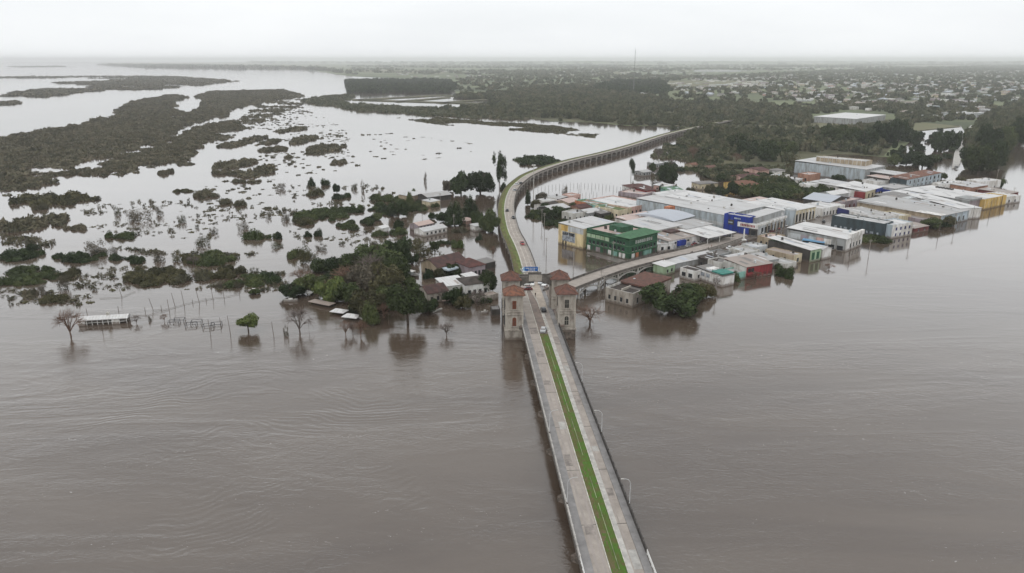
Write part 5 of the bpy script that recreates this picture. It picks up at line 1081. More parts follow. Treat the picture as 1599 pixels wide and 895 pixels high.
for i, (lb, pg) in enumerate([('upper', [(556, 156), (690, 148.5), (692, 150), (560, 157.5)]), ('middle', [(550, 155.5), (775, 162.5), (775, 164), (550, 157)]), ('slanting', [(615, 159), (700, 152), (704, 153.2), (622, 160.2)]), ('right', [(680, 161), (760, 155), (764, 156.2), (690, 162.4)]), ('far', [(690, 148.4), (792, 155), (792, 156.4), (690, 150)])]):
    sheet('dyke', pg, 1.4, M['soil'], '%s grassy dyke between the flooded ponds' % lb)
scatter('woodland', 'dense wet woodland between the viaduct and the far town', WOODS_MAIN, 6600, LOW['round'], (7, 17), (4, 12), 'wood', 10, wob=0.5, gaps=0.75, holes=(HALL_GAP,))
scatter('woodland', 'dark plantation block behind the flooded ponds', [(540, 127), (700, 127), (716, 138), (700, 146), (545, 146)], 2300, LOW['round'], (12, 22), (11, 16), 'dark', 11)
scatter('woodland', 'dark conifer wood beside the tall radio mast', [(960, 129), (1030, 128), (1046, 142), (1040, 147), (965, 147), (920, 141)], 1300, LOW['round'], (14, 24), (11, 17), 'dark', 12)
scatter('woodland', 'dark wood in the middle distance left of the flooded houses', [(700, 152), (790, 146), (860, 136), (940, 138), (1000, 150), (900, 158), (800, 166)], 2300, LOW['round'], (12, 22), (6, 13), 'wood', 13, wob=0.6, gaps=0.8)
scatter('woodland', 'trees along the right bank beyond the pale road', [(1512, 218), (1530, 190), (1599, 160), (1720, 150), (1760, 200), (1599, 213), (1565, 222), (1545, 240), (1512, 240)], 1400, LOW['round'], (10, 20), (9, 16), 'wood', 14)
scatter('woodland', 'mixed trees between the far town houses', [(700, 126), (820, 112), (1000, 118), (1120, 118), (1300, 110), (1500, 104), (1700, 104), (1800, 160), (1500, 190), (1400, 180), (1290, 172), (1100, 160), (1000, 149), (830, 137), (712, 146)], 9500, VLOW['round'], (12, 27), (7, 14), 'wood', 15, gaps=0.5, holes=(HALL_GAP, [(1040, 126), (1215, 128), (1190, 137), (1045, 138)], [(1392, 194), (1500, 194), (1470, 202), (1400, 208)]))
scatter('treeline', 'distant belts of trees and hedges over the farmland', [(540, 103), (760, 101), (1000, 102), (1300, 101), (1700, 101), (1800, 108), (1300, 112), (1000, 118), (700, 124), (560, 116)], 4200, VLOW['round'], (22, 60), (10, 22), 'wood', 16, clump=0.0021)
scatter('treeline', 'faint tree belts along the horizon', [(380, 97.2), (900, 96.6), (1800, 96.6), (1800, 100.5), (900, 101), (420, 101)], 2600, VLOW['round'], (80, 220), (24, 60), 'wood', 17, clump=0.0007)
scatter('scrub', 'flooded scrub at the end of the woods by the market street', [(1385, 245), (1400, 222), (1440, 200), (1500, 210), (1492, 240), (1470, 262), (1420, 262)], 80, LOW['round'], (6, 11), (4, 8), 'dark', 18, z=-0.3, clump=0.06)
scatter('scrub', 'low flooded bushes right of the far viaduct', [(1040, 226), (1080, 236), (1120, 254), (1100, 262), (1060, 250), (1020, 246), (1030, 232)], 120, LOW['mound'], (5, 10), (3, 6), 'wood', 19, z=-0.3)
scatter('scrub', 'garden growth between the houses and the dark wood', [(1090, 262), (1200, 262), (1235, 272), (1240, 296), (1200, 300), (1130, 284), (1100, 278)], 330, LOW['round'], (5, 10), (3, 7), 'wood', 20, clump=0.09)
scatter('scrub', 'bushes behind the long white roofs of the town block', [(1150, 304), (1180, 288), (1250, 293), (1300, 300), (1262, 312), (1200, 311)], 330, LOW['round'], (5, 10), (3, 7), 'mid', 21)
scatter('specks', 'scattered small clumps of drowned bushes in the open flood', [(380, 175), (470, 165), (540, 200), (560, 260), (480, 275), (330, 262), (280, 300), (250, 330), (360, 350), (440, 340), (440, 300), (400, 240)], 560, LOW['mound'], (2.0, 6.5), (0.6, 2.2), 'scrub', 22, z=-0.3, clump=0.03)
scatter('specks', 'tiny drowned bushes far out on the right side of the open flood', [(560, 200), (780, 230), (700, 250), (560, 260)], 36, LOW['mound'], (3, 8), (0.6, 2.0), 'scrub', 23, z=-0.3)

scatter('scrub', 'ragged scrub fringe along the flooded side of the big island', [(0, 300), (70, 270), (180, 252), (300, 222), (370, 190), (400, 165), (470, 150), (480, 160), (400, 195), (340, 225), (260, 262), (150, 280), (60, 300), (0, 312)], 620, LOW['mound'], (4, 10), (1.5, 4.0), 'scrub', 31, z=-0.3, clump=0.045)
for i, (pg, n_, lb) in enumerate([([(120, 320), (330, 310), (470, 330), (470, 375), (300, 372), (150, 365)], 150, 'drowned reeds and twigs in the middle of the left flood'), ([(0, 365), (120, 380), (280, 395), (460, 395), (480, 415), (300, 400), (120, 395), (0, 380)], 130, 'line of drowned twigs above the lower islands'),
     ([(60, 415), (200, 415), (280, 422), (440, 425), (450, 455), (320, 452), (200, 455), (110, 450)], 170, 'drowned twigs and debris among the lower islands'), ([(0, 450), (60, 455), (150, 462), (140, 480), (40, 478), (0, 475)], 60, 'dead stems in front of the left edge islands'),
     ([(440, 290), (600, 290), (640, 320), (600, 345), (560, 330), (460, 320)], 80, 'drowned twigs between the long green island and the village'), ([(460, 380), (560, 360), (650, 375), (700, 400), (640, 410), (480, 410)], 110, 'drowned twigs behind the grove')]):
    scatter('drowned_twigs', lb, pg, int(n_ * 0.95), LOW['twiggy'], (2.0, 6.0), (1.0, 3.2), 'scrub', 60 + i, z=-0.4, clump=0.07)
    scatter('debris', lb.replace('twigs', 'tufts').replace('stems', 'tufts') + ', low', pg, n_ // 3, LOW['mound'], (1.5, 4.5), (0.5, 1.6), 'olive', 80 + i, z=-0.3, clump=0.07)
scatter('woodland', 'loose trees round the huge white hall and the field beside it', [(1230, 172), (1290, 168), (1400, 166), (1520, 172), (1520, 188), (1430, 193), (1404, 200), (1398, 178), (1330, 171), (1262, 182)], 420, LOW['round'], (9, 18), (6, 11), 'wood', 41, gaps=0.9)
# low hills far away, inside the haze
def hills():
    rng = random.Random(12)
    for nm, x0, x1, y, h, lb in (('hills', -2500, 9000, 15000, 60, 'low pale ridge on the right half of the horizon'), ('hills', -9000, 2500, 19000, 50, 'very faint low ridge on the left horizon')):
        mb = MB(); n = 60; rows = []
        for j in range(5):
            f = (0, 0.6, 1, 0.6, 0)[j]; rows.append([(x0 + (x1 - x0) * i / n, y + j * 700, 0.4 + h * f * math.sin(math.pi * i / n) ** 0.6 * (0.6 + 0.3 * math.sin(i * 0.37) + 0.2 * math.sin(i * 0.9 + 1)) - (0.3 if f == 0 else 0)) for i in range(n + 1)])
        for a, b in zip(rows[:-1], rows[1:]):
            for i in range(n): mb.poly([a[i], a[i + 1], b[i + 1], b[i]])
        tag(mb.build(nm, M['farland']), lb, kind='structure')
hills()

# ------------------------------------------------------------------ islands of scrub in the flood (each one its own patch)
def island(px, py, wpx, dpx, hue, label, kind='mound', h=(2.6, 5.4), n=None, size=(5, 11)):
    """px,py: centre in the photo; wpx wide, dpx tall on screen"""
    wpx *= 1.06; dpx *= 1.22; c = P(px, py); s = ppm(c); dep = math.atan2(CAM_H, c.y)
    w = wpx / s / 2; d = max(1.5, (dpx / s - h[1] * 0.4 * math.cos(dep)) / math.sin(dep) / 2)
    rg = random.Random(int(px * 7 + py)); pts = []
    for i in range(18):
        a = 2 * math.pi * i / 18; q = rg.uniform(0.72, 1.08); pts.append((c.x + w * q * math.cos(a), c.y + d * q * math.sin(a)))
    size = (min(size[0], w * 0.9), min(size[1], w * 1.4, d * 2.2 + 2)); area = w * d * 3
    n = n or int(max(5, min(260, area / (size[0] + size[1]) ** 2 * 4 * 2.4)))
    pr = PV[kind][:3] if n < 40 else LOW[kind]
    return scatter('shrub_thicket', label, pts, n, pr, size, h, hue, int(px), z=-0.25, kind=None, px=False, group='islands of scrub standing in the flood', cat='thicket')
ISL = [
 (86, 313, 128, 17, 'olive', 'long low olive island near the left edge, below the big scrub island'), (67, 326, 26, 8, 'scrub', 'small mound just below the long low olive island'),
 (52, 350, 98, 26, 'scrub', 'wide brownish island at the left edge with dead branches'), (120, 357, 34, 8, 'scrub', 'thin tail of debris right of the wide brownish island'),
 (190, 371, 46, 13, 'mid', 'small green island midway between the brownish island and the bare bushes'), (30, 399, 62, 27, 'dark', 'dark green island cut by the left edge, upper of two'),
 (44, 432, 92, 34, 'mid', 'dark green island cut by the left edge, lower and wider of two'), (98, 402, 27, 11, 'dark', 'small dark bush pair right of the upper left edge island'),
 (141, 402, 46, 21, 'dark', 'dark island topped with pale bare twigs'), (187, 406, 36, 13, 'dark', 'flat dark island right of the twig topped one'), (216, 409, 22, 13, 'dark', 'small dark clump between two flat islands'),
 (343, 407, 70, 22, 'mid', 'bright dome shaped green thicket'), (303, 407, 26, 13, 'olive', 'olive shoulder on the left side of the green dome'), (240, 434, 92, 31, 'olive', 'large brown olive thicket behind the row of leaning posts'),
 (300, 434, 54, 20, 'scrub', 'reddish brown thicket right of the large olive one'), (352, 427, 42, 18, 'olive', 'brown thicket below the green dome'), (388, 439, 52, 24, 'mid', 'green thicket right of the brown ones'),
 (422, 437, 44, 18, 'dark', 'dark bushes left of the grove'), (85, 467, 52, 14, 'olive', 'low olive mound in front of the left edge islands'), (48, 460, 20, 12, 'scrub', 'dead bushes left of the low olive mound'),
 (110, 430, 26, 16, 'olive', 'small olive clump right of the lower left edge island'), (365, 257, 58, 15, 'scrub', 'wide brown thicket in the upper middle of the open flood'), (356, 271, 36, 9, 'scrub', 'flat patch below the wide brown thicket'),
 (405, 269, 44, 18, 'scrub', 'brown thicket with round bushes right of the wide brown one'), (388, 284, 50, 6, 'scrub', 'thin line of drowned bushes below the brown thickets'), (290, 299, 34, 6, 'olive', 'small flat olive patch left of the drowned lines'),
 (322, 306, 36, 8, 'scrub', 'ragged patch right of the small olive patch'), (350, 317, 24, 8, 'scrub', 'ragged dark patch below the flat ones'), (377, 320, 22, 7, 'scrub', 'fading dark patch right of the ragged one'),
 (452, 346, 0, 0, None, ''), (500, 338, 92, 20, 'mid', 'long green island climbing to the right towards the village'), (545, 330, 46, 15, 'mid', 'upper right end of the long green island'), (545, 354, 32, 15, 'mid', 'lower green bushes under the long green island'),
 (472, 349, 40, 13, 'olive', 'brown left end of the long green island'), (413, 371, 46, 11, 'mid', 'low green island with one round bush at its right end'), (492, 303, 24, 9, 'olive', 'small olive clump below the round pair of bushes'),
 (535, 309, 26, 7, 'dark', 'flat dark clump in front of the village trees'), (552, 294, 0, 0, None, ''), (530, 254, 22, 8, 'scrub', 'lone dome shaped bush in the middle of the open flood'),
 (455, 203, 36, 9, 'scrub', 'highest of the brown patches in the open flood'), (474, 219, 34, 12, 'scrub', 'brown patch left of the long far one'), (422, 222, 24, 9, 'scrub', 'brown patch near the lower tongue of the big island'),
 (428, 234, 40, 9, 'scrub', 'low brown patch below the one near the big island'), (506, 233, 56, 14, 'scrub', 'long far brown patch with round bushes'), (450, 246, 26, 5, 'scrub', 'thin patch below the long far brown one'),
 (357, 227, 28, 9, 'scrub', 'brown patch just off the lower tongue of the big island'), (386, 221, 30, 18, 'scrub', 'tall brown patch between the lower tongue and the open flood'), (296, 256, 26, 5, 'scrub', 'thin patch right of the lower tongue'),
 (259, 270, 18, 8, 'scrub', 'tiny patch below the lower tongue'), (104, 271, 32, 12, 'scrub', 'dark bush island under the big island, left one'), (146, 270, 42, 13, 'scrub', 'dark bush island under the big island, right one'), (178, 262, 28, 11, 'scrub', 'low scrub at the foot of the lower tongue'),
 (837, 252, 64, 15, 'dark', 'flat topped green island beyond the bend of the viaduct'), (470, 400, 34, 12, 'mid', 'green bushes behind the grove, left part'), (625, 386, 36, 12, 'dark', 'dark bushes right of the tallest grove trees'),
 (600, 330, 46, 20, 'dark', 'dark garden trees left of the white hut'), (612, 312, 62, 10, 'mid', 'hedge of garden trees at the head of the village'), (655, 325, 60, 12, 'mid', 'flooded hedge below the open shed'),
 (578, 345, 22, 12, 'dark', 'dark clump at the right end of the long green island'), (595, 367, 30, 9, 'mid', 'green mound in front of the white hut'), (622, 365, 26, 11, 'mid', 'bright and dark bushes left of the low white house'),
 (716, 363, 18, 8, 'scrub', 'brown round island below the tall conifers'), (748, 374, 12, 8, 'dark', 'small dark tuft left of the viaduct'), (700, 380, 20, 5, 'mid', 'flat green strip left of the round green bush'),
 (1228, 431, 30, 12, 'dark', 'dark drowned bush off the red building'), (1460, 349, 52, 14, 'dark', 'dark riverside bushes in front of the brown yard building'), (1365, 376, 46, 12, 'mid', 'grassy bank between the white store end and the slate building'),
 (850, 338, 36, 18, 'dark', 'dark garden trees below the mast'), (868, 348, 34, 14, 'dark', 'dark trees next to the cream shop'), (832, 337, 20, 14, 'mid', 'trees at the water near the viaduct'), (884, 338, 34, 14, 'mid', 'green growth left of the blocky house'),
 (950, 340, 50, 10, 'mid', 'green growth in front of the cream terrace'), (1045, 262, 34, 14, 'dark', 'dark garden trees in the flooded quarter, upper clump'), (1040, 276, 26, 16, 'dark', 'dark garden trees in the flooded quarter, lower clump'), (1092, 266, 60, 8, 'mid', 'long green hedge along the flooded square'),
 (1146, 293, 22, 16, 'dark', 'dark tree clump left of the orange roof'), (1115, 298, 20, 9, 'dark', 'brownish trees behind the white roofs'), (1030, 238, 12, 5, 'dark', 'tiny drowned tree tops near the viaduct piers'), (1058, 230, 26, 7, 'dark', 'drowned tree tops between viaduct and wood'),
 (1062, 241, 18, 6, 'dark', 'drowned round tree tops right of the viaduct piers'), (1215, 302, 90, 10, 'dark', 'dark growth behind the big white roofed store'), (1196, 273, 24, 14, 'dark', 'dark trees between the dark red roof and the white houses')]
for px, py, w_, d_, hue, lb in ISL:
    if hue: island(px, py, w_, d_, hue, lb)
for q in [(640, 470, 70, 26, 'dark', 'dark undergrowth below the open crowned tree'), (560, 432, 100, 40, 'dark', 'dense undergrowth in the middle of the grove'), (590, 470, 70, 34, 'dark', 'dense undergrowth at the river side of the grove'), (500, 447, 70, 22, 'mid', 'undergrowth at the left end of the grove'),
          (725, 470, 60, 14, 'dark', 'dark hedge in front of the cream house'), (668, 432, 30, 12, 'dark', 'garden bushes under the maroon gable roof'), (700, 424, 46, 12, 'mid', 'garden bushes between the maroon and white roofs')]:
    island(*q, h=(2.5, 5.0))

# half-bare twiggy shrubs standing in the flood
for i, (px, py, w_, h_, lb) in enumerate([(181, 336, 16, 13, 'grey bare bush left of the wide twiggy clump'), (213, 346, 54, 20, 'wide twiggy clump below the long olive island'), (248, 336, 18, 14, 'grey bare bush right of the wide twiggy clump'), (282, 349, 20, 13, 'sparse bare bush with a dark base'),
     (331, 366, 22, 10, 'thin bare bush left of a taller one'), (376, 360, 26, 13, 'tall thin bare bush in the open flood'), (306, 357, 10, 6, 'tiny thin bare bush'), (444, 345, 22, 12, 'pale bare bush left of the long green island'), (418, 341, 14, 9, 'upright drowned stems left of the pale bare bush'),
     (315, 386, 34, 18, 'bare bush with a green base behind the green dome'), (147, 400, 50, 22, 'pale twigs on top of the dark island'), (245, 410, 28, 18, 'bare twigs between the dark clump and the green dome'), (275, 409, 28, 16, 'dense grey twigs left of the green dome'), (174, 398, 18, 12, 'thin bare twigs between two dark islands'),
     (435, 297, 24, 10, 'ragged bare bush in the middle of the flood'), (552, 296, 16, 10, 'dark round drowned bush left of the upright one'), (566, 299, 8, 17, 'narrow upright drowned bush'), (664, 284, 8, 15, 'narrow dark drowned tree top far out left of the village'),
     (477, 412, 46, 26, 'large grey half bare bush left of the grove'), (452, 404, 14, 8, 'low twiggy bush behind the grove'), (500, 392, 26, 10, 'drowned twigs in a row behind the grove'), (430, 389, 30, 9, 'row of drowned stems near the low green island'), (95, 455, 26, 24, 'grey dead bushes above the olive mound'),
     (60, 462, 24, 20, 'grey dead bushes at the left edge'), (395, 430, 20, 12, 'grey twigs behind the green thicket'), (340, 450, 20, 11, 'grey twigs among the leaning posts'), (370, 450, 18, 10, 'grey twigs right of the leaning posts'), (660, 398, 52, 26, 'big grey green bush behind the maroon roofed house'),
     (446, 525, 12, 16, 'dark leaning bush in the river near the bare tree'), (233, 502, 9, 8, 'small dark drowned box shaped bush'), (607, 500, 10, 8, 'floating dark clump beside the grove'), (882, 305, 14, 16, 'grey bare bush behind the terrace'), (1025, 292, 20, 16, 'grey bare bush between the white roofs'), (1236, 268, 34, 26, 'tall half bare whitish trees at the edge of the wood')]):
    tree(px, py, w_, h_, 'twiggy', 'grey' if i % 3 else 'olive', lb, 'shrub', 'half bare shrubs in the flood')

# ------------------------------------------------------------------ single trees
TR = [ # foot px, py, width, height, kind, hue, label
 (720, 304, 34, 42, 'round', 'dark', 'dark rounded tree left of three by the bend'), (750, 303, 44, 46, 'round', 'dark', 'dark broad tree, middle of three by the bend'), (780, 294, 24, 60, 'tall', 'dark', 'tall airy eucalyptus above the bend of the viaduct'), (700, 299, 18, 22, 'round', 'grey', 'grey small tree at the left end of the bend group'),
 (786, 297, 15, 13, 'mound', 'dark', 'small round bush at the foot of the eucalyptus'), (710, 352, 46, 42, 'conical', 'dark', 'dark spiky conifer left of two behind the village'), (735, 342, 42, 38, 'conical', 'dark', 'dark spiky conifer right of two behind the village'), (745, 352, 20, 26, 'round', 'dark', 'narrow dark tree right of the conifers'),
 (766, 362, 36, 40, 'round', 'mid', 'tree leaning over the grassy verge of the viaduct'), (692, 347, 24, 20, 'round', 'dark', 'small dark tree left of the conifers'), (714, 388, 19, 15, 'mound', 'bright', 'round bright green bush in the flood'), (679, 396, 17, 24, 'round', 'mid', 'green tree with a pale trunk beside the maroon roof'),
 (485, 291, 15, 15, 'mound', 'dark', 'round dark bush left of two far out'), (505, 290, 18, 11, 'mound', 'dark', 'round dark bush right of two far out'), (526, 301, 13, 17, 'round', 'dark', 'small dark tree below the pair of round bushes'), (432, 374, 13, 16, 'mound', 'dark', 'round bush at the end of the low green island'),
 (479, 370, 17, 11, 'mound', 'dark', 'left one of two round dark bushes in line'), (497, 369, 17, 12, 'mound', 'dark', 'right one of two round dark bushes in line'), (622, 338, 34, 30, 'round', 'dark', 'dark tree in the flooded gardens'), (640, 326, 26, 28, 'conical', 'mid', 'palm like tree beside the patched roof'),
 (576, 352, 18, 14, 'round', 'dark', 'dark small tree at the end of the long green island'), (623, 358, 18, 18, 'round', 'dark', 'dark tree left of the pink house'), (626, 366, 20, 14, 'mound', 'bright', 'bright green bush left of the pink house'), (591, 344, 16, 14, 'round', 'mid', 'small tree above the white hut'), (675, 342, 14, 12, 'round', 'dark', 'tiny tree behind the pink house'),
 # the grove on the point
 (592, 424, 72, 52, 'round', 'mid', 'largest tree of the grove'), (560, 428, 50, 44, 'round', 'mid', 'broad tree left of the largest in the grove'), (618, 410, 40, 46, 'round', 'dark', 'dark tree at the top right of the grove'), (566, 455, 50, 48, 'round', 'grey', 'greyish brown crown in the middle of the grove'),
 (600, 455, 56, 52, 'round', 'olive', 'olive tree in the centre right of the grove'), (618, 440, 40, 50, 'round', 'mid', 'green tree on the right side of the grove'), (530, 424, 34, 26, 'round', 'dark', 'dark tree at the back left of the grove'), (505, 423, 40, 22, 'round', 'mid', 'spreading tree behind the boathouse'),
 (458, 464, 36, 26, 'round', 'dark', 'dark tree on the left tip of the grove over the moored boat'), (480, 458, 38, 34, 'round', 'mid', 'green tree on the left part of the grove'), (512, 470, 44, 42, 'round', 'bright', 'yellowish green tree above the brown boathouse roof'), (542, 472, 44, 36, 'round', 'mid', 'green tree behind the pale tents'),
 (575, 490, 52, 44, 'round', 'olive', 'olive green tree behind the jetty'), (580, 505, 36, 36, 'conical', 'mid', 'drooping green tree at the end of the jetty'), (612, 480, 40, 40, 'round', 'mid', 'leafy tree on the river side of the grove'), (637, 505, 56, 66, 'round', 'mid', 'open crowned tree standing in the river right of the grove'),
 (668, 488, 36, 30, 'round', 'dark', 'dark tree left of the red umbrella roof'), (650, 466, 26, 26, 'round', 'mid', 'tree left of the cream house'), (705, 476, 30, 30, 'round', 'dark', 'dark tree in front of the white roofs'), (722, 482, 28, 24, 'round', 'olive', 'olive tree below the hipped white house'), (716, 460, 20, 20, 'round', 'mid', 'leafy tree against the white house wall'),
 (760, 457, 34, 44, 'round', 'mid', 'bright leafy tree between the white house and the towers'), (708, 430, 26, 24, 'round', 'mid', 'tree in the yard behind the white roofs'), (688, 434, 20, 18, 'round', 'olive', 'small olive tree in the yard of the maroon roof'), (645, 412, 18, 20, 'round', 'dark', 'small dark tree beside the channel'), (640, 448, 30, 16, 'mound', 'mid', 'low spreading bush beside the canal boat'),
 (388, 518, 33, 30, 'round', 'bright', 'yellow green round tree standing alone in the river'), (397, 459, 18, 10, 'round', 'mid', 'small umbrella shaped tree near the leaning posts'),
 # beyond the ramp
 (1047, 486, 90, 54, 'round', 'dark', 'huge dark glossy tree in the river beside the ruined house'), (1082, 470, 44, 34, 'round', 'mid', 'lighter leafy tree behind the huge dark one'), (1103, 463, 28, 26, 'round', 'olive', 'small olive tree in front of the white houses'), (1146, 441, 24, 20, 'mound', 'mid', 'green bush in front of the white house'), (1012, 470, 16, 14, 'mound', 'mid', 'small bush at the ruin wall'),
 (1207, 412, 16, 12, 'mound', 'dark', 'dark bush beside the grey yard'), (824, 320, 15, 26, 'conical', 'dark', 'dark pointed tree just left of the light mast'), (845, 314, 22, 16, 'round', 'grey', 'grey green tree right of the light mast'), (985, 279, 12, 34, 'tall', 'dark', 'tall thin leafy tree above the maroon roofed house'),
 (1018, 269, 14, 18, 'round', 'dark', 'round dark tree beside the grey sheet house'), (1042, 285, 30, 34, 'round', 'dark', 'tall dark tree of the flooded quarter'), (1034, 298, 14, 12, 'round', 'dark', 'dark tree by the mint green house'), (1108, 303, 16, 20, 'round', 'olive', 'brown green tree right of the mint green house'), (1145, 303, 22, 24, 'round', 'dark', 'dark tree at the corner of the flooded square'),
 (1094, 256, 20, 12, 'mound', 'dark', 'dark round tree crown at the wood edge'), (1238, 300, 20, 12, 'round', 'bright', 'bright green tree by the small white house'), (1309, 283, 20, 12, 'round', 'dark', 'dark tree below the huge warehouse'), (1062, 330, 12, 12, 'round', 'dark', 'dark small tree beside the orange sign block'),
 (1484, 234, 26, 32, 'round', 'dark', 'dark broad tree left of the pale road, right of two'), (1462, 236, 24, 28, 'round', 'dark', 'dark tree left of the pale road, left of two'), (1430, 232, 20, 24, 'tall', 'dark', 'airy tree standing in water near the market street'), (1440, 262, 30, 26, 'round', 'dark', 'dark tree behind the light blue building'), (1415, 258, 22, 20, 'round', 'dark', 'dark tree in the flooded square'), (1396, 258, 20, 18, 'round', 'mid', 'green tree beside the huge warehouse'),
 (1527, 272, 46, 52, 'round', 'mid', 'large green tree on the river bank right of the pale road'), (1550, 262, 34, 46, 'round', 'dark', 'dark tree overhanging the river at the right'), (1512, 262, 30, 36, 'round', 'dark', 'dark tree beside the pale road'), (1568, 236, 30, 40, 'round', 'mid', 'tall bank tree near the right edge, front'), (1592, 226, 34, 46, 'round', 'dark', 'tall bank tree at the right edge'), (1540, 238, 34, 46, 'round', 'dark', 'tall bank tree behind the two large ones'),
 (1565, 291, 12, 14, 'palm', 'mid', 'palm at the end of the maroon shed'), (1561, 293, 8, 10, 'round', 'dark', 'small tree beside the palm'), (646, 302, 7, 10, 'palm', 'mid', 'palm beside the open shed'),
 (1350, 232, 36, 34, 'round', 'dark', 'tall dark tree of the wood in front of the huge white hall'), (1378, 226, 36, 42, 'round', 'dark', 'tall dark tree at the right end of the wood'), (1402, 222, 30, 36, 'round', 'dark', 'last tree of the wood by the flooded square'), (1320, 226, 36, 34, 'round', 'mid', 'leafy tree of the wood edge'), (1296, 222, 30, 28, 'round', 'mid', 'leafy tree below the green field'),
 (1168, 246, 30, 30, 'round', 'dark', 'large grey green tree at the lower wood edge, left'), (1198, 252, 34, 34, 'round', 'dark', 'large dark tree above the white houses'), (1228, 246, 30, 30, 'round', 'mid', 'tree left of the huge warehouse'), (1150, 232, 28, 26, 'round', 'mid', 'tree at the wood edge above the pink house')]
for px, py, w_, h_, kd, hue, lb in TR:
    k_ = 1.12 if (450 < px < 650 and 400 < py < 520) else 1.12 if px > 1140 and py < 300 else 1.0
    tree(px, py, w_ * (k_), h_ * (1.04 if k_ == 1.12 and px < 700 else k_), kd, hue, lb, bole=0.3 if (px, py) in ((388, 518), (637, 505), (679, 396)) else 0.08)
TG = [(936, 337, 16, 12, 'dark tree behind the cream shop roof'), (956, 338, 18, 12, 'tree against the cream terrace, left'), (975, 334, 14, 10, 'tree at the cream terrace corner'), (996, 331, 12, 9, 'small tree in the walled yard'), (1012, 328, 12, 12, 'tree in the yard beside the bluish arched roof'),
 (1078, 303, 14, 10, 'tree behind the white stepped roof'), (1128, 306, 18, 12, 'tree at the back of the blank walled hall'), (1165, 308, 18, 12, 'tree behind the colonnaded store, left'), (1245, 311, 16, 11, 'tree beside the grey gabled shed'), (1256, 305, 16, 12, 'tree behind the grey gabled shed'), (1290, 296, 14, 10, 'tree beside the low dark fronted hall'),
 (1338, 288, 14, 9, 'tree below the huge warehouse end'), (1392, 289, 10, 8, 'tree near the grey building'), (1448, 302, 12, 8, 'tree by the bright small roof'), (1400, 347, 12, 9, 'bush behind the slate building'), (1418, 366, 12, 9, 'bush at the river by the slate building'), (1452, 356, 26, 16, 'left of two riverside trees at the brown yard'), (1476, 352, 24, 15, 'right of two riverside trees at the brown yard'),
 (1130, 406, 10, 8, 'bush among the black roofs'), (1148, 401, 10, 7, 'bush below the ramp end'), (1188, 414, 14, 9, 'bush against the red building'), (1218, 420, 14, 9, 'bush at the grey yard wall'), (1232, 384, 10, 7, 'bush at the pale green shop'), (1100, 412, 8, 7, 'bush beside the two window house'), (1058, 408, 10, 7, 'bush at the canopy'),
 (1470, 280, 14, 10, 'tree at the far street end'), (1500, 285, 12, 9, 'tree left of the white cube house'), (850, 332, 20, 16, 'tree left of the blocky house'), (872, 336, 20, 15, 'tree behind the black roofed house'), (838, 326, 16, 14, 'tree beside the mast'), (862, 340, 24, 18, 'wide tree above the cream shop'), (896, 327, 14, 10, 'tree by the red roofed house'),
 (1112, 291, 14, 10, 'tree by the long dark roof'), (1126, 283, 16, 12, 'tree left of the orange roof'), (1190, 280, 16, 12, 'tree above the white low house'), (1204, 296, 20, 13, 'tree at the centre of the dark growth'), (1222, 290, 18, 13, 'tree left of the small white house'), (1178, 298, 18, 12, 'tree right of the yellow wall')]
for i, (px, py, w_, h_, lb) in enumerate(TG): tree(px, py, w_ * 1.15, h_ * 1.2, 'round', ('dark', 'mid', 'olive')[i % 3], 'small ' + lb if not lb.startswith(('dark', 'small', 'left', 'right', 'wide')) else lb, bole=0.08)
for i, (px, py, w_, h_, lb) in enumerate([(545, 450, 44, 36, 'large greyish bare tree inside the left of the grove'), (580, 440, 50, 40, 'large greyish bare tree in the middle of the grove'), (522, 462, 34, 26, 'bare tree above the brown boathouse roof'), (640, 478, 34, 26, 'bare tree behind the open crowned tree'), (600, 496, 30, 22, 'bare tree at the river edge of the grove'), (690, 470, 24, 20, 'bare tree beside the pinkish peaked roof'), (470, 440, 30, 18, 'bare tree at the back of the grove')]):
    bare(px, py, w_, h_, i, lb)
for i, (px, py, w_, h_, lb) in enumerate([(111.5, 525, 36, 40, 'reddish bare tree standing in the river left of the white pavilion'), (469, 520, 38, 38, 'bare branching tree in the river below the boathouse'), (540, 524, 18, 22, 'thin bare sapling in the river, left of three'), (551, 522, 14, 20, 'thin bare sapling in the river, middle of three'),
     (564, 525, 22, 24, 'brownish bare sapling below the jetty'), (697, 524, 24, 20, 'sparse bare tree top in the river left of the towers'), (921, 505, 44, 26, 'pale spreading bare tree right of the right tower'), (213, 505, 14, 12, 'faint bare bush right of the pavilion'), (257, 502, 10, 12, 'faint bare sapling left of the dark frames'),
     (302, 413, 16, 14, 'bare twiggy tree behind the brown thickets'), (770, 402, 10, 18, 'crooked dead tree in the flood left of the viaduct'), (1028, 250, 14, 20, 'bare tree in the flooded quarter'), (1082, 250, 16, 22, 'bare trees right of the viaduct'), (1048, 262, 10, 14, 'small bare tree beside the pale sheet roof'), (1150, 255, 14, 16, 'bare tree in front of the wood'),
     (745, 478, 26, 26, 'bare tree over the pale walled terrace'), (1180, 436, 20, 12, 'dead branches under the red building'), (1118, 452, 12, 20, 'bare stems beside the olive tree'), (1295, 420, 14, 8, 'drifting dead branches off the white gabled building')]):
    bare(px, py, w_, h_, i, lb)

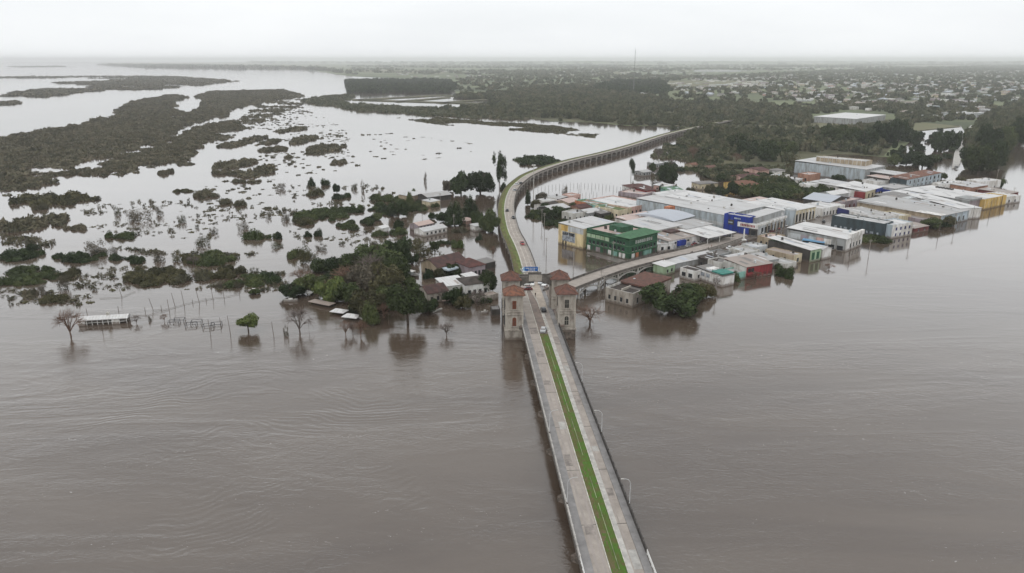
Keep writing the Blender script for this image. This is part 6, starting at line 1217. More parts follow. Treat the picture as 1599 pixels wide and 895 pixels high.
# ------------------------------------------------------------------ far town
def house_mesh(name, wall, roof, w, d, h, kind):
    mb = MB(); mb.box(-w / 2, w / 2, -d / 2, d / 2, -0.5, h, 0, skip='tb')
    if kind == 'flat': mb.poly([(-w / 2, -d / 2, h), (w / 2, -d / 2, h), (w / 2, d / 2, h), (-w / 2, d / 2, h)], 1)
    else: hip(mb, -w / 2, w / 2, -d / 2, d / 2, h + 0.22, 1.6 if kind == 'hip' else 2.0, 0.4, max(0, w - d) + (d * 0.98 if kind == 'gable' else 0), 1)
    return mb.mesh(name, [M[wall], M[roof]])
HS = [('white walled house with a pale sheet roof of the far town', 'white', 'r_light', 'flat'), ('grey house with a zinc roof of the far town', 'grey', 'r_blue', 'gable'), ('small house with a reddish brown roof of the far town', 'offwhite', 'r_brown', 'hip'), ('pink walled house of the far town', 'pink', 'r_grey', 'gable'),
      ('cream house with a brown roof of the far town', 'cream', 'r_brown', 'gable'), ('bright white roofed house of the far town', 'lgrey', 'r_white', 'flat'), ('dark roofed grey house of the far town', 'offwhite', 'r_dark', 'gable'), ('pale blue house of the far town', 'skyblue', 'r_light', 'flat')]
HM = [house_mesh('house', a, b, 9 + i % 3 * 2, 7 + i % 2 * 2, 3.6, k) for i, (_, a, b, k) in enumerate(HS)]
rg = np.random.default_rng(44)
TOWN = [(1000, 152), (1180, 150), (1285, 170), (1395, 176), (1440, 190), (1530, 180), (1640, 165), (1640, 128), (1400, 122), (1240, 132), (1060, 141), (1000, 146)]
tw = wpoly(TOWN); a_ = np.array(tw); k = 0
while k < 285:
    x = rg.uniform(a_[:, 0].min(), a_[:, 0].max()); y = rg.uniform(a_[:, 1].min(), min(a_[:, 1].max(), 3400))
    if not inside(tw, np.array([x]), np.array([y]))[0]: continue
    i = int(rg.integers(0, len(HS))); s = rg.uniform(0.9, 1.7)
    o = link('house', HM[i], None, (x, y, 0.35), 0.42 + (math.pi / 2 if rg.random() < 0.5 else 0) + rg.uniform(-0.08, 0.08), (s, s, rg.uniform(0.9, 1.5)))
    q = (x / y, y); tag(o, HS[i][0] + ', ' + ('right' if q[0] > 0.52 else 'middle' if q[0] > 0.33 else 'left') + ' part, ' + ('front rows' if y < 1650 else 'middle rows' if y < 2200 else 'back rows'), 'house', 'houses of the far town'); k += 1
def town_mass(name, label, poly, n, seed, smin=1.0, smax=2.0):
    rg = np.random.default_rng(seed); w = wpoly(poly); a = np.array(w); mb = MB(); mats = ['white', 'lgrey', 'offwhite', 'mauve', 'r_light', 'r_white', 'r_brown', 'r_grey', 'r_blue']; k = 0; th = 0.42
    while k < n:
        x = rg.uniform(a[:, 0].min(), a[:, 0].max()); y = rg.uniform(a[:, 1].min(), a[:, 1].max())
        if not inside(w, np.array([x]), np.array([y]))[0] or math.sin(x * 0.006 + 2 * math.sin(y * 0.004)) + math.sin(y * 0.0052 + 1.5 * math.sin(x * 0.005)) < -0.35: continue
        x = x - (x % 28) * 0.5; ww, dd, h = rg.uniform(4, 7) * rg.uniform(smin, smax), rg.uniform(3, 5) * rg.uniform(smin, smax), rg.uniform(3.5, 6); b = len(mb.v); c, s = math.cos(th), math.sin(th)
        mb.box(-ww, ww, -dd, dd, 0, h, int(rg.integers(0, 4)), top=int(rg.integers(4, 9)))
        for q in range(b, b + 8): X, Y, Z = mb.v[q]; mb.v[q] = (x + X * c - Y * s, y + X * s + Y * c, Z + 0.3)
        k += 1
    tag(mb.build(name, [M[m] for m in mats]), label, kind='stuff')
town_mass('townscape', 'hundreds of distant houses merging into the far town', [(1000, 128), (1240, 117), (1660, 108), (1700, 165), (1540, 182), (1440, 192), (1390, 178), (1240, 160), (1060, 155), (1000, 150)], 1250, 5)
town_mass('townscape', 'distant white houses and greenhouses scattered over the plain', [(820, 112), (1000, 107), (1600, 102), (1640, 112), (1240, 117), (1050, 124), (830, 122)], 420, 6, 1.2, 3.2)
town_mass('townscape', 'distant farm buildings behind the plantation block', [(600, 112), (800, 108), (820, 122), (700, 126), (640, 123)], 60, 7, 1.0, 2.0)
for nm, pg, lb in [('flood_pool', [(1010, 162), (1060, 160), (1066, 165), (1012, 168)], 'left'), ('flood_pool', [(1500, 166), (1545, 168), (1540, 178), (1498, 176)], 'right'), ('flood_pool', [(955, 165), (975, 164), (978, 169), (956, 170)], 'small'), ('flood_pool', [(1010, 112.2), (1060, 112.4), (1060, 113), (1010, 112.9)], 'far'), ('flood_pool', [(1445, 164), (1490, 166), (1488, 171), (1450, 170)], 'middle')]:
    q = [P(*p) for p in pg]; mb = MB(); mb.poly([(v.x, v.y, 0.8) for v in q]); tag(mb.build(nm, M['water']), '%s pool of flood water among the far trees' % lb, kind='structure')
# radio mast
b = P(989, 147); mst = empty('radio_mast', (b.x, b.y, 0), 0, 'very tall thin lattice radio mast rising above the horizon', 'mast'); HT = 118
mb = MB()
for k in range(3):
    a = k * 2.094; mb.bar((1.3 * math.cos(a), 1.3 * math.sin(a), 0), (0.6 * math.cos(a), 0.6 * math.sin(a), HT), 0.28, 0.2, 4)
for z in range(0, HT - 4, 5):
    for k in range(3):
        a, c = k * 2.094, (k + 1) * 2.094; r0, r1 = 1.3 - 0.7 * z / HT, 1.3 - 0.7 * (z + 5) / HT
        mb.bar((r0 * math.cos(a), r0 * math.sin(a), z), (r1 * math.cos(c), r1 * math.sin(c), z + 5), 0.12, 0.12, 3)
mb.build('lattice', M['grey'], mst)
mb = MB(); mb.bar((0, 0, HT), (0, 0, HT + 6), 0.2, 0.1, 5); mb.build('antenna', M['grey'], mst)

# ------------------------------------------------------------------ posts, fences, poles
def pole(px, py, h, label, m='wood', lean=0.0, r=0.11, cat='post', name='post', group=None, arm=0.0):
    b = P(px, py); mb = MB(); mb.bar((0, 0, -1), (lean * h, 0, h), r, r * 0.7, 6)
    o = None
    if arm:
        o = empty(name, (b.x, b.y, 0), 0, label, cat, group); mb.build('shaft', M[m], o)
        mb = MB(); mb.box(-arm, arm, -0.08, 0.08, h - 0.6, h - 0.42); mb.box(-arm * 0.8, arm * 0.8, -0.08, 0.08, h - 1.3, h - 1.15); mb.build('crossarm', M[m], o); return o
    return tag(mb.build(name, M[m], None, loc=(b.x, b.y, 0)), label, cat, group)
for i, (px, py, hp, ln, lb) in enumerate([(137.5, 496, 14, -0.05, 'post behind the left end of the white pavilion'), (185.5, 488, 10, 0, 'post behind the right end of the white pavilion'), (160.5, 519, 16, 0, 'dark post in front of the white pavilion'), (191, 464, 16, -0.2, 'far leaning post at the bend of the sunken wire'),
     (240, 484, 18, -0.25, 'strongly leaning post right of the pavilion'), (265, 488, 20, -0.05, 'upright post left of the leaning pair'), (274, 479, 21, -0.15, 'leaning post of a pair'), (288.5, 480, 26, -0.08, 'tallest leaning post in the row'), (312, 474, 22, -0.15, 'forked leaning post in the middle of the row'), (333, 468, 15, -0.06, 'post in the right half of the row'),
     (350, 466, 12, 0, 'short dark post near the end of the row'), (374, 460, 10, 0, 'short post at the right end of the row'), (329, 523, 24, -0.05, 'tall post beside the dark frames'), (344.5, 508, 12, 0, 'short post beside the dark bush'), (360.5, 524, 30, -0.06, 'tallest post in the river near the round tree'), (428, 527, 24, -0.06, 'lone thin post in the river left of the bare tree'),
     (227, 488, 8, 0, 'stub post left of the strongly leaning one'), (252, 483, 6, 0, 'stub post right of the strongly leaning one'), (301, 474, 6, 0, 'stub post beside the forked one'), (322, 471, 6, 0, 'stub post before the right half of the row'), (607, 507, 20, 0, 'post at the right end of the jetty')]):
    s = ppm(P(px, py)); pole(px, py, hp / s / 0.93, lb, 'wood', ln, 0.11, group='posts standing in the flooded field')
def wire(name, pts, label, r=0.06, cat='fence', m='wood'):
    v = [P(*p, 0.25) for p in pts]; mb = MB(); mb.tube(v, r, 4); return tag(mb.build(name, M[m]), label, cat)
wire('wire_fence', [(155, 466), (190, 464), (211, 455)], 'sunken fence line running to the far leaning post'); wire('wire_fence', [(240, 484), (265, 482), (292, 474), (336, 465), (352, 464), (374, 459)], 'low fence rail along the row of leaning posts'); wire('wire_fence', [(196, 494), (232, 492), (262, 484)], 'faint sunken rail right of the pavilion')
def frame(px, py, label):
    b = P(px, py); o = empty('pen_frame', (b.x, b.y, 0), 0.25, label, 'frame', 'dark open frames in the river')
    for x in (-1.8, 1.8):
        for y in (-1.5, 1.5): mb = MB(); mb.bar((x, y, -0.5), (x, y, 1.0), 0.1, 0.1, 5); mb.build('leg', M['dark_steel'], o)
    mb = MB(); c = [(-1.8, -1.5, 1.0), (1.8, -1.5, 1.0), (1.8, 1.5, 1.0), (-1.8, 1.5, 1.0), (-1.8, -1.5, 1.0)]; mb.tube(c, 0.08, 5); mb.build('top_rail', M['dark_steel'], o)
for px, py, lb in ((272, 505, 'leftmost dark open frame, front'), (280, 502, 'dark open frame behind the leftmost one'), (299, 509, 'middle dark open frame, front'), (307, 505, 'dark open frame behind the middle one'), (326, 511, 'dark open frame beside the tall post'), (338, 509, 'rightmost dark open frame')): frame(px, py, lb)
# stakes across the flooded field by the viaduct
for i in range(26):
    t = i / 25; px = 840 + 140 * t; py = 304 - 14 * math.sin(math.pi * (0.15 + 0.7 * t)) + (3 if i % 3 == 0 else 0) + 2 * t
    pole(px, py, 2.6 + 1.6 * ((i * 7) % 3 == 0), 'thin stake in the curved row across the flooded field behind the terrace', 'dark_steel', 0, 0.12, group='stakes in the flooded field', name='stake')
for i in range(14):
    t = i / 13; pole(858 + 74 * t, 309 - 5 * t + (i % 2), 2.2, 'thin stake in the nearer row behind the terrace', 'dark_steel', 0, 0.1, group='nearer stakes in the flooded field', name='stake')
# power and lamp poles
for px, py, h, lb in [(1420, 379, 9, 'power pole standing in the river off the slate building'), (1465, 368, 8, 'power pole in the river off the riverside bushes'), (1490, 358, 9, 'power pole in the river off the long grey hall'), (1518, 343, 8, 'power pole in the river off the white end wall'), (1545, 334, 8, 'power pole in the river off the yellow building'),
                      (1563, 322, 8, 'power pole in the river off the small white building'), (1581, 313, 9, 'power pole at the far river corner'), (1556, 282, 9, 'power pole beside the palm'), (895, 428, 12, 'street pole in the flooded square left of the ramp'), (957, 405, 9, 'street pole on the wet pavement before the green building'),
                      (942, 398, 6, 'short post on the pavement before the green building'), (853, 399, 9, 'pole in the flooded square near the viaduct'), (688, 331, 12, 'street pole in the flooded village lane'), (659, 331, 8, 'curved lamp pole below the open shed'), (726, 400, 10, 'power pole in the flood behind the maroon roof'), (709, 359, 9, 'pale pole in front of the conifers'),
                      (846, 350, 9, 'pole with cables left of the cream shop'), (850, 366, 12, 'pole standing in the water left of the cream shop'), (1117, 460, 9, 'thin pole beside the olive tree'), (938, 458, 10, 'thin pole left of the ruined house'), (943, 462, 9, 'second thin pole left of the ruined house'), (1000, 345, 6, 'pole behind the green building'),
                      (1327, 398, 8, 'pole at the river corner of the poster store'), (1356, 402, 9, 'pole in the river right of the poster store'), (1300, 275, 9, 'pole in the street below the huge warehouse'), (1345, 303, 8, 'pole on the main street'), (1214, 366, 8, 'pole beside the poster store'), (904, 301, 6, 'pole on the curved stake line')]:
    pole(px, py, h, lb, 'concrete' if h > 8 else 'wood', 0, 0.14, 'pole', 'utility_pole', arm=0.9 if h in (9, 10, 12) else 0)
def cable(a, c, ha, hc, label):
    A = P(*a); C_ = P(*c); mb = MB(); n = 10; pts = []
    for i in range(n + 1): t = i / n; pts.append((A.x + (C_.x - A.x) * t, A.y + (C_.y - A.y) * t, ha + (hc - ha) * t - 4 * t * (1 - t) * 0.9))
    mb.tube(pts, 0.035, 3); tag(mb.build('cable', M['dark_steel']), label, 'cable')
cable((846, 350), (850, 366), 8.4, 11.4, 'sagging cable between the two poles left of the cream shop'); cable((850, 366), (895, 428), 11.4, 11.4, 'long sagging cable crossing the flooded square'); cable((688, 331), (659, 331), 11, 8, 'cable along the flooded village lane'); cable((726, 400), (709, 359), 9.4, 8.4, 'cable from the maroon roof to the conifers')
cable((1420, 379), (1465, 368), 8.4, 7.6, 'cable between the first two river poles'); cable((1465, 368), (1490, 358), 7.6, 8.4, 'cable off the riverside bushes'); cable((1490, 358), (1518, 343), 8.4, 7.6, 'cable off the long grey hall'); cable((1518, 343), (1545, 334), 7.6, 7.6, 'cable off the yellow building')
b = P(833, 318); mo = empty('light_mast', (b.x, b.y, 0), 0, 'very tall pale light mast rising beside the bend of the viaduct', 'light mast')
mb = MB(); mb.bar((0, 0, -1), (0, 0, 26), 0.32, 0.16, 8); mb.build('shaft', M['pale_concrete'], mo); mb = MB()
for k in range(6): mb.box(1.1 * math.cos(k * 1.047) - 0.3, 1.1 * math.cos(k * 1.047) + 0.3, 1.1 * math.sin(k * 1.047) - 0.3, 1.1 * math.sin(k * 1.047) + 0.3, 25.4, 25.8); mb.bar((0, 0, 25.5), (1.1 * math.cos(k * 1.047), 1.1 * math.sin(k * 1.047), 25.6), 0.06, 0.06, 4)
mb.build('lamp_ring', M['white_paint'], mo)
b = P(1161, 376); ob = empty('white_column', (b.x, b.y, 0.3), 0, 'white obelisk on a low base at the end of the ramp', 'monument')
mb = MB(); mb.bar((0, 0, 0.5), (0, 0, 6.2), 0.55, 0.3, 4); mb.build('shaft', M['white_paint'], ob); mb = MB(); mb.box(-1.3, 1.3, -1.3, 1.3, 0, 0.5); mb.build('plinth', M['white_paint'], ob)

# ------------------------------------------------------------------ pavilion, boats, jetty
def on(px, py, z, rz, name, label, cat): b = P(px, py, z); return empty(name, (b.x, b.y, z), rz, label, cat)
o = on(163, 505, 0, 0.18, 'river_pavilion', 'white railed pavilion with a pale sheet roof half sunk in the river', 'pavilion')
mb = MB(); mb.poly([(-8.6, -1.6, 2.1), (8.6, -1.6, 2.1), (8.6, 0.6, 3.0), (-8.6, 0.6, 3.0)]); mb.poly([(8.6, 2.8, 2.1), (-8.6, 2.8, 2.1), (-8.6, 0.6, 3.0), (8.6, 0.6, 3.0)]); mb.poly([(-8.6, -1.6, 1.95), (-8.6, 2.8, 1.95), (8.6, 2.8, 1.95), (8.6, -1.6, 1.95)]); mb.box(-8.6, 8.6, -1.65, -1.6, 1.9, 2.12); mb.build('roof', M['r_white'], o)
mb = MB(); mb.box(-8.2, 8.2, 2.3, 2.45, -0.5, 1.9); mb.box(-8.2, -6.0, -1.3, -1.15, -0.5, 1.9); mb.box(3.2, 5.4, -1.3, -1.15, -0.5, 1.9); mb.build('wall', M['white'], o)
for x in (-5.4, -3.6, -1.8, 0, 1.8, 3.1, 5.6, 8.1): mb = MB(); mb.bar((x, -1.3, -0.5), (x, -1.3, 2.0), 0.12, 0.12, 5); mb.build('post', M['white_paint'], o)
mb = MB(); mb.tube([(-8.1, -1.3, 0.9), (8.1, -1.3, 0.9)], 0.09, 5); mb.build('rail', M['white_paint'], o)
mb = MB(); mb.box(1.0, 2.0, 0.3, 1.3, 2.6, 3.9); mb.build('chimney', M['offwhite'], o)
def boat(px, py, ln, rz, label, hull='white', canopy=False, name='boat'):
    o = on(px, py, 0, rz, name, label, 'boat'); mb = MB(); st = [(-1, 0.75, 0), (-0.4, 1, 0), (0.3, 0.95, 0.05), (0.75, 0.6, 0.15), (1, 0.03, 0.3)]; wd = ln * 0.16; rows = []
    for t, q, up in st: x = t * ln / 2; rows.append([(x, -wd * q, 0.75 + up), (x, -wd * q * 0.7, -0.2), (x, wd * q * 0.7, -0.2), (x, wd * q, 0.75 + up)])
    for a, b in zip(rows[:-1], rows[1:]):
        for i in range(3): mb.poly([a[i], a[i + 1], b[i + 1], b[i]])
    mb.poly(rows[0]); mb.build('hull', M[hull], o)
    mb = MB()
    for a, b in zip(rows[:-1], rows[1:]): mb.poly([(a[0][0], a[0][1] * 0.93, a[0][2] - 0.12), (b[0][0], b[0][1] * 0.93, b[0][2] - 0.12), (b[3][0], b[3][1] * 0.93, b[3][2] - 0.12), (a[3][0], a[3][1] * 0.93, a[3][2] - 0.12)])
    mb.build('deck', M['white' if not canopy else 'grey'], o)
    if canopy:
        mb = MB(); mb.box(-ln * 0.42, ln * 0.2, -wd * 0.85, wd * 0.85, 2.3, 2.42); mb.build('canopy', M['white'], o); mb = MB(); mb.box(-ln * 0.36, ln * 0.12, -wd * 0.7, wd * 0.7, 0.7, 1.5); mb.build('cabin', M['lgrey'], o)
        for x in (-0.4, -0.1, 0.18):
            for y in (-0.8, 0.8): mb = MB(); mb.bar((x * ln, y * wd, 0.6), (x * ln, y * wd, 2.3), 0.06, 0.06, 4); mb.build('canopy_post', M['steel'], o)
    else: mb = MB(); mb.box(-ln * 0.15, ln * 0.15, -wd * 0.5, wd * 0.5, 0.7, 1.3); mb.build('cabin', M['white'], o)
boat(454, 470.5, 5.4, 0.1, 'small white boat moored below the left tip of the grove'); boat(397, 455, 5.0, 0.1, 'small white boat adrift left of the grove')
boat(642, 431, 9.5, -0.65, 'long canopied boat on the narrow channel beside the grove', 'dark', True, 'canal_boat'); boat(757, 489, 2.8, 0.2, 'tiny white dinghy beside the dark landing stage')
def shelter(px, py, w, d, h, rz, m, name, label, cat, rise=0.7):
    o = on(px, py, 0, rz, name, label, cat); mb = MB(); hip(mb, -w / 2, w / 2, -d / 2, d / 2, h, rise, 0.2, max(0, w - d), 0); mb.build('roof', M[m], o)
    for x in (-1, 1):
        for y in (-1, 1): mb = MB(); mb.bar((x * w * 0.45, y * d * 0.45, -1), (x * w * 0.45, y * d * 0.45, h), 0.08, 0.08, 5); mb.build('post', M['wood'], o)
shelter(530, 490, 5.6, 3.6, 1.2, -0.35, 'r_white', 'tent', 'pale peaked tent half under water, left of two by the jetty', 'tent', 0.9); shelter(549, 498, 5.8, 3.6, 1.2, -0.3, 'r_white', 'tent', 'pale peaked tent half under water, right of two by the jetty', 'tent', 0.9)
shelter(478, 461, 6.0, 3.0, 1.5, -0.2, 'r_grey', 'jetty_shelter', 'small grey roof over the landing beside the moored boat', 'shelter', 0.4); shelter(503, 476, 10.5, 3.4, 1.1, -0.5, 'r_brown', 'boathouse', 'long brown boathouse roof under the yellowish tree', 'boathouse', 0.7)
shelter(700, 474, 4.6, 4.0, 2.0, 0.2, 'r_pink', 'umbrella_roof', 'small pinkish peaked roof among the bushes below the white house', 'shelter', 0.8)
mb = MB(); a = P(558, 494, 0.5); c = P(583, 505, 0.5); mb.bar(a, c, 0.5, 0.5, 4); tag(mb.build('jetty', M['pale_concrete']), 'pale narrow jetty at the river edge of the grove', 'jetty')
mb = MB(); a = P(676, 487, 0.4); c = P(690, 482, 0.4); mb.bar(a, c, 0.4, 0.4, 4); tag(mb.build('jetty', M['pale_concrete']), 'short pale plank walkway right of the open crowned tree', 'jetty')
mb = MB(); a = P(481, 462, 0.0); mb.bar(a, a + Vector((0, 0, 2.4)), 0.16, 0.16, 6); tag(mb.build('mooring_post', M['white_paint']), 'white mooring post beside the grey landing roof', 'post')

# ------------------------------------------------------------------ vehicles
CARP = {}
def paint(c):
    if c not in CARP:
        col = dict(white=(0.75, 0.75, 0.74), red=(0.30, 0.03, 0.03), darkred=(0.13, 0.02, 0.02), black=(0.025, 0.025, 0.028), silver=(0.45, 0.46, 0.47), blue=(0.22, 0.45, 0.68), grey=(0.18, 0.18, 0.19))[c]
        CARP[c] = mat(c + ' car paint', col, 0.3, 0.03, 1.0, spec=0.5)
    return CARP[c]
def car_proto():
    def prof(pts, hw, hw2):
        mb = MB(); n = len(pts)
        for i in range(n):
            j = (i + 1) % n; (x0, z0, k0), (x1, z1, k1) = pts[i], pts[j]; a, b = (hw2 if k0 else hw), (hw2 if k1 else hw)
            mb.poly([(x0, -a, z0), (x1, -b, z1), (x1, b, z1), (x0, a, z0)])
        mb.poly([(x, -(hw2 if k else hw), z) for x, z, k in pts][::-1]); mb.poly([(x, (hw2 if k else hw), z) for x, z, k in pts]); return mb
    body = prof([(-2.1, 0.3, 0), (2.1, 0.3, 0), (2.15, 0.62, 0), (1.95, 0.82, 0), (1.0, 0.92, 0), (-1.75, 0.95, 0), (-2.1, 0.85, 0)], 0.86, 0.8).mesh('body', paint('white'))
    roof = prof([(-1.3, 1.38, 0), (0.15, 1.4, 0), (0.2, 1.46, 0), (-1.25, 1.46, 0)], 0.66, 0.66).mesh('roof', paint('white'))
    glass = prof([(-1.7, 0.94, 0), (0.95, 0.9, 0), (0.22, 1.39, 1), (-1.33, 1.38, 1)], 0.78, 0.66).mesh('windows', M['glass'])
    mb = MB(); mb.bar((0, -0.1, 0), (0, 0.1, 0), 0.32, 0.32, 12); wheel = mb.mesh('wheel', M['dark_steel'])
    mb = MB(); mb.box(0, 0.05, -0.16, 0.16, -0.07, 0.07); light = mb.mesh('headlight', M['white_paint'])
    return body, roof, glass, wheel, light
CB = car_proto()
def car(x, y, z, rz, c, label, name='car', s=1.0, group='cars on the bridge and in the streets'):
    o = empty(name, (x, y, z), rz, label, 'car', group)
    for me, nm in ((CB[0], 'body'), (CB[1], 'roof')):
        q = link(nm, me, o); q.material_slots[0].link = 'OBJECT'; q.material_slots[0].material = paint(c)
    link('windows', CB[2], o)
    for wx in (-1.3, 1.35):
        for wy in (-0.8, 0.8): link('wheel', CB[3], o, (wx, wy, 0.32))
    for wy in (-0.6, 0.6): link('headlight', CB[4], o, (2.13, wy, 0.66))
    o.scale = (s, s, s * 1.05); return o
def carpx(px, py, z, ang, c, label, **k):
    z = min(z, 5); b = P(px, py, z); return car(b.x, b.y, z + 0.035, R(ang), c, label, **k)
for a in [(807, 289, 7, 60, 'white', 'white car on the viaduct bend, outer lane'), (812.5, 287.5, 7, 240, 'black', 'dark car on the viaduct bend, inner lane'), (804, 298, 7, 70, 'silver', 'silver car following the white one on the viaduct bend'), (792, 330, 7, 88, 'black', 'black car at the kerb of the viaduct'),
          (801.5, 341.5, 7, 275, 'black', 'black car on the viaduct above the red one'), (815.5, 382, 7, 278, 'red', 'red car on the viaduct above the blue sign'), (817, 424.5, 7, 100, 'white', 'white pickup seen over the left end of the gateway'), (819, 441.5, 7, 165, 'white', 'white car at an angle under the left side of the gateway'),
          (823, 445.5, 7, 170, 'white', 'second white car in front of the angled one under the gateway'), (831, 445, 7, 268, 'white', 'white car driving through the middle of the gateway'), (845, 443, 7, 250, 'silver', 'silver car under the right side of the gateway'), (851, 446, 7, 250, 'white', 'white car beside the silver one under the right side'),
          (823, 453, 7, 185, 'darkred', 'dark red car beside the near left tower'), (848.5, 486, 7, 95, 'black', 'black car between the near towers')]:
    carpx(*a)
car(cx(230) + 0.3, 231.2, DZ + 0.09, R(80), 'silver', 'silver car parked where the grass strip ends before the towers', s=1.05)
for a in [(1095, 381, 0.6, 28, 'white', 'white car parked in front of the forecourt canopy'), (1086, 384, 0.6, 28, 'red', 'red car parked beside the white one at the canopy'), (1140, 371, 0.6, 28, 'black', 'black car in the street by the blue store'), (1192, 367, 0.3, 25, 'white', 'white car at the corner store'), (1204, 362.5, 0.3, 25, 'darkred', 'dark red car along the corner store'),
          (1212, 358.5, 0.3, 25, 'red', 'red car along the corner store'), (1226, 353.5, 0.3, 25, 'white', 'white car near the round grey corner'), (1252, 346, 0.3, 160, 'white', 'white car in the street by the colonnaded store'), (1258, 343, 0.3, 160, 'silver', 'silver car by the colonnaded store'), (1272, 339, 0.3, 25, 'white', 'white car by the slate building corner'),
          (1290, 333, 0.3, 25, 'grey', 'grey car in the street by the white shop row'), (1286, 347, 0.3, 70, 'black', 'black car parked beside the slate building'), (1050, 397, 0.4, 28, 'white', 'white car near the green building and ramp'), (1062, 393, 0.4, 28, 'grey', 'grey car near the blue awning'), (1075, 389, 0.4, 28, 'silver', 'silver car near the blue awning'),
          (1320, 322, 0.3, 25, 'red', 'red car in the upper main street'), (1140, 389, 1.2, 30, 'white', 'white car in the yards beside the ramp end'), (1493, 262, 0.7, 80, 'grey', 'dark car on the pale flooded road')]:
    carpx(*a)
b = P(1270, 384, 0.3); bus = empty('bus', (b.x, b.y, 0.3), R(-38), 'light blue bus parked between the poster store and the pale green shop', 'bus')
mb = MB(); mb.box(-5.5, 5.5, -1.25, 1.25, 0.4, 3.1); mb.build('body', paint('blue'), bus); mb = MB(); mb.box(-5.3, 5.52, -1.28, 1.28, 1.5, 2.4); mb.build('windows', M['glass'], bus)
for wx in (-3.6, 3.4):
    for wy in (-1.1, 1.1): link('wheel', CB[3], bus, (wx, wy, 0.4), None, (1.3, 1.3, 1.3))

sf = empty('side_fence', (cx(248) + 7.6, 248, DZ), TH, 'rusty brown fence of upright bars between the two right hand towers', 'fence')
for i in range(16): mb = MB(); mb.bar((0, -5 + i * 0.72, 0), (0, -5 + i * 0.72, 2.1), 0.09, 0.09, 4); mb.build('bar', M['rusty'], sf)
mb = MB(); mb.tube([(0, -5, 2.0), (0, 5.9, 2.0)], 0.08, 4); mb.build('top_rail', M['rusty'], sf)
sc2 = empty('scaffold_frame', (cx(240) - 12.9, 238.5, 0), TH, 'dark thin scaffold frame standing against the near left tower', 'scaffold')
for x, y in ((0, 0), (0, 2.2), (0.9, 0), (0.9, 2.2)): mb = MB(); mb.bar((x, y, -1), (x, y, 13.5), 0.09, 0.09, 5); mb.build('upright', M['dark_steel'], sc2)
for z in (2, 5, 8, 11): mb = MB(); mb.tube([(0, 0, z), (0.9, 0, z), (0.9, 2.2, z), (0, 2.2, z), (0, 0, z)], 0.06, 4); mb.build('cross_rail', M['dark_steel'], sc2)
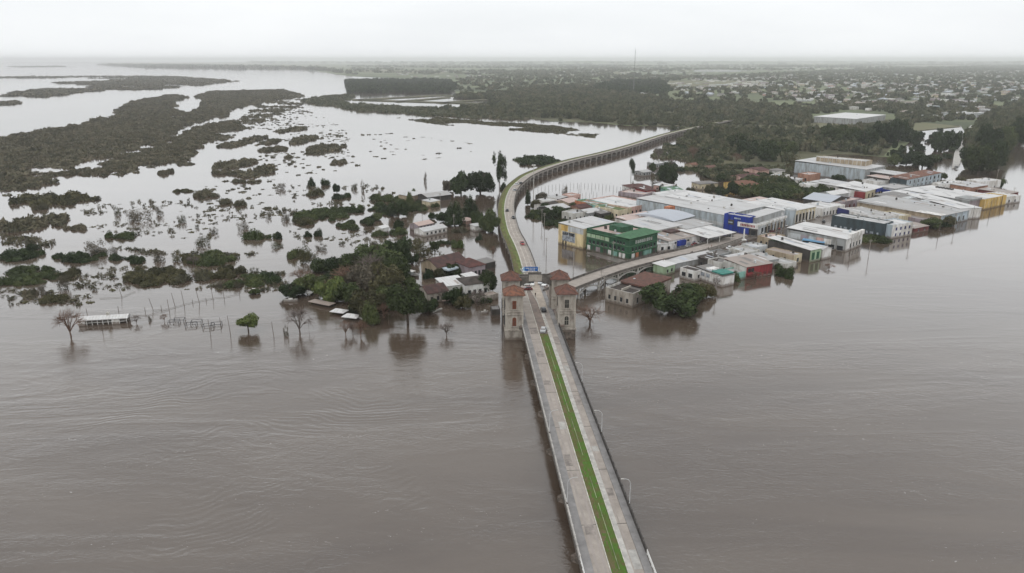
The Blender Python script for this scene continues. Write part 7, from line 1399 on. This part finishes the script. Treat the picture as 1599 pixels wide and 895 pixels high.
# ------------------------------------------------------------------ people
def person(px, py, z, rz, shirt, trousers, label):
    z = min(z, 5); b = P(px, py, z); me = bpy.data.meshes.new('person')
    V = [(0, 0, 0.95), (0, 0, 1.2), (0, 0, 1.42), (0, 0, 1.52), (0, 0.01, 1.62), (0, 0, 1.73), (0.09, 0, 0.88), (0.1, 0.03, 0.48), (0.11, 0, 0.06), (0.11, 0.13, 0.03), (-0.09, 0, 0.88), (-0.1, -0.02, 0.48), (-0.12, -0.06, 0.06), (-0.12, 0.07, 0.03),
         (0.19, 0, 1.4), (0.25, 0.02, 1.12), (0.24, 0.1, 0.88), (0.24, 0.13, 0.8), (-0.19, 0, 1.4), (-0.26, 0, 1.12), (-0.24, 0.08, 0.88), (-0.24, 0.11, 0.8)]
    E_ = [(0, 1), (1, 2), (2, 3), (3, 4), (4, 5), (0, 6), (6, 7), (7, 8), (8, 9), (0, 10), (10, 11), (11, 12), (12, 13), (2, 14), (14, 15), (15, 16), (16, 17), (2, 18), (18, 19), (19, 20), (20, 21)]
    rad = [.15, .14, .16, .06, .1, .08, .1, .07, .05, .04, .1, .07, .05, .04, .07, .05, .035, .04, .07, .05, .035, .04]
    me.from_pydata(V, E_, []); o = link('person', me, None, (b.x, b.y, z + 0.035), R(rz)); sk = o.modifiers.new('skin', 'SKIN'); me.skin_vertices.new() if not me.skin_vertices else None
    for i, r in enumerate(rad): me.skin_vertices[0].data[i].radius = (r, r)
    me.skin_vertices[0].data[0].use_root = True; sb = o.modifiers.new('sub', 'SUBSURF'); sb.levels = 1; sb.render_levels = 1
    dg = bpy.context.evaluated_depsgraph_get(); m2 = bpy.data.meshes.new_from_object(o.evaluated_get(dg)); o.modifiers.clear(); o.data = m2
    m2.materials.clear(); [m2.materials.append(m_) for m_ in (M['skin'], M[shirt], M[trousers], M['dark'])]
    for p in m2.polygons:
        zc, xc = p.center.z, abs(p.center.x); p.material_index = 3 if zc > 1.68 else 0 if zc > 1.47 or (xc > 0.2 and zc < 0.95) else 1 if zc > 0.93 else 2 if zc > 0.1 else 3
    return tag(o, label, 'person', 'people on the bridge and ramp')
M['skin'] = mat('skin', (0.42, 0.26, 0.19), 0.7, 0.05, 2)
for a in [(836, 463.5, 7, 20, 'dark', 'slate', 'person in dark clothes standing alone on the road between the towers'), (850.5, 452, 7, 80, 'dark', 'navy', 'person in dark jacket by the right side of the gateway'), (852.5, 453, 7, 200, 'mauve', 'dark', 'person facing the one in the dark jacket'),
          (1035.5, 409, 4.1, 50, 'maroon', 'dark', 'person in dark red walking on the ramp above the kiosk'), (1079, 397, 3.05, 50, 'dark', 'dark', 'left one of two people at the ramp kerb'), (1081, 396.5, 3.05, 60, 'slate', 'navy', 'right one of two people at the ramp kerb'), (1104, 389, 2.35, 60, 'white', 'navy', 'person in a white shirt near the ramp end'), (1111, 387, 2.15, 60, 'red', 'dark', 'person in a red shirt near the ramp end'), (1106, 390.5, 2.3, 60, 'dark', 'dark', 'person in black beside the white shirt')]:
    person(*a)
# ------------------------------------------------------------------ haze
hz = MB(); hz.box(-16000, 16000, -790, 24000, -3, 132); ho = hz.build('haze', [])
hm = bpy.data.materials.new('haze'); hm.use_nodes = True; n = hm.node_tree; n.nodes.clear(); om = n.nodes.new('ShaderNodeOutputMaterial'); pv = n.nodes.new('ShaderNodeVolumePrincipled')
pv.inputs['Color'].default_value = (0.99, 0.998, 1.0, 1); pv.inputs['Density'].default_value = 0.00009; pv.inputs['Anisotropy'].default_value = 0.55
n.links.new(pv.outputs[0], om.inputs['Volume']); ho.data.materials.append(hm)
tag(ho, 'thin pale rain haze over the whole plain', kind='stuff'); ho['kind'] = 'stuff'
